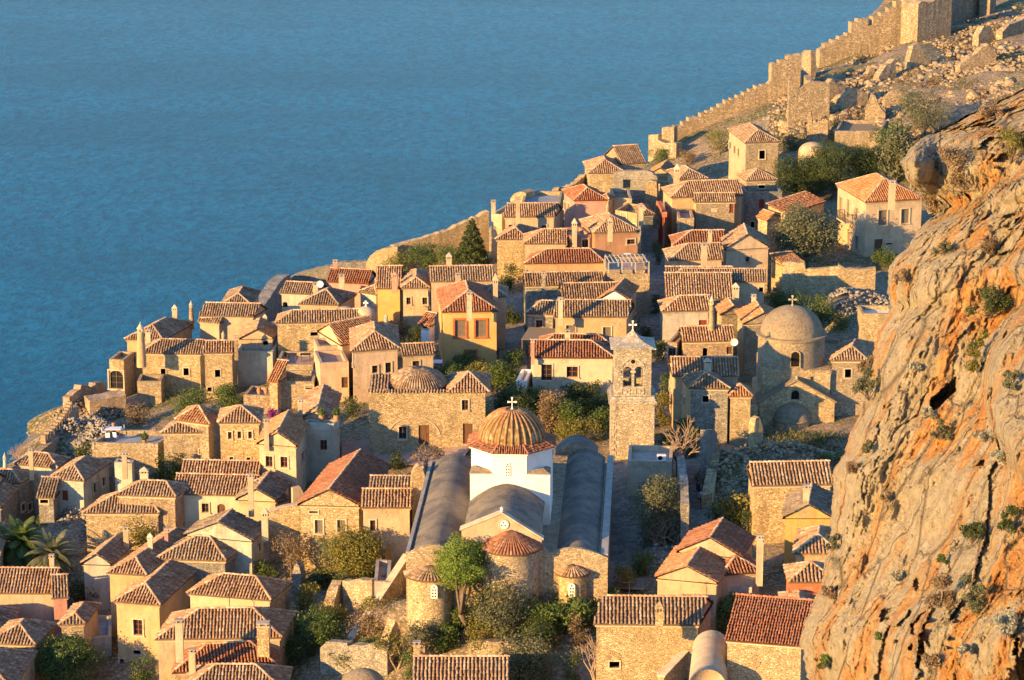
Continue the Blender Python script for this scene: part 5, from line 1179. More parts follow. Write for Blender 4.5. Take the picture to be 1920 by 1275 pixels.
    return dict(A=A, B=B, u=u, e=e, perp=perp, zv=zv, zg=zg, Ld=Ld, W=W, F=F)
t = NT('dome_tile'); n1 = t.noise(.9, 5, .7); n2 = t.noise(5, 4, .7); vv = t.vor(2.2, 'F1', 'Color'); sp_n = t.n('ShaderNodeSeparateColor'); t.l(vv, sp_n.inputs[0])
c = t.ramp(sp_n.outputs[0], [(0,(.12,.085,.035)),(.5,(.20,.14,.055)),(.9,(.27,.18,.08)),(1,(.36,.30,.18))]); c = t.mix(t.ramp(n1, [(.45,0),(.7,.5)]), c, (.14,.13,.05)); t.col(c); t.bump(n2, .6, .04)
m_tile('ridge_orange', [(0,(.24,.12,.055)),(.5,(.34,.18,.085)),(1,(.42,.27,.15))], .2)
CH = church()
# ruined bell gable beside the left aisle, sloping buttress wall, pink terrace
vwall('bell_gable', 'ruined stone bell gable with rounded top beside the left vault', 'ruin', (769,930,0), (802,922,0), [(772,905),(774,888),(780,877),(786,873),(792,878),(796,890),(798,905)], 'stone_gold', .9, jag=.08, z0=None)
vwall('bell_gable', 'second smaller white edged ruined gable behind the first one', 'ruin', (790,912,0), (806,908,0), [(789,900),(790,878),(795,876),(800,888),(800,905)], 'cream_pale', .5)
vwall('buttress_wall', 'long sloping buttress wall with pale coping left of the church', 'wall', (662,1200,-5.0), (768,1040,-1.0), [(664,1196),(700,1145),(735,1092),(768,1042)], 'stone_gold', .6, cap='trim')
vwall('side_wall', 'cream parapet wall left of the bright red roof slope', 'wall', (549,950,-1.5), (575,935,-1.2), [(549,916),(563,913),(577,938)], 'cream', .5)
vwall('side_wall', 'stone wall with pale coping extending left from the gabled stone house', 'wall', (503,985,-1.8), (562,975,-1.8), [(503,961),(530,952),(562,946)], 'stone_gold', .6, cap='cap_mortar')
vwall('buttress_wall', 'rubble slope wall with white edge between tan house and vault', 'wall', (728,1020,-3), (800,905,-.5), [(722,1040),(745,985),(775,945),(800,920)], 'stone_gold', .7, jag=.15, cap=None)
h('pink plastered terrace block left of the church foot', (697,1092), (735,1094), ('L',701,1048), 'flat', 'concrete', 'deckpink', -1.2, [], cat='terrace', name='pink_terrace')
# ============================================================ HALL DETAILS
def hall():
    A, B, u, e, z, root = HM['A'], HM['B'], HM['u'], HM['e'], HM['z'], HM['root']; perp = np.array([-u[1], u[0], 0]); dep = HM['dep']; L = HM['L']
    s = FPX/np.linalg.norm(A-CAMP); C = A+u*(93/s)+perp*dep*.5; Rd = 57/s; q_ = .5
    prof = [(Rd, z+.12), (Rd*.86, z+.75), (Rd*.66, z+1.2), (Rd*.42, z+1.5), (Rd*.18, z+1.66), (.05, z+1.7)]
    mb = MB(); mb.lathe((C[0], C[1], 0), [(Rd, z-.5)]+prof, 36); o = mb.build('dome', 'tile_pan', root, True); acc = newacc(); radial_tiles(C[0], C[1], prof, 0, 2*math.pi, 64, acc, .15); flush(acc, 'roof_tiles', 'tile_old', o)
    # right pyramid roof and left strip
    def R4(s0, s1, b0, b1): return [A+u*s0/s+perp*b0, A+u*s1/s+perp*b0, A+u*s1/s+perp*b1, A+u*s0/s+perp*b1]
    for (q, hh, nm) in ((R4(152, 231, -.12, dep*.95), 1.2, 'pyramid_roof'), (R4(6, 42, .0, dep*.6), .6, 'side_roof')):
        q = [p*1.0+z3*.12 for p in q]; c = sum(q)/4+z3*hh; mb = MB(); acc = newacc(); rid = newacc()
        if nm == 'side_roof': 
            q2 = [q[0], q[1], q[2]+z3*hh*1.2, q[3]+z3*hh*1.2]; mb.add(q2, [(0,1,2,3)]); tile_slope(q2, .3, .36, acc)
        else:
            for i in range(4): mb.add([q[i], q[(i+1)%4], c], [(0,1,2)]); tile_slope([q[i], q[(i+1)%4], c], .3, .36, acc); ridge_line(q[i], c, rid)
        o = mb.build(nm, 'tile_pan', root); flush(acc, 'roof_tiles', 'tile_old', o)
        if rid['V']: flush(rid, 'ridge_tiles', 'ridge_tile', o)
    # eave row of tiles along the front
    acc = newacc(); tile_slope([A-perp*.2+z3*.06, B-perp*.2+z3*.06, B+perp*.5+z3*.25, A+perp*.5+z3*.25], .3, .35, acc); flush(acc, 'eave_tiles', 'tile_old', root)
    # blind arch
    P = A+perp*.22; n = perp; c0 = onplane(776, 822, P, n); r1 = 51/s; mb = MB(); N = 22
    for i in range(N):
        t0 = math.pi*(.05+.92*i/N); t1 = math.pi*(.05+.92*(i+1)/N); q4 = []
        for t_, r_ in ((t0, r1), (t1, r1), (t1, r1-.16), (t0, r1-.16)): q4.append(c0+u*math.cos(t_)*r_+z3*(math.sin(t_)*r_*.86)-perp*.07)
        mb.extr(q4, perp*.10)
    mb.build('blind_arch', 'tan', root)
hall()
# ============================================================ BELL TOWER
def belltower():
    c = hit(1186, 862, GOFF+.0); s = FPX/np.linalg.norm(c-CAMP); z0 = gz(c[0], c[1])-1; 
    W = 80/s; P = np.array([c[0]-W/2, c[1], 0]); u = np.array([1., 0, 0]); n = np.array([0, 1., 0])
    def Z_(py): return onplane(1186, py, np.array([c[0], c[1], 0]), n)[2]
    cx = onplane(1186, 800, np.array([c[0], c[1], 0]), n)[0]
    root = thing('bell_tower', 'square stone bell tower with twin arched openings and cross', 'bell tower', (cx, c[1]+W/2, z0+1))
    cy = c[1]+W/2; zt = Z_(757); mb = MB(); mb.box((cx, cy, z0), W, W, zt-z0); mb.build('shaft', 'ashlar', root)
    # quoins up the corners
    zz = Z_(860); k = 0; q = MB()
    while zz < zt-.5:
        for sx in (-1, 1):
            wq = .55 if k % 2 else .36; q.box((cx+sx*(W/2-wq/2+.03), c[1]+.12-.02, zz), wq, .3, .34)
        zz += .38; k += 1
    tag(q.build('quoins', 'stone_pale', root), kind='stuff')
    for i, (ya, ww) in enumerate(((757, W+.5), (753, W+.25), (749, W+.05))):
        mb = MB(); mb.box((cx, cy, Z_(ya)+.001*i), ww, ww, .26); mb.build('moulding', 'stone_pale', root)
    W2 = 68/s; zb = Z_(746); ze = Z_(658); H = ze-zb
    zs = Z_(727); zsp = Z_(697); zar = zsp
    # belfry: four faces, each a wall with two arched openings
    th = .45; hw = W2/2; ow = W2*.235; gap = W2*.07
    for k in range(4):
        a = k*math.pi/2; d = np.array([math.sin(a), -math.cos(a), 0]); t_ = np.array([math.cos(a), math.sin(a), 0]); ctr = np.array([cx, cy, 0])+d*hw
        L0 = hw if k % 2 == 0 else hw-th
        def pt(s_, z, dd=0): return ctr+t_*s_-d*dd+z3*z
        mb = MB(); cuts = []
        for c_ in (-(gap/2+ow/2), gap/2+ow/2): cuts.append((c_-ow/2, c_+ow/2))
        top = zsp+ow/2
        def slab(s0, s1, za, zb_): mb.box(pt((s0+s1)/2, za, th/2), s1-s0, th, zb_-za, t_, d)
        slab(-L0, L0, zb, zs); slab(-L0, cuts[0][0], zs, top); slab(cuts[1][1], L0, zs, top); slab(cuts[0][1], cuts[1][0], zs, top); slab(-L0, L0, top, ze)
        for s0, s1 in cuts:
            r = ow/2; m_ = (s0+s1)/2; N = 8
            for i in range(N):
                t0, t1 = math.pi*i/N, math.pi*(i+1)/N
                mb.extr([pt(m_-r*math.cos(t0), zsp+r*math.sin(t0)), pt(m_-r*math.cos(t1), zsp+r*math.sin(t1)), pt(m_-r*math.cos(t1), top), pt(m_-r*math.cos(t0), top)], -d*th)
        mb.build('belfry_wall', 'ashlar', root)
        m2 = MB()
        for s_ in (-hw+.28, 0, hw-.28): m2.box(pt(s_, zsp-.18, .02 if k%2==0 else .03), .62 if abs(s_) > .1 else .5, .22, .2, t_, d)
        m2.build('capital', 'stone_pale', root)
        m3 = MB(); rb = ow+gap/2+.12; N = 14
        for i in range(N):
            t0, t1 = math.pi*(.08+.84*i/N), math.pi*(.08+.84*(i+1)/N); q4 = []
            for tt, rr in ((t0, rb), (t1, rb), (t1, rb+.14), (t0, rb+.14)): q4.append(pt(-math.cos(tt)*rr, zsp+math.sin(tt)*rr*1.08, -.07))
            m3.extr(q4, -d*.12)
        m3.build('relief_arch', 'stone_pale', root)
        m4 = MB(); rz = zsp+ow/2+.52; 
        for i in range(12):
            t0, t1 = 2*math.pi*i/12, 2*math.pi*(i+1)/12; q4 = []
            for tt, rr in ((t0, .22), (t1, .22), (t1, .34), (t0, .34)): q4.append(pt(math.cos(tt)*rr, rz+math.sin(tt)*rr, -.05))
            m4.extr(q4, -d*.08)
        oc = m4.build('oculus', 'stone_pale', root); m5 = MB(); m5.add([pt(math.cos(tt)*.22, rz+math.sin(tt)*.22, -.006) for tt in np.linspace(0, 2*math.pi, 13)[:-1]], [tuple(range(12))]); m5.build('oculus_hole', 'dark', oc)
        m6 = MB()
        for s_ in (-W2*.19, W2*.19):
            for qd in ((-1, -1), (1, -1), (1, 1), (-1, 1)): pass
            zc = (zb+zs)/2+.05; hh_ = (zs-zb)*.3; ww_ = W2*.11
            m6.box(pt(s_, zc-hh_, -.03), ww_*2, .06, .07, t_, d); m6.box(pt(s_, zc+hh_, -.03), ww_*2, .06, .07, t_, d)
            m6.box(pt(s_-ww_, zc-hh_, -.03), .07, .06, 2*hh_, t_, d); m6.box(pt(s_+ww_, zc-hh_, -.03), .07, .06, 2*hh_, t_, d)
            m6.add([pt(s_-.14, zc, -.06), pt(s_, zc-.2, -.06), pt(s_+.14, zc, -.06), pt(s_, zc+.2, -.06)], [(0,1,2,3)])
        m6.build('balustrade_panel', 'stone_pale', root)
    mb = MB(); mb.box((cx, cy, ze-.01), W2+.12, W2+.12, .16); mb.build('cornice', 'stone_pale', root)
    mb = MB(); rows_ = []
    for rr, zz in ((hw+.42, 0), (hw+.42, .08), (hw*.62, .42), (hw*.34, .75), (hw*.14, 1.15), (.08, 1.35)):
        rows_.append([(cx+a*rr, cy+b*rr, ze+.15+zz) for a, b in ((-1,-1),(1,-1),(1,1),(-1,1))])
    V = [p for r_ in rows_ for p in r_]; Fs = []
    for i in range(5):
        for j in range(4): Fs.append((4*i+j, 4*i+(j+1)%4, 4*i+4+(j+1)%4, 4*i+4+j))
    mb.add(V, Fs+[(20,21,22,23),(0,3,2,1)]); rf = mb.build('roof', 'stone_pale', root); cross(np.array([cx, cy, ze+.15+1.3]), 0.95, rf, .10)
    # bell inside
    mb = MB(); mb.lathe((cx, cy, zs+.9), [(.34, 0), (.25, .18), (.2, .42), (.02, .52)], 14); mb.build('bell', 'iron', root, True); mb = MB(); mb.tube((cx-hw+.3, cy, zs+1.45), (cx+hw-.3, cy, zs+1.45), .06, .06, 6); mb.build('bell_beam', 'wood', root)
belltower()
# white rendered box with an air conditioner below the tower
HB = h('white rendered service building with an air conditioner below the bell tower', (1172,866), (1264,868), 5.5, 'flat', 'cream_pale', 'concrete', -1.6, [], cat='building', name='service_building')
def onwall(H, px, py, d=.0):
    A, u = H['cor'][0], H['u']; perp = np.array([-u[1], u[0], 0]); return onplane(px, py, A-perp*d, perp), u, perp
def ac_unit(label, px, py, H=None, P=None, w_=.85):
    if P is None: P, u, n = onwall(H, px, py, .2)
    else: u = np.array([1., 0, 0]); n = np.array([0, 1., 0])
    r = thing('air_conditioner', label, 'air conditioner', P); mb = MB(); mb.box(P-n*.1, w_, .34, .6, u, n); mb.build('casing', 'cloth_white', r)
    m = MB(); c = P-n*.275+z3*.3-u*.1; m.add([c+u*.22*math.cos(t_)+z3*.22*math.sin(t_) for t_ in np.linspace(0, 2*math.pi, 15)[:-1]], [tuple(range(14))]); m.build('fan_grille', 'dark', r)
ac_unit('white air conditioner on the service building wall below the bell tower', 1240, 863, HB)
# ============================================================ STONE DOMED CHURCH
def stonechurch():
    c = hit(1490, 690, -1.0); s = FPX/np.linalg.norm(c-CAMP); u = np.array([1., 0, 0]); n = np.array([0, 1., 0]); y0 = c[1]-62/s
    P = np.array([c[0], y0, 0]); 
    def Xz(px, py, yy=None): q = onplane(px, py, np.array([0, y0 if yy is None else yy, 0]), n); return q[0], q[2]
    g0 = gz(c[0], y0)-1.2; root = thing('stone_church', 'round domed stone church with gabled porch wall and apse by the cliff', 'church', (c[0], c[1], g0+1.2))
    r = 62/s; cx = Xz(1490, 640)[0]; cy = y0+r; zc = Xz(1490, 643)[1]; zb = Xz(1490, 702)[1]
    mb = MB(); mb.lathe((cx, cy, 0), [(r, zb-1.5), (r, zc)], 40); dr = mb.build('drum', 'stone', root, True)
    mb = MB(); mb.lathe((cx, cy, 0), [(r, zc), (r+.22, zc+.02), (r+.22, zc+.2), (r*.95, zc+.26)], 40); mb.build('cornice', 'domestone', dr)
    rd = r*.94; mb = MB(); mb.lathe((cx, cy, 0), [(rd*math.cos(t_), zc+.2+rd*.88*math.sin(t_)) for t_ in np.linspace(0, math.pi/2, 16)], 40); dm = mb.build('dome', 'domestone', root, True)
    cross(np.array([cx, cy, zc+.2+rd*.88]), 1.0, dm, .10, 'stone_pale')
    # drum window
    wx, wz = Xz(1491, 673); 
    def arched(root_, x, z, yy, hw_, hh_):
        m = MB(); pts = [(x+hw_*math.cos(t_), z+hh_-hw_+hw_*math.sin(t_)) for t_ in np.linspace(0, math.pi, 9)]+[(x-hw_, z-hh_), (x+hw_, z-hh_)]
        m.add([(a, yy-.03, b) for a, b in pts], [tuple(range(len(pts)))]); w_ = m.build('window', 'dark', root_); f = MB(); N = len(pts)
        po = [(x+(a-x)*1.32, z+(b-z)*1.18) for a, b in pts]
        for i in range(N):
            j = (i+1)%N; f.extr([(pts[i][0], yy-.10, pts[i][1]), (pts[j][0], yy-.10, pts[j][1]), (po[j][0], yy-.10, po[j][1]), (po[i][0], yy-.10, po[i][1])], (0, .14, 0))
        f.build('surround', 'stone_gold', w_)
    arched(dr, wx, wz, y0-.02, .42, .78)
    # square body with gable facing us
    yb = y0-1.3
    xl, zl = Xz(1424, 758, yb); xr, zr = Xz(1565, 752, yb); xp, zp = Xz(1494, 714, yb); ze = (zl+zr)/2
    D = 2*r+2.4; zt = Xz(1490, 693, y0)[1]
    mb = MB(); f0 = [(xl, yb, g0), (xr, yb, g0), (xr, yb, ze), (xp, yb, zp), (xl, yb, ze)]; mb.extr(f0, (0, D, 0)); mb.build('body', 'stone_gold', root)
    mb = MB(); mb.box(((xl+xr)/2, cy+.2, g0), xr-xl-.7, 2*r+.3, zt-g0-.1); mb.build('crossing_block', 'stone_gold', root)
    mb = MB()
    for (x0, z0_, x1, z1_) in ((xl-.2, ze-.04, xp, zp+.02), (xr+.2, ze-.04, xp, zp+.02)):
        mb.add([(x0, yb-.15, z0_), (x1, yb-.15, z1_), (x1, yb+3.0, z1_), (x0, yb+3.0, z0_), (x0, yb-.15, z0_+.16), (x1, yb-.15, z1_+.16), (x1, yb+3.0, z1_+.16), (x0, yb+3.0, z0_+.16)], [(0,3,2,1),(4,5,6,7),(0,1,5,4),(1,2,6,5),(2,3,7,6),(3,0,4,7)])
    mb.build('gable_roof', 'domestone', root); f = MB(); f.lathe((xp, yb, zp+.15), [(.14, 0), (.08, .12), (.15, .3), (.01, .42)], 8); f.build('finial', 'stone_pale', root, True)
    x_, z_ = Xz(1491, 740, yb); arched(root, x_, z_, yb, .40, .48)
    # apse: five sided body and rounded conch
    xa0, za = Xz(1451, 784, yb); xa1, _ = Xz(1520, 787, yb); ra = (xa1-xa0)/2; xc = (xa0+xa1)/2; mb = MB(); mb.lathe((xc, yb+.1, 0), [(ra, g0), (ra, za)], 5, math.pi, 2*math.pi); ap = mb.build('apse', 'stone_gold', root)
    mb = MB(); mb.lathe((xc, yb+.1, 0), [(ra+.15, za-.06), (ra+.15, za+.06)]+[(ra*1.02*math.cos(t_), za+.06+ra*.85*math.sin(t_)) for t_ in np.linspace(0, math.pi/2, 9)], 20, math.pi, 2*math.pi); mb.build('conch_roof', 'domestone', ap, True)
stonechurch()
# small domes and vaults
def smalldome(label, px, py, rpx, mat, crossh=0, off=-.6, squash=.85, base=2.5):
    c = hit(px, py, off); s = FPX/np.linalg.norm(c-CAMP); r = rpx/s; root = thing('domed_chapel', label, 'chapel', (c[0], c[1], c[2]-base))
    mb = MB(); mb.lathe((c[0], c[1], 0), [(r, c[2]-base-2), (r, c[2])], 24); mb.build('wall', mat, root, True); mb = MB(); mb.lathe((c[0], c[1], c[2]), [(r*math.cos(t_), r*squash*math.sin(t_)) for t_ in np.linspace(0, math.pi/2, 12)], 28); d = mb.build('dome', mat, root, True)
    if crossh: cross(np.array([c[0], c[1], c[2]+r*squash]), crossh, d, .11)
smalldome('pinkish plaster dome with a small cross behind the terraces', 686, 590, 19, 'pink', .55)
smalldome('low pinkish dome left of the cross topped dome', 646, 586, 22, 'pink', 0, -.8, .5)
smalldome('bare earth coloured round vault below the hillside ruins', 1524, 285, 27, 'tan', 0, -.6, .7)
smalldome('dark stone dome at the bottom edge among the ruins', 680, 1283, 41, 'domestone', 0, -1.2, .7)
# barrel vault bottom right
def barrel(label, FLp, FRp, Bp, rise, mat, dz):
    z = hit(*FLp)[2]+dz; A = atz(*FLp, z); B = atz(*FRp, z); u = B-A; L = np.linalg.norm(u); u /= L; perp = np.array([-u[1], u[0], 0]); q = atz(Bp[0], Bp[1], z)-B; dep = q@perp; sk = q@u
    root = thing('barrel_vault', label, 'building', (*((A+B)/2)[:2], gz(A[0], A[1]))); mb = MB(); V = []; N = 12
    for k in range(9):
        for i in range(N+1):
            t_ = math.pi*i/N; p = A+u*(L/2-L/2*math.cos(t_))+z3*rise*math.sin(t_)+(perp*dep+u*sk)*k/8; V.append(p)
    mb.add(V, [(k*(N+1)+i, k*(N+1)+i+1, (k+1)*(N+1)+i+1, (k+1)*(N+1)+i) for k in range(8) for i in range(N)]+[tuple(range(N+1))]); mb.build('vault', mat, root, True)
    mb = MB(); e = perp*dep+u*sk; zz = z3*-5; mb.add([A, B, B+e, A+e, A+zz, B+zz, B+e+zz, A+e+zz], [(0,1,5,4),(1,2,6,5),(2,3,7,6),(3,0,4,7)]); mb.build('wall', mat, root)
barrel('cream barrel vaulted roof running towards the bottom edge', (1290,1290), (1362,1290), (1368,1215), 1.5, 'cream', -.8)
vwall('garden_wall', 'stone boundary wall left of the cream barrel vault', 'wall', (1245,1275,-4), (1305,1212,-3.5), [(1245,1270),(1300,1212)], 'stone_gold', .6, cap='trim')
# ============================================================ RUINS AND TOWN WALLS
def stairs(p, q, n, rise_first=True):
    (x0, y0), (x1, y1) = p, q; o = []
    for i in range(n):
        xa = x0+(x1-x0)*i/n; xb = x0+(x1-x0)*(i+1)/n; y = y0+(y1-y0)*(i+(1 if rise_first else 0)+random.uniform(-.35, .35))/n; o += [(xa, y), (xb, y)]
    return o
vwall('fortress_wall', 'upper battlemented fortress wall stepping down towards the sea', 'fortress wall', ('y',1538,466), ('y',1790,472), [(1537,94),(1546,90)]+[(1547,82),(1560,82),(1561,75),(1573,75),(1574,68),(1588,68),(1588,62),(1597,62),(1597,42),(1609,42),(1609,35),(1626,35),(1626,47),(1637,47),(1637,31),(1652,31),(1652,24),(1666,23),(1666,15),(1680,14),(1680,3),(1695,3),(1695,-4),(1710,-4),(1710,-14),(1780,-20)], 'ruin', 1.6, jag=.13, z0=-6)
vwall('fortress_tower', 'ruined fortress tower with a tall blind arch at top right', 'tower', (1722,70,-4.5), (1786,50,-4.5), [(1722,8),(1728,2),(1742,5),(1760,-2),(1785,-2)], 'ruin', 4, jag=.12)
vwall('fortress_wall', 'shadowed fortress wall bay right of the arched tower', 'fortress wall', (1786,42,-5), (1842,20,-5), [(1786,-25),(1842,-25)], 'ruin', 2, jag=.1)
vwall('fortress_tower', 'square stone tower at the very top near the slope', 'tower', (1838,20,-4.5), (1858,17,-4.5), [(1838,-30),(1858,-30)], 'ruin', 3.2, jag=.1)
vwall('fortress_wall', 'lower fortress wall with stepped battlements above the upper town', 'fortress wall', ('y',1262,424), ('y',1500,429), [(1265,236),(1280,236)]+stairs((1280,234),(1440,158),14)+[(1447,152),(1447,120),(1462,120),(1462,113),(1477,113),(1477,106),(1490,104),(1502,101)], 'ruin', 1.4, jag=.13, z0=-8)
vwall('ruined_wall', 'tall broken wall dropping towards us from the battlement corner', 'ruin', (1478,118,-1), (1522,180,-5.2), [(1478,108),(1488,118),(1497,132),(1506,140),(1512,150),(1521,153)], 'ruin', .9, jag=.12)
vwall('ruined_wall', 'rectangular ruined room wall below the battlement corner', 'ruin', (1470,235,-5), (1556,215,-5), [(1480,150),(1500,165),(1520,152),(1540,153),(1556,158),(1556,175)], 'ruin', .9, jag=.15)
vwall('ruined_tower', 'small stone tower stub where the seaward wall meets the sea', 'tower', (1216,285,-5), (1236,287,-5), [(1216,253),(1234,252)], 'ruin', 2.4, jag=.06)
vwall('ruined_wall', 'low battlement stub standing just above the tower stub', 'ruin', (1241,262,-3), (1264,260,-3), [(1241,239),(1264,238)], 'ruin', 1.0, jag=.06)
vwall('ruined_wall', 'curved stone bastion wall between stub and lower fortress wall', 'ruin', (1232,290,-5), (1268,290,-5), [(1232,262),(1245,268),(1268,268)], 'ruin', 1.2, jag=.08)
vwall('ruined_wall', 'broken merlon standing alone against the sea', 'ruin', (1502,130,-4), (1522,128,-4), [(1503,100),(1508,94),(1520,94),(1521,112)], 'ruin', .9, jag=.08)
vwall('sea_wall', 'long sloping sea wall above the water behind the cypress', 'sea wall', ('y',738,367), ('y',922,373), [(738,461),(790,448),(850,428),(917,396)], 'stone_gold', 1.1, jag=.1, z0=SEA)
vwall('sea_wall', 'rounded pale bastion of the sea wall beside the bushes', 'sea wall', (685,520,-6), (745,500,-5), [(686,492),(694,480),(706,470),(722,465),(745,463)], 'stone_gold', 1.6, jag=.06, z0=SEA)
vwall('sea_wall', 'grey rubble sea wall behind the red toned seaside roofs', 'sea wall', (545,545,-6), (690,505,-5), [(540,524),(556,514),(580,508),(620,498),(640,492),(665,490),(686,490)], 'stone_grey', 1.2, jag=.1, z0=SEA)
vwall('sea_wall', 'curving sea wall that descends left of the mint walled house', 'sea wall', (494,590,-5), (545,535,-5), [(494,574),(505,560),(520,536),(532,521),(545,514)], 'stone_grey', 1.6, jag=.1, z0=SEA)
vwall('sea_wall', 'crumbling stone parapet at the edge above the pink house', 'sea wall', (1040,380,-2), (1105,345,-2), [(1040,362),(1052,350),(1066,352),(1083,341),(1100,326)], 'stone_gold', .9, jag=.2, z0=SEA)
vwall('ruined_wall', 'ruined arch end wall left of the flat grey roof', 'ruin', (955,385,-1), (985,383,-1), [(957,372),(964,363),(975,359),(986,362)], 'stone_gold', 2.5, jag=.15)
vwall('ruined_house', 'roofless ruined plaster house with one empty window', 'ruin', (1150,395,-3), (1232,390,-3), [(1150,324),(1158,322),(1205,320),(1222,323),(1232,332),(1233,365)], 'stone_grey', .8, jag=.12, ops=[(1175,345,14,17)])
vwall('ruined_wall', 'crumbled stone pier at the right of the roofless house', 'ruin', (1207,410,-4), (1232,408,-4), [(1207,385),(1212,345),(1220,338),(1231,340),(1232,365)], 'stone_gold', 1.2, jag=.15)
h('tall sunlit plaster block under the roofless ruined house', (1146,372), (1188,374), ('L',1140,352), 'flat', 'tan', 'earth', .1, [(1160,402,4,8,'k'),(1167,408,3,5,'k')], wallF='tan', extra_drop=1)
h('sunlit rubble and plaster block stepping down to the lane', (1150,395), (1196,402), ('L',1143,375), 'flat', 'yellow', 'earth', -.6, [(1170,398,4,8,'w'),(1192,425,5,9,'w')], extra_drop=1)
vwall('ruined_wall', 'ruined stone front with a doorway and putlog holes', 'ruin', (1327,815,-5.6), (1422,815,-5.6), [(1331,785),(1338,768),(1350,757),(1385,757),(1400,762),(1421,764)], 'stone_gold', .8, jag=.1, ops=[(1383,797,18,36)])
vwall('ruined_wall', 'tall thin broken wall end in front of the stone church', 'ruin', (1416,858,-5), (1431,856,-5), [(1414,800),(1417,785),(1424,782),(1430,800),(1431,815)], 'stone_gold', .8, jag=.12)
vwall('garden_wall', 'mossy stone wall along the alley right side', 'wall', (1328,905,-5), (1345,870,-5), [(1329,806),(1340,806),(1345,812)], 'stone_grey', .8, jag=.08)
vwall('garden_wall', 'curved parapet wall along the left of the narrow alley', 'wall', (1288,1000,-5), (1280,860,-4.5), [(1292,945),(1290,900),(1284,860),(1280,848)], 'stone_grey', .7, jag=.1)
vwall('garden_wall', 'tall rubble wall at the right of the narrow alley', 'wall', (1338,935,-5), (1352,860,-4), [(1336,925),(1345,880),(1350,848)], 'stone_gold', 1.0, jag=.25)
vwall('garden_wall', 'long golden retaining wall below the big cream house', 'retaining wall', (1466,560,-5), (1575,560,-5), [(1467,492),(1508,493),(1510,505),(1575,500)], 'stone_gold', .8, jag=.06)
vwall('garden_wall', 'curved sunlit retaining wall nearest the cliff', 'retaining wall', (1573,560,-5), (1645,555,-5), [(1573,496),(1585,503),(1615,505),(1642,502)], 'stone_gold', .9, jag=.05)
h('square stone gatehouse with a tiny tiled roof on the retaining wall', (1467,497), (1509,492), 3, 'shed', 'stone_gold', 'orange', -1.5, [], trim=False, cat='gatehouse', name='stone_gatehouse', pitch=12)
vwall('garden_wall', 'low ruined wall across the garden at lower centre', 'wall', (870,1235,-5.4), (975,1225,-5.4), [(878,1212),(885,1203),(960,1204),(972,1212)], 'stone', .9, jag=.12)
vwall('ruined_wall', 'pointed leaning ruin fragment among the reeds', 'ruin', (722,1250,-5.4), (752,1215,-5.4), [(722,1215),(735,1180),(742,1163),(750,1180),(752,1195)], 'stone_gold', .8, jag=.15)
vwall('garden_wall', 'low grey ruined wall with gap near the bottom centre', 'wall', (600,1262,-5.4), (730,1262,-5.4), [(600,1215),(612,1203),(645,1206),(650,1206),(652,1212),(720,1206),(726,1214)], 'stone_grey', .9, jag=.1)
vwall('ruined_wall', 'roofless ruin back wall below the pink terrace', 'ruin', (648,1140,-5.4), (700,1138,-5.4), [(642,1088),(697,1087)], 'stone', .9, jag=.1)
vwall('ruined_wall', 'sloping broken side wall of the roofless ruin', 'ruin', (628,1160,-5.4), (650,1120,-5.4), [(626,1130),(632,1108),(641,1088)], 'stone_gold', .9, jag=.12)
vwall('stone_pillar', 'free standing mossy stone pillar in the garden', 'pillar', (547,1110,-5.4), (565,1110,-5.4), [(547,1080),(551,1062),(556,1056),(561,1062),(565,1080)], 'stone_grey', .9, jag=.06)
# crenellated wall at lower left (parapet, merlons)
def crenel():
    P0 = hit(-60, 905, -2.5); P1 = hit(132, 760, -2.5); u = P1-P0; L = np.linalg.norm(u); u = u/L; n = np.array([-u[1], u[0], 0]); n /= np.linalg.norm(n)
    root = thing('battlement_wall', 'low crenellated sea wall curving down at the left edge', 'sea wall', (P0+P1)/2); mb = MB(); N = 26; uh = np.array([u[0], u[1], 0])
    def bend(t_): return P0+(P1-P0)*t_+n*(math.sin(math.pi*t_)*-2.2)
    for i in range(N):
        a = bend(i/N); b = bend((i+1)/N); V = []
        for p in (a, b):
            for d, z in ((0, 0), (1.0, 0)): V += [(p[0]-n[0]*d, p[1]-n[1]*d, SEA), (p[0]-n[0]*d, p[1]-n[1]*d, p[2]+random.uniform(-.05, .05))]
        mb.add(V, [(0,1,5,4),(2,3,7,6),(1,3,7,5)], .5)
    mb.build('wall', 'stone_pink', root)
    for i in range(13, 25):
        m = MB(); p = bend((i+.3)/26); q = bend((i+.75)/26); d = q-p; l = np.linalg.norm(d); d /= l; m.box((p+q)/2-n*.25-z3*.05, l, .55, 1.0, np.array([d[0], d[1], 0]), n); m.build('merlon', 'stone_pink', root)
crenel()
vwall('sea_wall', 'stone parapet stepping from battlements up to the arched porch', 'sea wall', (130,775,-4), (205,735,-4), [(130,745),(150,730),(152,722),(168,724),(178,730),(179,718),(195,716),(200,722)], 'stone_pink', .9, jag=.08, z0=SEA)
vwall('ramp_wall', 'long low ramp wall in shade below the arched porch', 'wall', (168,790,-5.2), (236,770,-5.2), [(168,752),(200,748),(236,740)], 'stone_pink', 2.5, jag=.05)
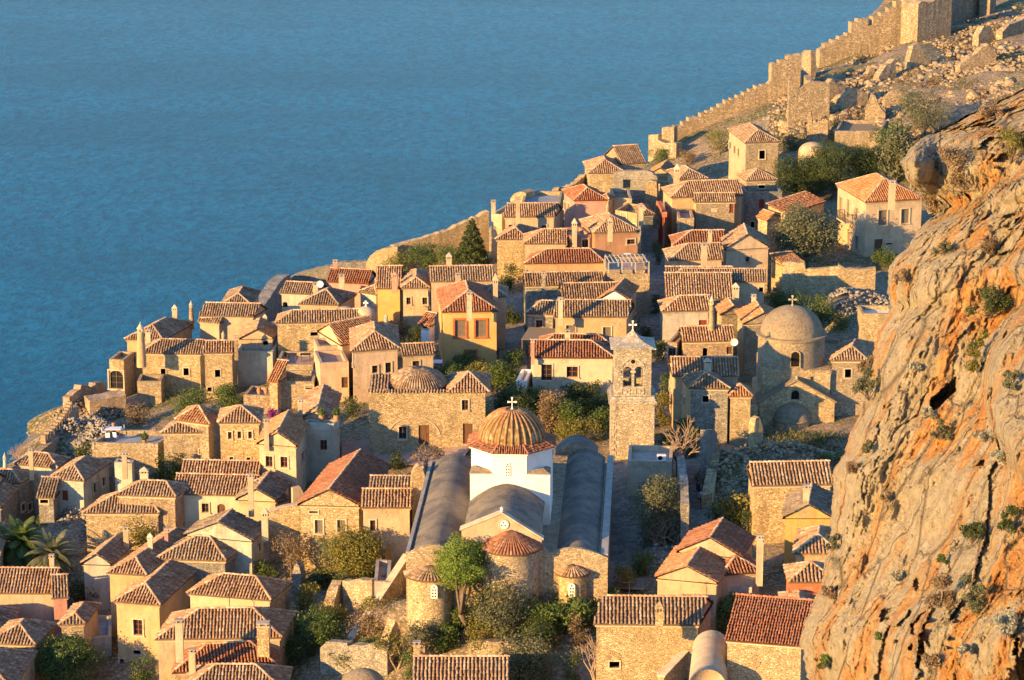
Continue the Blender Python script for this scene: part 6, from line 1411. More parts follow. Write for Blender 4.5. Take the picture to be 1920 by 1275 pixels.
# heaps of stones
heap('large heap of grey stones beside the flat terrace', 146, 838, 6, 4.5, 2.6, 2200, .17, 'rubble_grey')
heap('round stone heap overgrown at the top near the battlements', 152, 790, 6, 4, 2.2, 1800, .17, 'rubble')
heap('scree of pale stones left of the turreted house', 138, 1000, 4.5, 6, 2.0, 800, .18, 'rubble_grey')
heap('pile of grey rubble on the ruin beside the mint house', 140, 958, 3, 3, 3.4, 600, .18, 'rubble_grey')
heap('steep bank of rubble below the curved retaining wall', 1600, 600, 7, 9, 2.6, 1500, .2, 'rubble_grey')
heap('heap of loose stones at the apse of the stone church', 1440, 868, 7, 3, 1.6, 800, .17, 'rubble')
heap('stone heap below the left church apse', 800, 1150, 5, 2.6, 1.6, 800, .17, 'rubble')
heap('grey rubble beside the orange tiled house', 1240, 1060, 3, 5, 1.6, 600, .17, 'rubble_grey')
heap('sunlit rubble bank along the right of the alley', 1370, 905, 3.5, 6, 2.4, 1000, .18, 'rubble')
# hillside rubble and terraces
def hillrubble():
    n = 6500; px = rng.uniform(1440, 1925, n*3); py = rng.uniform(0, 330, n*3); C = []
    for a, b in zip(px, py):
        top = np.interp(a, [1440,1540,1700,1860,1930], [190,130,70,20,0]); bot = np.interp(a, [1440,1560,1700,1800,1930], [270,250,260,235,190])
        if not (top < b < bot): continue
        dn = mnoise.noise(Vector((a*.02, b*.035, 4)))
        if dn < -.05 and random.random() < .8: continue
        p = hit(a, b, GOFF+.3); C.append((p[0], p[1], p[2]-.2))
        if len(C) > n: break
    C = np.array(C); o = stones(C, rng.uniform(.28, .95, len(C))**3.2*.55+.06**1.0, 'scree', 'rubble', None); tag(o, 'loose stones and scree scattered over the hillside below the fortress', 'scree', kind='stuff')
hillrubble()
C = []
while len(C) < 260:
    a = random.uniform(1470, 1925); top = np.interp(a, [1440,1540,1700,1860,1930], [200,150,95,40,10]); b = random.uniform(top, np.interp(a, [1440,1560,1700,1800,1930], [270,240,255,235,190]))
    if mnoise.noise(Vector((a*.018, b*.03, 14))) > .0: p = hit(a, b, GOFF); C.append((p[0], p[1], p[2]-.1))
tag(stones(C, rng.uniform(.4, 1.15, len(C)), 'rock_outcrops', 'ruin'), 'big golden boulders and rock outcrops half buried in the upper slope', 'rocks', kind='stuff')
def sheet(name, label, cat, px, py, off, w_, h_, mat):
    p = hit(px, py, off); r = thing(name, label, cat, p); m = MB(); n = 8
    for i in range(n): x0 = -w_/2+w_*i/n; x1 = x0+w_/n; y0 = .05*math.sin(i*1.7); y1 = .05*math.sin((i+1)*1.7); m.add([(p[0]+x0, p[1]+y0, p[2]+.4), (p[0]+x1, p[1]+y1, p[2]+.4), (p[0]+x1, p[1]+y1*.4, p[2]+.4+h_), (p[0]+x0, p[1]+y0*.4, p[2]+.4+h_)], [(0,1,2,3)])
    m.build('cloth', mat, r); m = MB(); 
    for s_ in (-1, 1): m.tube(p+np.array([s_*w_*.53, 0, -.1]), p+np.array([s_*w_*.53, 0, .5+h_]), .03, .03, 6)
    m.tube(p+np.array([-w_*.53, 0, .42+h_]), p+np.array([w_*.53, 0, .42+h_]), .012, .012, 4); m.build('line', 'iron', r)
sheet('laundry', 'white sheet hung out beside the ruined stone doorway', 'laundry', 1402, 822, GOFF, 1.2, .8, 'cloth_white')
ac_unit('white air conditioner left behind the rooftop pergola', 1176, 480, P=hit(1176, 484, -.6)); ac_unit('white air conditioner at the right behind the rooftop pergola', 1194, 486, P=hit(1194, 490, -.6))
def dish(label, px, py, off):
    p = hit(px, py, off); r = thing('satellite_dish', label, 'satellite dish', p); m = MB(); m.tube(p-z3*.5, p+z3*.6, .03, .03, 6); m.build('mast', 'iron', r); m = MB(); c = p+z3*.8; V = [c]
    for rr, dd in ((.2, .02), (.42, .10)):
        for i in range(12): a = 2*math.pi*i/12; V.append(c+np.array([math.cos(a)*rr, -dd-.0, math.sin(a)*rr]))
    m.add(V, [(0, 1+i, 1+(i+1)%12) for i in range(12)]+[(1+i, 13+i, 13+(i+1)%12, 1+(i+1)%12) for i in range(12)]); m.build('dish', 'cloth_white', r)
dish('pale satellite dish right of the pinkish stone house', 1376, 655, -1.0); dish('small satellite dish on the mint walled seaside house', 600, 545, .8)
def aerial(label, px, py, off=1.2):
    p = hit(px, py, off); r = thing('aerial', label, 'aerial', p); m = MB(); m.tube(p-z3*1.6, p+z3*1.5, .035, .025, 5)
    for k in range(5): m.tube(p+z3*1.35+np.array([-.45+.2*k, -.28, 0]), p+z3*1.35+np.array([-.45+.2*k, .28, 0]), .012, .012, 4)
    m.tube(p+z3*1.35+np.array([-.5, 0, 0]), p+z3*1.35+np.array([.45, 0, 0]), .018, .018, 4); m.build('mast', 'iron', r)
for a, b, lab in ((1060,470,'thin aerial above the striped roof left of the terracotta house'),(1300,556,'thin aerial over the grey plastered stone house'),(600,580,'thin aerial on the tall bare stone house'),(430,1112,'thin aerial over the cream and stone hipped house'),(1180,1122,'thin aerial over the boldly striped roof')): aerial(lab, a, b)
for i, (a, b, c_, lab) in enumerate([
    ((1545,185,-5.4),(1585,176,-5.4),[(1545,168),(1560,150),(1572,162),(1585,160)],'jagged wall fragment at the left of the hillside'),
    ((1585,205,-5.4),(1630,192,-5.4),[(1585,180),(1600,160),(1612,172),(1628,175)],'humped rubble wall low on the hillside'),
    ((1622,230,-5.4),(1660,224,-5.4),[(1622,205),(1633,176),(1641,178),(1650,205),(1660,212)],'tall twin spiked ruin fragment on the hillside'),
    ((1648,150,-5.4),(1682,140,-5.4),[(1648,142),(1662,120),(1678,112),(1680,130)],'slanting wall fragment near the grassy terrace'),
    ((1706,130,-5.4),(1745,120,-5.4),[(1706,112),(1712,85),(1722,83),(1732,100),(1745,108)],'stubby broken tower below the fortress arch'),
    ((1800,135,-5.4),(1870,115,-5.4),[(1800,120),(1820,105),(1850,85),(1868,100)],'rubble faced terrace wall high on the slope'),
    ((1835,85,-5.4),(1868,75,-5.4),[(1835,70),(1845,48),(1858,52),(1866,70)],'rocky knob of masonry at the upper slope'),
    ((1630,140,-5.4),(1640,138,-5.4),[(1628,135),(1632,125),(1640,128)],'small leaning stone stub beside the red scrub'),
    ((1660,200,-5.4),(1700,190,-5.4),[(1660,180),(1675,165),(1700,172)],'broken corner wall in the middle of the slope'),
    ((1514,268,-5.2),(1556,262,-5.2),[(1514,215),(1520,212),(1524,228),(1545,222),(1553,225)],'shaded broken walls above the earth coloured vault'),
    ((1880,75,-5.4),(1925,60,-5.4),[(1880,60),(1900,42),(1925,30)],'dark rock outcrop wall at the right edge'),
    ]): vwall('ruined_wall', lab, 'ruin', a, b, c_, 'ruin', 1.3, jag=.35, step=.8)
h('roofless rectangular ruin with a sloping rubble floor on the hillside', (1562,247), (1655,247), ('L',1575,225), 'flat', 'stone', 'rubble', -1.5, [], cat='ruin', name='roofless_ruin')
# ============================================================ FURNITURE, PEOPLE, SMALL THINGS
def table(label, px, py, z, mat='cloth_white', w_=1.0, P=None):
    p = atz(px, py, z) if P is None else P; r = thing('table', label, 'table', p); mb = MB(); mb.box(p+z3*.70, w_, w_*.7, .05); mb.build('table_top', mat, r)
    for a in (-1, 1):
        for b in (-1, 1): m = MB(); m.box(p+np.array([a*w_*.42, b*w_*.28, 0]), .05, .05, .70); m.build('leg', 'wood', r)
def chair(label, px, py, z, rot=0, mat='cloth_white'):
    p = atz(px, py, z); r = thing('chair', label, 'chair', p); c, s_ = math.cos(rot), math.sin(rot); X_ = np.array([c, s_, 0]); Y_ = np.array([-s_, c, 0])
    mb = MB(); mb.box(p+z3*.42, .46, .44, .05, X_, Y_); mb.build('seat', mat, r); mb = MB(); mb.box(p+Y_*.22+z3*.5, .46, .04, .42, X_, Y_); mb.build('backrest', mat, r)
    for a in (-1, 1):
        for b in (-1, 1): m = MB(); m.box(p+X_*a*.2+Y_*b*.18, .04, .04, .42, X_, Y_); m.build('leg', 'wood', r)
zt = HT['z']-.43
table('white table on the flat terrace roof at left', 213, 816, zt, 'cloth_white', 1.6)
chair('white chair at the left of the terrace table', 196, 817, zt, 1.4); chair('white chair at the right of the terrace table', 229, 813, zt, -1.4)
chair('front left white chair on the terrace roof', 202, 827, zt, 3.3); chair('front right white chair on the terrace roof', 217, 826, zt, 2.7)
def pot(label, px, py, z, r_=.3, hh=.6, plant=None, P=None):
    p = atz(px, py, z) if P is None else P; r = thing('clay_pot', label, 'pot', p); mb = MB(); mb.lathe(p, [(r_*.5, 0), (r_, hh*.5), (r_*.75, hh*.9), (r_*.85, hh), (r_*.6, hh), (.01, hh*.95)], 14); mb.build('jar', 'terracotta', r, True)
    if plant: V, F, br = leaves(np.array([p+z3*(hh+.3)]), np.array([.4]), 260, .2); place_arr('plant', V, F, br, plant, r)
pot('small potted palm standing on the flat terrace roof', 271, 830, zt, .25, .35, 'leaf_green')
pot('clay pot on the right parapet of the terrace roof', 290, 813, zt, .3, .5); pot('clay pot on the back corner of the terrace roof', 213, 800, zt+.5, .22, .4)
for i, (a, lab) in enumerate(((486, 'left clay jar of the three above the hedge'), (499, 'middle clay jar of the three above the hedge'), (511, 'right clay jar of the three above the hedge'))): pot(lab, a, 739, hit(486, 742)[2]-3.6, .27, .75)
pot('round clay jar beside the metal awning', 941, 501, hit(941, 500, -5.0)[2], .5, .9)
for i, (a, lab) in enumerate(((603, 'left planted pot on the shaded terrace roof'), (631, 'right planted pot on the shaded terrace roof'))): pot(lab, a, 789, hit(600, 795)[2]+.1, .35, .6, 'leaf_green')
# restaurant terrace tables
HR = hit(1025, 722, -4.6); zr = HR[2]
def deck(name, label, pts, z, mat, th=3.0, cat='terrace'):
    P = [atz(a, b, z) for a, b in pts]; r = thing(name, label, cat, (*(sum(P)/len(P))[:2], z-th)); mb = MB(); mb.extr([p-z3*th for p in P], z3*th); mb.build('slab', mat, r); return r
deck('restaurant_terrace', 'raised restaurant terrace edge with wooden tables above the vines', [(985,730),(1070,730),(1066,712),(990,712)], zr, 'deckpink', 3.2)
for i, (a, b, lab) in enumerate(((1000,718,'wooden table at the left of the restaurant door'),(1005,727,'front left wooden table on the restaurant terrace'),(1022,726,'middle front wooden table on the restaurant terrace'),(1042,727,'front right wooden table on the restaurant terrace'),(1043,716,'wooden table right of the restaurant door'),(1058,720,'rightmost wooden table on the restaurant terrace'))): table(lab, a, b, zr+.02, 'wood_red', .95)
zq = hit(550, 686)[2]-2.3-.43
table('dark cafe table on the stone terrace left of the cream door', 547, 676, zq, 'cloth_dark', 1.1); table('second cafe table at the right of the stone terrace', 573, 676, zq, 'cloth_dark', 1.1)
chair('dark cafe chair on the left stone terrace', 538, 677, zq, 1.2, 'cloth_dark')
# table under white cloth near the orange yellow house
pz = hit(812, 690, -4.6)[2]; table('table with a white cloth left of the orange yellow house', 812, 690, pz, 'cloth_white', 2.0); table('dark red cafe table below the white shed', 780, 698, pz, 'wood_red', 1.2)
chair('white garden chair before the small cream gabled house', 1403, 497, hit(1403, 500, -4.8)[2], .6)
# pergola
def pergola():
    z0 = hit(1135, 508)[2]+.4; A = atz(1140, 512, z0); B = atz(1218, 510, z0); u = B-A; L = np.linalg.norm(u); u /= L; n = np.array([-u[1], u[0], 0]); r = thing('pergola', 'pale painted pergola frame on the roof terrace', 'pergola', (A+B)/2)
    D = 3.0; H = 1.15
    for d in (0.1, D):
        m = MB(); m.box((A+B)/2+n*d+z3*H, L, .14, .14, u, n); m.build('beam', 'greywall', r)
        for k in range(4): m = MB(); m.box(A+u*(L*k/3*.97+.07)+n*d, .13, .13, H, u, n); m.build('post', 'greywall', r)
    for k in range(10): m = MB(); m.box(A+u*(L*(k+.3)/10)+n*(D/2+.05)+z3*(H+.14), .09, D+.5, .1, u, n); m.build('rafter', 'greywall', r)
pergola()
def awning(label, a, b, D, H, mat, name='awning', off=-4.8):
    z = hit(*a, off)[2]; A = atz(*a, z+0); B = atz(*b, z); u = B-A; L = np.linalg.norm(u); u /= L; n = np.array([-u[1], u[0], 0]); r = thing(name, label, 'awning', (*((A+B)/2+n*D/2)[:2], z-H))
    m = MB(); k = 14
    for i in range(k): p = A+u*L*(i+.5)/k; q = p+n*D+z3*.5; w_ = L/k*.48; m.add([p-u*w_, p+u*w_, q+u*w_, q-u*w_, p-u*w_-z3*.04, p+u*w_-z3*.04, q+u*w_-z3*.04, q-u*w_-z3*.04], [(0,1,2,3),(4,7,6,5),(0,4,5,1),(1,5,6,2),(2,6,7,3),(3,7,4,0)])
    m.build('sheet', mat, r)
    for s_ in (.03, .97):
        m = MB(); m.box(A+u*L*s_+n*.1-z3*H, .12, .12, H-.03, u, n); m.build('post', 'wood', r)
awning('corrugated grey metal awning with wooden posts near the cypress', (943,470), (980,470), 4, 2.4, 'metal', off=-2.2)
awning('weathered wooden slatted awning left of the yellow cottage', (977,636), (1036,640), 3.5, 2.4, 'wood_grey', off=-2.6)
awning('small pale metal awning over the shaded stone house door', (1022,549), (1050,551), 1.5, 2.4, 'metal', off=-2.0)
# balcony of the big cream house
def balcony():
    P = hit(1575, 414, -3.0); H = [q for q in HOUSES if q['root'].get('label', '').startswith('large cream two storey')][0]; A, D = H['cor'][0], H['cor'][3]; t_ = D-A; L = np.linalg.norm(t_); t_ /= L; o = np.array([-t_[1], t_[0], 0])
    o = o if o[0] < 0 else -o
    nn = o; X_ = onplane(1592, 412, A, nn); z = X_[2]; c = np.array([X_[0], X_[1], z])+o*.55; r = H['root']; m = MB(); m.box(c-z3*.15, 3.0, 1.1, .15, t_, o); b = m.build('balcony', 'trim', r)
    m = MB()
    for k in range(13): m.box(c+t_*(-1.45+2.9*k/12)+o*.5, .035, .035, .95, t_, o)
    for k in range(5):
        for s_ in (-1.45, 1.45): m.box(c+t_*s_+o*(-.45+.22*k), .035, .035, .95, t_, o)
    m.box(c+o*.5+z3*.95, 2.95, .05, .05, t_, o)
    for s_ in (-1.45, 1.45): m.box(c+t_*s_+z3*.95, .05, 1.0, .05, t_, o)
    m.build('railing', 'iron', b)
balcony()
# people in the alley
def person(label, px, py, top, H=1.72, walk=.25, back=None, rot=0.0):
    g = hit(px, py, GOFF+.25); r = thing('person', label, 'person', g); s = H/1.72
    J = {'pel': (0,0,.92), 'che': (0,.02,1.25), 'nek': (0,.03,1.47), 'hd0': (0,0,1.56), 'hd1': (0,0,1.68), 'kl': (-.1,-walk*.5,.5), 'fl': (-.11,-walk*.75,.06), 'tl': (-.11,-walk*.75-.14,.04), 'kr': (.1,walk*.2,.5), 'fr': (.11,walk,.08), 'tr': (.11,walk-.13,.04),
         'hl': (-.09,0,.88), 'hr': (.09,0,.88), 'sl': (-.19,.02,1.42), 'el': (-.27,.06,1.16), 'wl': (-.25,-.12,.94), 'sr': (.19,.02,1.42), 'er': (.27,.0,1.16), 'wr': (.25,-.18,.97)}
    Rd = {'pel': .14, 'che': .15, 'nek': .06, 'hd0': .09, 'hd1': .085, 'kl': .065, 'fl': .045, 'tl': .035, 'kr': .065, 'fr': .045, 'tr': .035, 'hl': .1, 'hr': .1, 'sl': .07, 'el': .048, 'wl': .035, 'sr': .07, 'er': .048, 'wr': .035}
    E = [('pel','che'),('che','nek'),('nek','hd0'),('hd0','hd1'),('pel','hl'),('hl','kl'),('kl','fl'),('fl','tl'),('pel','hr'),('hr','kr'),('kr','fr'),('fr','tr'),('che','sl'),('sl','el'),('el','wl'),('che','sr'),('sr','er'),('er','wr')]
    ks = list(J); me = bpy.data.meshes.new('body'); me.from_pydata([tuple(v*s for v in J[k]) for k in ks], [(ks.index(a), ks.index(b)) for a, b in E], []); ob = bpy.data.objects.new('body', me); link(ob, r); ob.rotation_euler[2] = rot
    md = ob.modifiers.new('skin', 'SKIN'); 
    for i, k in enumerate(ks): me.skin_vertices[0].data[i].radius = (Rd[k]*s, Rd[k]*s)
    me.skin_vertices[0].data[0].use_root = True; sb = ob.modifiers.new('sub', 'SUBSURF'); sb.levels = 1; sb.render_levels = 2; me.materials.append(M['skin'])
    ob['_o'] = list(r['_o'])
    mb = MB(); gl = np.array(g)
    def part(name, prof, mat, cx_=0, cy_=0, sq=.7):
        m = MB(); V = []; N = 14
        for rr, zz in prof:
            for i in range(N): a = 2*math.pi*i/N; V.append((g[0]+(cx_+rr*math.cos(a))*s, g[1]+(cy_+rr*sq*math.sin(a))*s, g[2]+zz*s))
        m.add(V, [(j*N+i, j*N+(i+1)%N, (j+1)*N+(i+1)%N, (j+1)*N+i) for j in range(len(prof)-1) for i in range(N)]); return m.build(name, mat, r, True)
    part('shirt', [(.2, .9), (.19, 1.1), (.225, 1.32), (.2, 1.45), (.08, 1.5)], top); part('trousers', [(.17, .45), (.2, .7), (.2, .95)], 'cloth_dark'); part('hair', [(.095, 1.6), (.105, 1.68), (.07, 1.75), (.01, 1.765)], back or 'cloth_dark', 0, .01, 1)
person('person in dark clothes walking down the alley, arms out', 1309, 934, 'cloth_dark')
person('person in a pale grey top walking ahead in the alley', 1313, 951, 'metal', 1.7, .3)
# ============================================================ VEGETATION
sh, tr = shrub, tree
conifer('dark pointed conifer by the sea wall', 885, 500, 95, 62)
tr('yellow green bush in front of the bastion', 745, 515, 48, 60, 'leaf_yellow', trunk=.05, nb=10)
tr('green bush left of the dark conifer', 795, 508, 55, 80, 'leaf_green', trunk=.05, nb=14)
tr('bushy green shrub touching the dark conifer', 845, 506, 55, 60, 'leaf_green', trunk=.05, nb=10)
tr('round grey green olive tree beside the big cream house', 1510, 508, 122, 122, 'leaf_olive', trunk=.12, nb=30, lsz=.26, dens=2.4, off=-5.0)
tr('dark leafy tree at the left of the upper grove', 1495, 372, 85, 110, 'leaf_dark', trunk=.08, nb=20, dens=1.5)
tr('largest dark tree in the middle of the upper grove', 1560, 365, 102, 130, 'leaf_dark', trunk=.08, nb=26, dens=1.5)
tr('dark tree at the right of the upper grove', 1625, 345, 80, 95, 'leaf_dark', trunk=.08, nb=18, dens=1.5)
tr('pale broad leaved cactus like bush above the cream house', 1680, 340, 105, 80, 'leaf_olive', name='prickly_pear', cat='cactus', trunk=.02, nb=16, lsz=.42, dens=1.3)
tr('dark green thicket under the boulder', 1668, 300, 85, 70, 'leaf_green', trunk=.05, nb=12, lsz=.3)
tr('sparse olive shrub with visible trunk on the slope', 1728, 262, 95, 115, 'leaf_olive', trunk=.22, nb=14, dens=.8, lsz=.2)
tr('yellow green little tree below the lower fortress wall', 1345, 290, 48, 48, 'leaf_yellow', trunk=.2, nb=8, dens=.7)
sh('low green shrubs beside the tower stub', 1235, 305, 28, 60, 'leaf_green'); sh('second clump of green shrubs under the lower fortress wall', 1290, 310, 30, 55, 'leaf_dry')
sh('grey green bush behind the tall cream and stone house', 1480, 285, 45, 55, 'leaf_olive')
tr('bushy dark tree behind the stone dome left side', 1475, 600, 65, 85, 'leaf_green', trunk=.1, nb=14); tr('bushy tree right behind the stone dome', 1535, 625, 75, 70, 'leaf_green', trunk=.1, nb=14)
sh('autumn tinted shrub right of the stone dome', 1575, 632, 45, 45, 'leaf_yellow'); sh('grassy shrub under the curved retaining wall', 1630, 575, 35, 60, 'leaf_dry')
tr('bright green umbrella pine in front of the church', 864, 1150, 205, 128, 'leaf_lime', name='pine_tree', trunk=.5, nb=26, dens=1.5, lsz=.17, squash=.55, P=(lambda x_, y_: (x_, y_, gz(x_, y_)))((864-960)/FPX*234*1.05, 231.5))
tr('large olive bush in front of the main apse', 935, 1205, 128, 120, 'leaf_olive', trunk=.05, nb=22); sh('ochre tinted bush at the foot of the large olive bush', 900, 1225, 85, 70, 'leaf_yellow')
sh('spiky green bush below the right apse', 1060, 1190, 85, 105, 'leaf_green', nb=14, lsz=.3); sh('pale green bush between the garden bushes', 1010, 1180, 60, 70, 'leaf_green')
tr('big grey green olive at the bottom edge centre', 985, 1290, 105, 140, 'leaf_olive', trunk=.05, nb=24); sh('dark bush right of the bottom olive', 1065, 1290, 75, 60, 'leaf_dark')
sh('russet bush in shade left of the long striped roof', 1080, 1210, 60, 50, 'leaf_dry')
baretree('reedy leafless bush left of the garden wall', 800, 1250, 100, 110, 'leaf_olive', 'bark_pale', 'reedy_shrub', cat='shrub', ln=1500); baretree('second reedy bush beside the leaning ruin', 745, 1255, 85, 70, 'leaf_yellow', 'bark_pale', 'reedy_shrub', cat='shrub', ln=1100)
sh('tangled green scrub at the foot of the bottom ruins', 770, 1275, 60, 60, 'leaf_green')
tr('golden green mimosa tree below the stone gabled house', 660, 1095, 112, 130, 'leaf_yellow', trunk=.18, nb=22, dens=1.2); tr('thin half bare tree left of the mimosa', 550, 1090, 95, 90, 'leaf_dry', trunk=.25, nb=12, dens=.6)
sh('dark green undergrowth left of the stone pillar', 500, 1090, 55, 80, 'leaf_green'); tr('yellow green young tree right of the hipped roofs', 580, 1165, 78, 60, 'leaf_yellow', trunk=.2, nb=12)
sh('dense green scrub filling the ruined garden', 600, 1215, 75, 100, 'leaf_green', nb=16); sh('dry brown scrub beneath the buttress wall', 690, 1200, 70, 90, 'leaf_dry', nb=14, dens=.8); sh('dark green bush at the base of the buttress wall', 640, 1130, 55, 60, 'leaf_dark')
tr('large green tree at the bottom left corner', 130, 1300, 105, 155, 'leaf_green', trunk=.1, nb=26); sh('small green bush under the yellow house wall', 262, 1290, 70, 60, 'leaf_green'); sh('small green shrub cut by the left edge', 4, 1165, 35, 25, 'leaf_green')
tr('golden leaved tree against the turreted house', 275, 1045, 95, 100, 'leaf_yellow', trunk=.15, nb=16, dens=1.0); tr('dark tree with orange blossom right of the turreted house', 345, 1005, 58, 62, 'leaf_yellow', trunk=.1, nb=12); sh('low green bush below the turret', 215, 1015, 45, 50, 'leaf_green')
tr('round dark green bush below the three-window house', 325, 912, 75, 85, 'leaf_dark', trunk=.05, nb=16); sh('silvery flowering bush beside the terrace wall', 280, 895, 55, 45, 'leaf_pale'); palm('small palm behind the long double roof', 385, 898, 55, 50, 24)
tr('long clipped hedge left part below the rough stone house', 362, 785, 62, 85, 'leaf_green', name='hedge', cat='hedge', trunk=.02, nb=18); tr('long clipped hedge right part below the rough stone house', 428, 772, 55, 85, 'leaf_green', name='hedge', cat='hedge', trunk=.02, nb=18)
palm('large date palm at the left edge', 42, 1092, 125, 118, 46); palm('fan palm right of the date palm', 103, 1120, 130, 120, 44, True)
sh('dark shrubs in the shade between palms and yellow house', 165, 1135, 55, 90, 'leaf_dark'); sh('flowering bush by the left stone wall', 85, 1010, 45, 45, 'leaf_green')
tr('grey green bush between church and alley', 1235, 1035, 150, 112, 'leaf_olive', trunk=.05, nb=26); sh('bright green weeds at the foot of the grey green bush', 1205, 1085, 65, 55, 'leaf_green', nb=12)
baretree('leafless tree beside the service building', 1275, 900, 125, 120, None); baretree('bare orange twigged tree above the orange roofed house', 1262, 1050, 85, 75, None); baretree('dead branching tree at the right corner of the church', 1125, 1110, 70, 55, None, 'bark_pale'); baretree('bare thicket in the bottom garden', 1120, 1290, 110, 90, None); baretree('leafy bare bush on the church square', 795, 880, 60, 80, 'leaf_dry', ln=500); baretree('dry leafless tree near the left battlements', 35, 875, 50, 45, None); baretree('dry brown thicket left of the stone heap', 62, 870, 35, 40, 'leaf_dry', ln=300)
sh('dark green bush on the church square', 745, 880, 38, 45, 'leaf_dark'); tr('lime leaved little tree against the right of the stone hall', 905, 822, 62, 55, 'leaf_lime', trunk=.25, nb=9, dens=.8); sh('yellow green garden bush between hall and tower', 1090, 830, 52, 105, 'leaf_yellow', nb=18); 
for i, (a, b, hh, ww, lf, lab) in enumerate(((845,722,45,75,'leaf_green','vine hedge left part below the orange yellow house'),(905,728,50,80,'leaf_yellow','vine hedge in the middle below the orange yellow house'),(950,730,55,70,'leaf_green','vine hedge right part below the white terrace'),(975,815,95,60,'leaf_dark','ivy curtain hanging left of the restaurant terrace'),(1030,815,90,65,'leaf_dry','brownish ivy curtain below the restaurant terrace'),(1095,775,62,85,'leaf_dark','dark climbing vines in front of the restaurant'),(1120,745,35,60,'leaf_green','green vine on the pergola beside the bell tower'),(940,790,75,45,'leaf_dark','dark bush behind the white church dome'))): tree(lab, a, b, hh, ww, lf, 'climbing_vine', 'vine', trunk=.02, nb=18, dens=1.4)
sh('tall ivy on the wall right of the bell tower', 1243, 800, 75, 42, 'leaf_yellow', nb=14); sh('dark ivy at the head of the alley', 1300, 860, 65, 50, 'leaf_dark', nb=12); tr('cactus thicket on the rubble bank beside the alley', 1375, 1005, 105, 62, 'leaf_yellow', name='prickly_pear', cat='cactus', trunk=.02, nb=16, lsz=.34); sh('dark green hedge below the long stone house', 1400, 1015, 60, 50, 'leaf_dark')
sh('dense green bush behind the blue grey terrace', 1383, 1185, 75, 100, 'leaf_green', nb=18); sh('magenta bougainvillea beside the cream gabled house', 515, 795, 32, 36, 'leaf_magenta', name='bougainvillea'); sh('green bush left of the stone hall', 665, 782, 45, 45, 'leaf_dark'); sh('bush above the red streaked roof courtyard', 460, 600, 25, 30, 'leaf_green')
sh('dry bush by the sea battlements', 148, 770, 30, 45, 'leaf_dry'); sh('dark bush at the end of the stone heap', 158, 865, 38, 40, 'leaf_dark'); sh('dry bushes behind the terrace roof', 262, 795, 45, 70, 'leaf_dry'); sh('courtyard weeds below the ochre house', 740, 640, 40, 65, 'leaf_dry', nb=12); sh('green bush in the small yard right of the ochre house', 775, 650, 45, 50, 'leaf_dark')
sh('small green tree beside the terracotta house', 1085, 425, 30, 45, 'leaf_yellow'); sh('dark bush at the foot of the conifer courtyard', 955, 540, 50, 50, 'leaf_dark'); sh('bush in the lane below the pergola building', 1232, 500, 50, 26, 'leaf_green'); sh('dark yard bush right of the yellow cottage', 1212, 650, 40, 40, 'leaf_dark'); sh('green weeds on the mound below the apse', 1520, 840, 25, 80, 'leaf_green', nb=12); sh('tall grass bank right of the mound', 1560, 875, 30, 70, 'leaf_green', nb=10); sh('green shrubs at the foot of the big cream house', 1655, 500, 40, 60, 'leaf_green', nb=12); sh('shrub left of the gatehouse stairs', 1420, 560, 30, 40, 'leaf_dark')
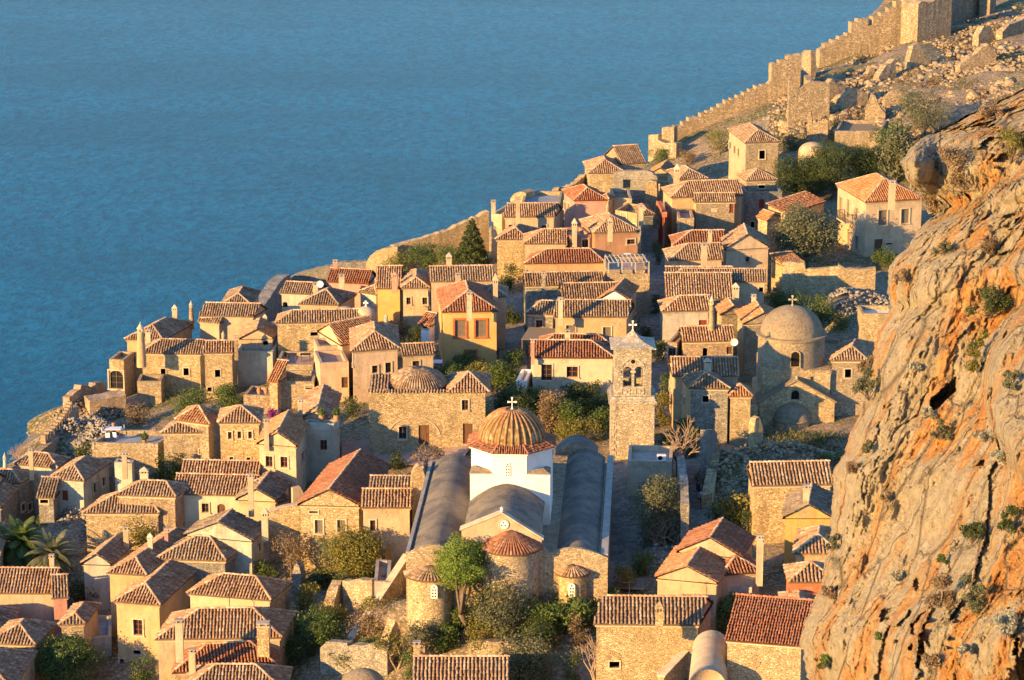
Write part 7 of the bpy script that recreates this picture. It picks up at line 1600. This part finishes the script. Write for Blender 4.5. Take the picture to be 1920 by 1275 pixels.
for (a, b, hh, ww, lf, lab) in ((965,780,70,70,'leaf_dark','dark green bush left of the ivy curtains'),(1060,815,75,80,'leaf_green','leafy green bush in the middle of the restaurant garden'),(1130,790,60,50,'leaf_dark','dark bush at the left foot of the bell tower'),(1250,760,70,36,'leaf_green','green shrub on the lane behind the bell tower'),(1240,680,45,30,'leaf_dark','dark shrub halfway up the lane'),(1230,590,40,26,'leaf_dark','dark shrub in the upper part of the lane'),(960,610,45,40,'leaf_dark','dark shrub between orange yellow house and shaded houses'),(1290,830,55,50,'leaf_green','green climbing plant beside the yellow sided house'),(960,690,40,50,'leaf_green','green shrub at the corner left of the restaurant roof'),(905,1165,60,75,'leaf_dark','dark green bush between pine and main apse'),(975,1165,75,80,'leaf_green','green bush under the main apse'),(790,1185,45,70,'leaf_dark','dark bush below the left apse window'),(1100,1175,60,60,'leaf_dark','dark bush left of the boldly striped roof'),(830,1225,60,70,'leaf_green','fresh green bush above the bottom striped roof'),(655,1255,50,60,'leaf_dark','dark green bush beside the bottom dark dome'),(740,1165,45,70,'leaf_olive','grey green scrub between the ruin and the left apse'),(700,1160,40,60,'leaf_yellow','yellow green scrub right beside the buttress wall'),(820,1200,70,90,'leaf_olive','wide olive bush left of the pine trunk'),(870,1185,55,60,'leaf_green','leafy bush at the foot of the pine'),(1015,1225,70,80,'leaf_dark','dark bush below the spiky green bush'),(1045,1150,50,60,'leaf_olive','small olive bush between main apse and right apse'),(545,1200,60,60,'leaf_green','green bush beside the broad roofed house'),(565,1240,55,70,'leaf_dark','dark bush at the corner of the broad roofed house'),(690,1235,45,80,'leaf_green','weeds in front of the low grey ruined wall'),(620,1180,55,70,'leaf_yellow','yellowish scrub in the middle of the ruined garden'),(730,1110,40,55,'leaf_dry','dry scrub below the rubble slope wall'),(1140,1140,45,50,'leaf_green','green bush at the church corner beside the dead tree'),(1175,1105,45,60,'leaf_yellow','yellow green weeds in the street right of the church'),(1010,775,60,70,'leaf_green','green vine mass behind the church dome'),(1065,760,55,70,'leaf_dark','dark vine mass under the restaurant windows'),(1130,820,60,50,'leaf_green','green shrub left of the bell tower foot'),(880,700,40,80,'leaf_green','leafy top of the hedge below the red framed window'),(1255,850,55,45,'leaf_dark','dark shrub behind the bare tree by the tower'),(1340,1000,60,40,'leaf_green','green weeds along the alley wall'),(425,690,20,40,'leaf_dark','small shrub by the rough stone house'),(600,1110,50,60,'leaf_dark','dark undergrowth beneath the mimosa'),(700,1090,45,50,'leaf_green','green shrub right below the mimosa'),(480,1130,45,50,'leaf_green','shrub squeezed between the hipped roofs'),(190,1080,40,45,'leaf_green','green shrub under the small cream gable'),(410,905,40,45,'leaf_green','green shrub right of the round dark bush'),(300,905,45,50,'leaf_green','green shrub left of the round dark bush'),(1500,560,50,80,'leaf_dark','dark shrubs below the gatehouse'),(1590,520,20,60,'leaf_dry','dry scrub on top of the retaining wall')):
    shrub(lab, a, b, hh, ww, lf, nb=14)
# hillside scrub (uncountable)
def scrub(n, name, label, leaf, region, seed, size=(.5, 1.4)):
    C = []; Rr = []; k = 0
    while len(C) < n and k < n*12:
        k += 1; a = random.uniform(region[0], region[1]); top = np.interp(a, [1440,1540,1700,1860,1930], [200,130,80,20,-10]); bot = np.interp(a, [1440,1560,1700,1800,1930], [290,250,270,235,190]); b = random.uniform(top, bot)
        if mnoise.noise(Vector((a*.013, b*.02, seed))) < .02: continue
        p = hit(a, b, GOFF); r_ = random.uniform(*size); C.append((p[0], p[1], p[2]+r_*.1)); Rr.append(r_)
    C = np.array(C); Rr = np.array(Rr); V, F, br = leaves(C, Rr, int(len(C)*130), .26, .7, .3); o = place_arr(name, V, F, br, leaf); tag(o, label, 'scrub', kind='stuff')
scrub(95, 'scrub', 'reddish dry scrub patches across the upper hillside', 'leaf_dry', (1560, 1925), 2.0); scrub(75, 'scrub', 'green scrub and weeds between the hillside ruins', 'leaf_olive', (1470, 1925), 9.0, (.4, 1.1))
# rough grass over open ground
def grasspatch(name, label, boxes, n, leaf='grass', size=.3):
    P = []
    for (x0, y0, x1, y1), k in boxes:
        for _ in range(k): a = random.uniform(x0, x1); b = random.uniform(y0, y1); P.append(hit(a, b, GOFF+.1))
    P = np.array(P); m = 14; Q = np.repeat(P, m, 0)+np.c_[rng.normal(0, .5, (len(P)*m, 2)), np.zeros(len(P)*m)]; d = np.c_[rng.normal(0, .12, (len(Q), 2)), rng.uniform(.12, .38, len(Q))]
    w_ = rng.normal(0, .05, (len(Q), 3)); w_[:, 2] = 0; Q[:, 2] = ZR(Q[:, 0], Q[:, 1])+GOFF-.05; V = np.stack([Q-w_, Q+w_, Q+d], 1).reshape(-1, 3); F = np.arange(len(V)).reshape(-1, 3)
    o = place_arr(name, V, F, rng.random(len(F)), leaf); tag(o, label, 'grass', kind='stuff')
grasspatch('grass', 'rough grass and weeds in gardens and on the terraces', [((560,1090,1110,1270),420),((1180,1000,1300,1110),120),((1430,820,1580,880),160),((1500,115,1680,170),260),((1340,880,1420,1010),110),((1460,540,1640,640),160),((1260,270,1370,320),80),((0,860,90,1000),60)], 1)
# cliff plants and boulders
cp = [(1745,395,70,62,'leaf_dry','brown twiggy bush on the cliff edge beside the cream house'),(1800,345,95,80,'leaf_dry','tall dry bush on the cliff shoulder'),(1870,590,60,75,'leaf_dark','dark green bush in the cliff notch at right'),(1905,300,75,60,'leaf_yellow','yellow green tuft near the top right rock'),(1838,690,90,40,'leaf_yellow','hanging grass tuft in the cliff crack'),(1640,745,70,45,'leaf_olive','leafy bush hanging from the left cliff edge'),(1630,700,40,30,'leaf_dry','thin dry plant at the cliff rim'),(1778,815,40,36,'leaf_olive','small round bush mid cliff above the orange streak'),(1835,1010,48,52,'leaf_dark','green cushion bush on the right cliff face'),(1905,990,60,40,'leaf_dark','green bush at the right frame edge'),(1838,1140,80,54,'leaf_olive','grey green rounded bush low on the cliff'),(1775,1130,90,70,'leaf_dry','dead twig bush low on the cliff'),(1900,1190,60,45,'leaf_pale','pale flowering tuft low at the right'),(1760,1235,30,40,'leaf_dry','dry little bush near the cliff foot'),(1640,840,30,28,'leaf_olive','small tuft on the left cliff rim'),(1605,880,25,28,'leaf_dry','dry tuft above the long stone house'),(1572,1025,42,26,'leaf_olive','olive tuft beside the striped hipped roof'),(1567,1110,35,30,'leaf_dry','dry tuft beside the orange red terrace'),(1555,1245,30,28,'leaf_green','green tuft at the cliff bottom'),(1862,820,26,30,'leaf_pale','pale tuft beneath the white boulder'),(1865,215,30,40,'leaf_dry','dry grass on the cliff crown')]
cp += [(1690,1080,22,24,'leaf_pale','white flowered tuft on the lower left cliff'),(1820,1215,24,26,'leaf_pale','small pale tuft near the cliff foot'),(1725,690,24,26,'leaf_pale','pale tuft in the middle of the cliff'),(1750,775,22,26,'leaf_pale','cream tuft above the dark crack'),(1885,860,28,34,'leaf_pale','cream tuft on the right orange streak'),(1780,1045,20,18,'leaf_green','tiny green tuft on the orange stain'),(1700,520,22,30,'leaf_dry','dry tuft on the upper cliff face'),(1862,470,34,40,'leaf_dry','dry tuft on the upper right slab'),(1905,720,40,36,'leaf_olive','olive tuft below the right slab'),(1672,930,20,22,'leaf_dry','tiny dry tuft in the left orange streak'),(1780,470,26,30,'leaf_olive','olive tuft under the shoulder bush'),(1660,1190,18,20,'leaf_green','tiny tuft above the red roof corner')]
for (a, b, hh, ww, lf, lab) in cp:
    P = cliff_at(a, b).copy(); s_ = FPX/np.linalg.norm(P-CAMP); P += np.array([-.35, -.35, -.1]); H_ = hh/s_; W_ = ww/s_; r = thing('cliff_shrub', lab, 'shrub', P); nb = 9
    C = np.array([P+np.array([rng.normal(0, .22)*W_, rng.normal(0, .18)*W_-.1, H_*rng.uniform(.15, .8)]) for _ in range(nb)]); Rr = rng.uniform(.16, .26, nb)*W_
    V, F, br = leaves(C, Rr, int(min(3200, 500+(W_*H_)*620)), .11, .9, .25); place_arr('foliage', V, F, br, lf, r); m = MB()
    for c_ in C:
        k_ = (P+c_)/2+rng.normal(0, .06, 3); m.tube(P, k_, .03, .02, 4); m.tube(k_, c_, .02, .008, 4)
        for _ in range(4): m.tube(c_, c_+rng.normal(0, .16, 3)*W_, .008, .003, 3)
    m.build('stems', 'bark_pale' if lf in ('leaf_dry', 'leaf_pale') else 'bark', r)
# tidy the helper properties
for o in bpy.data.objects:
    for k in ('_o', '_P'):
        if k in o.keys(): del o[k]
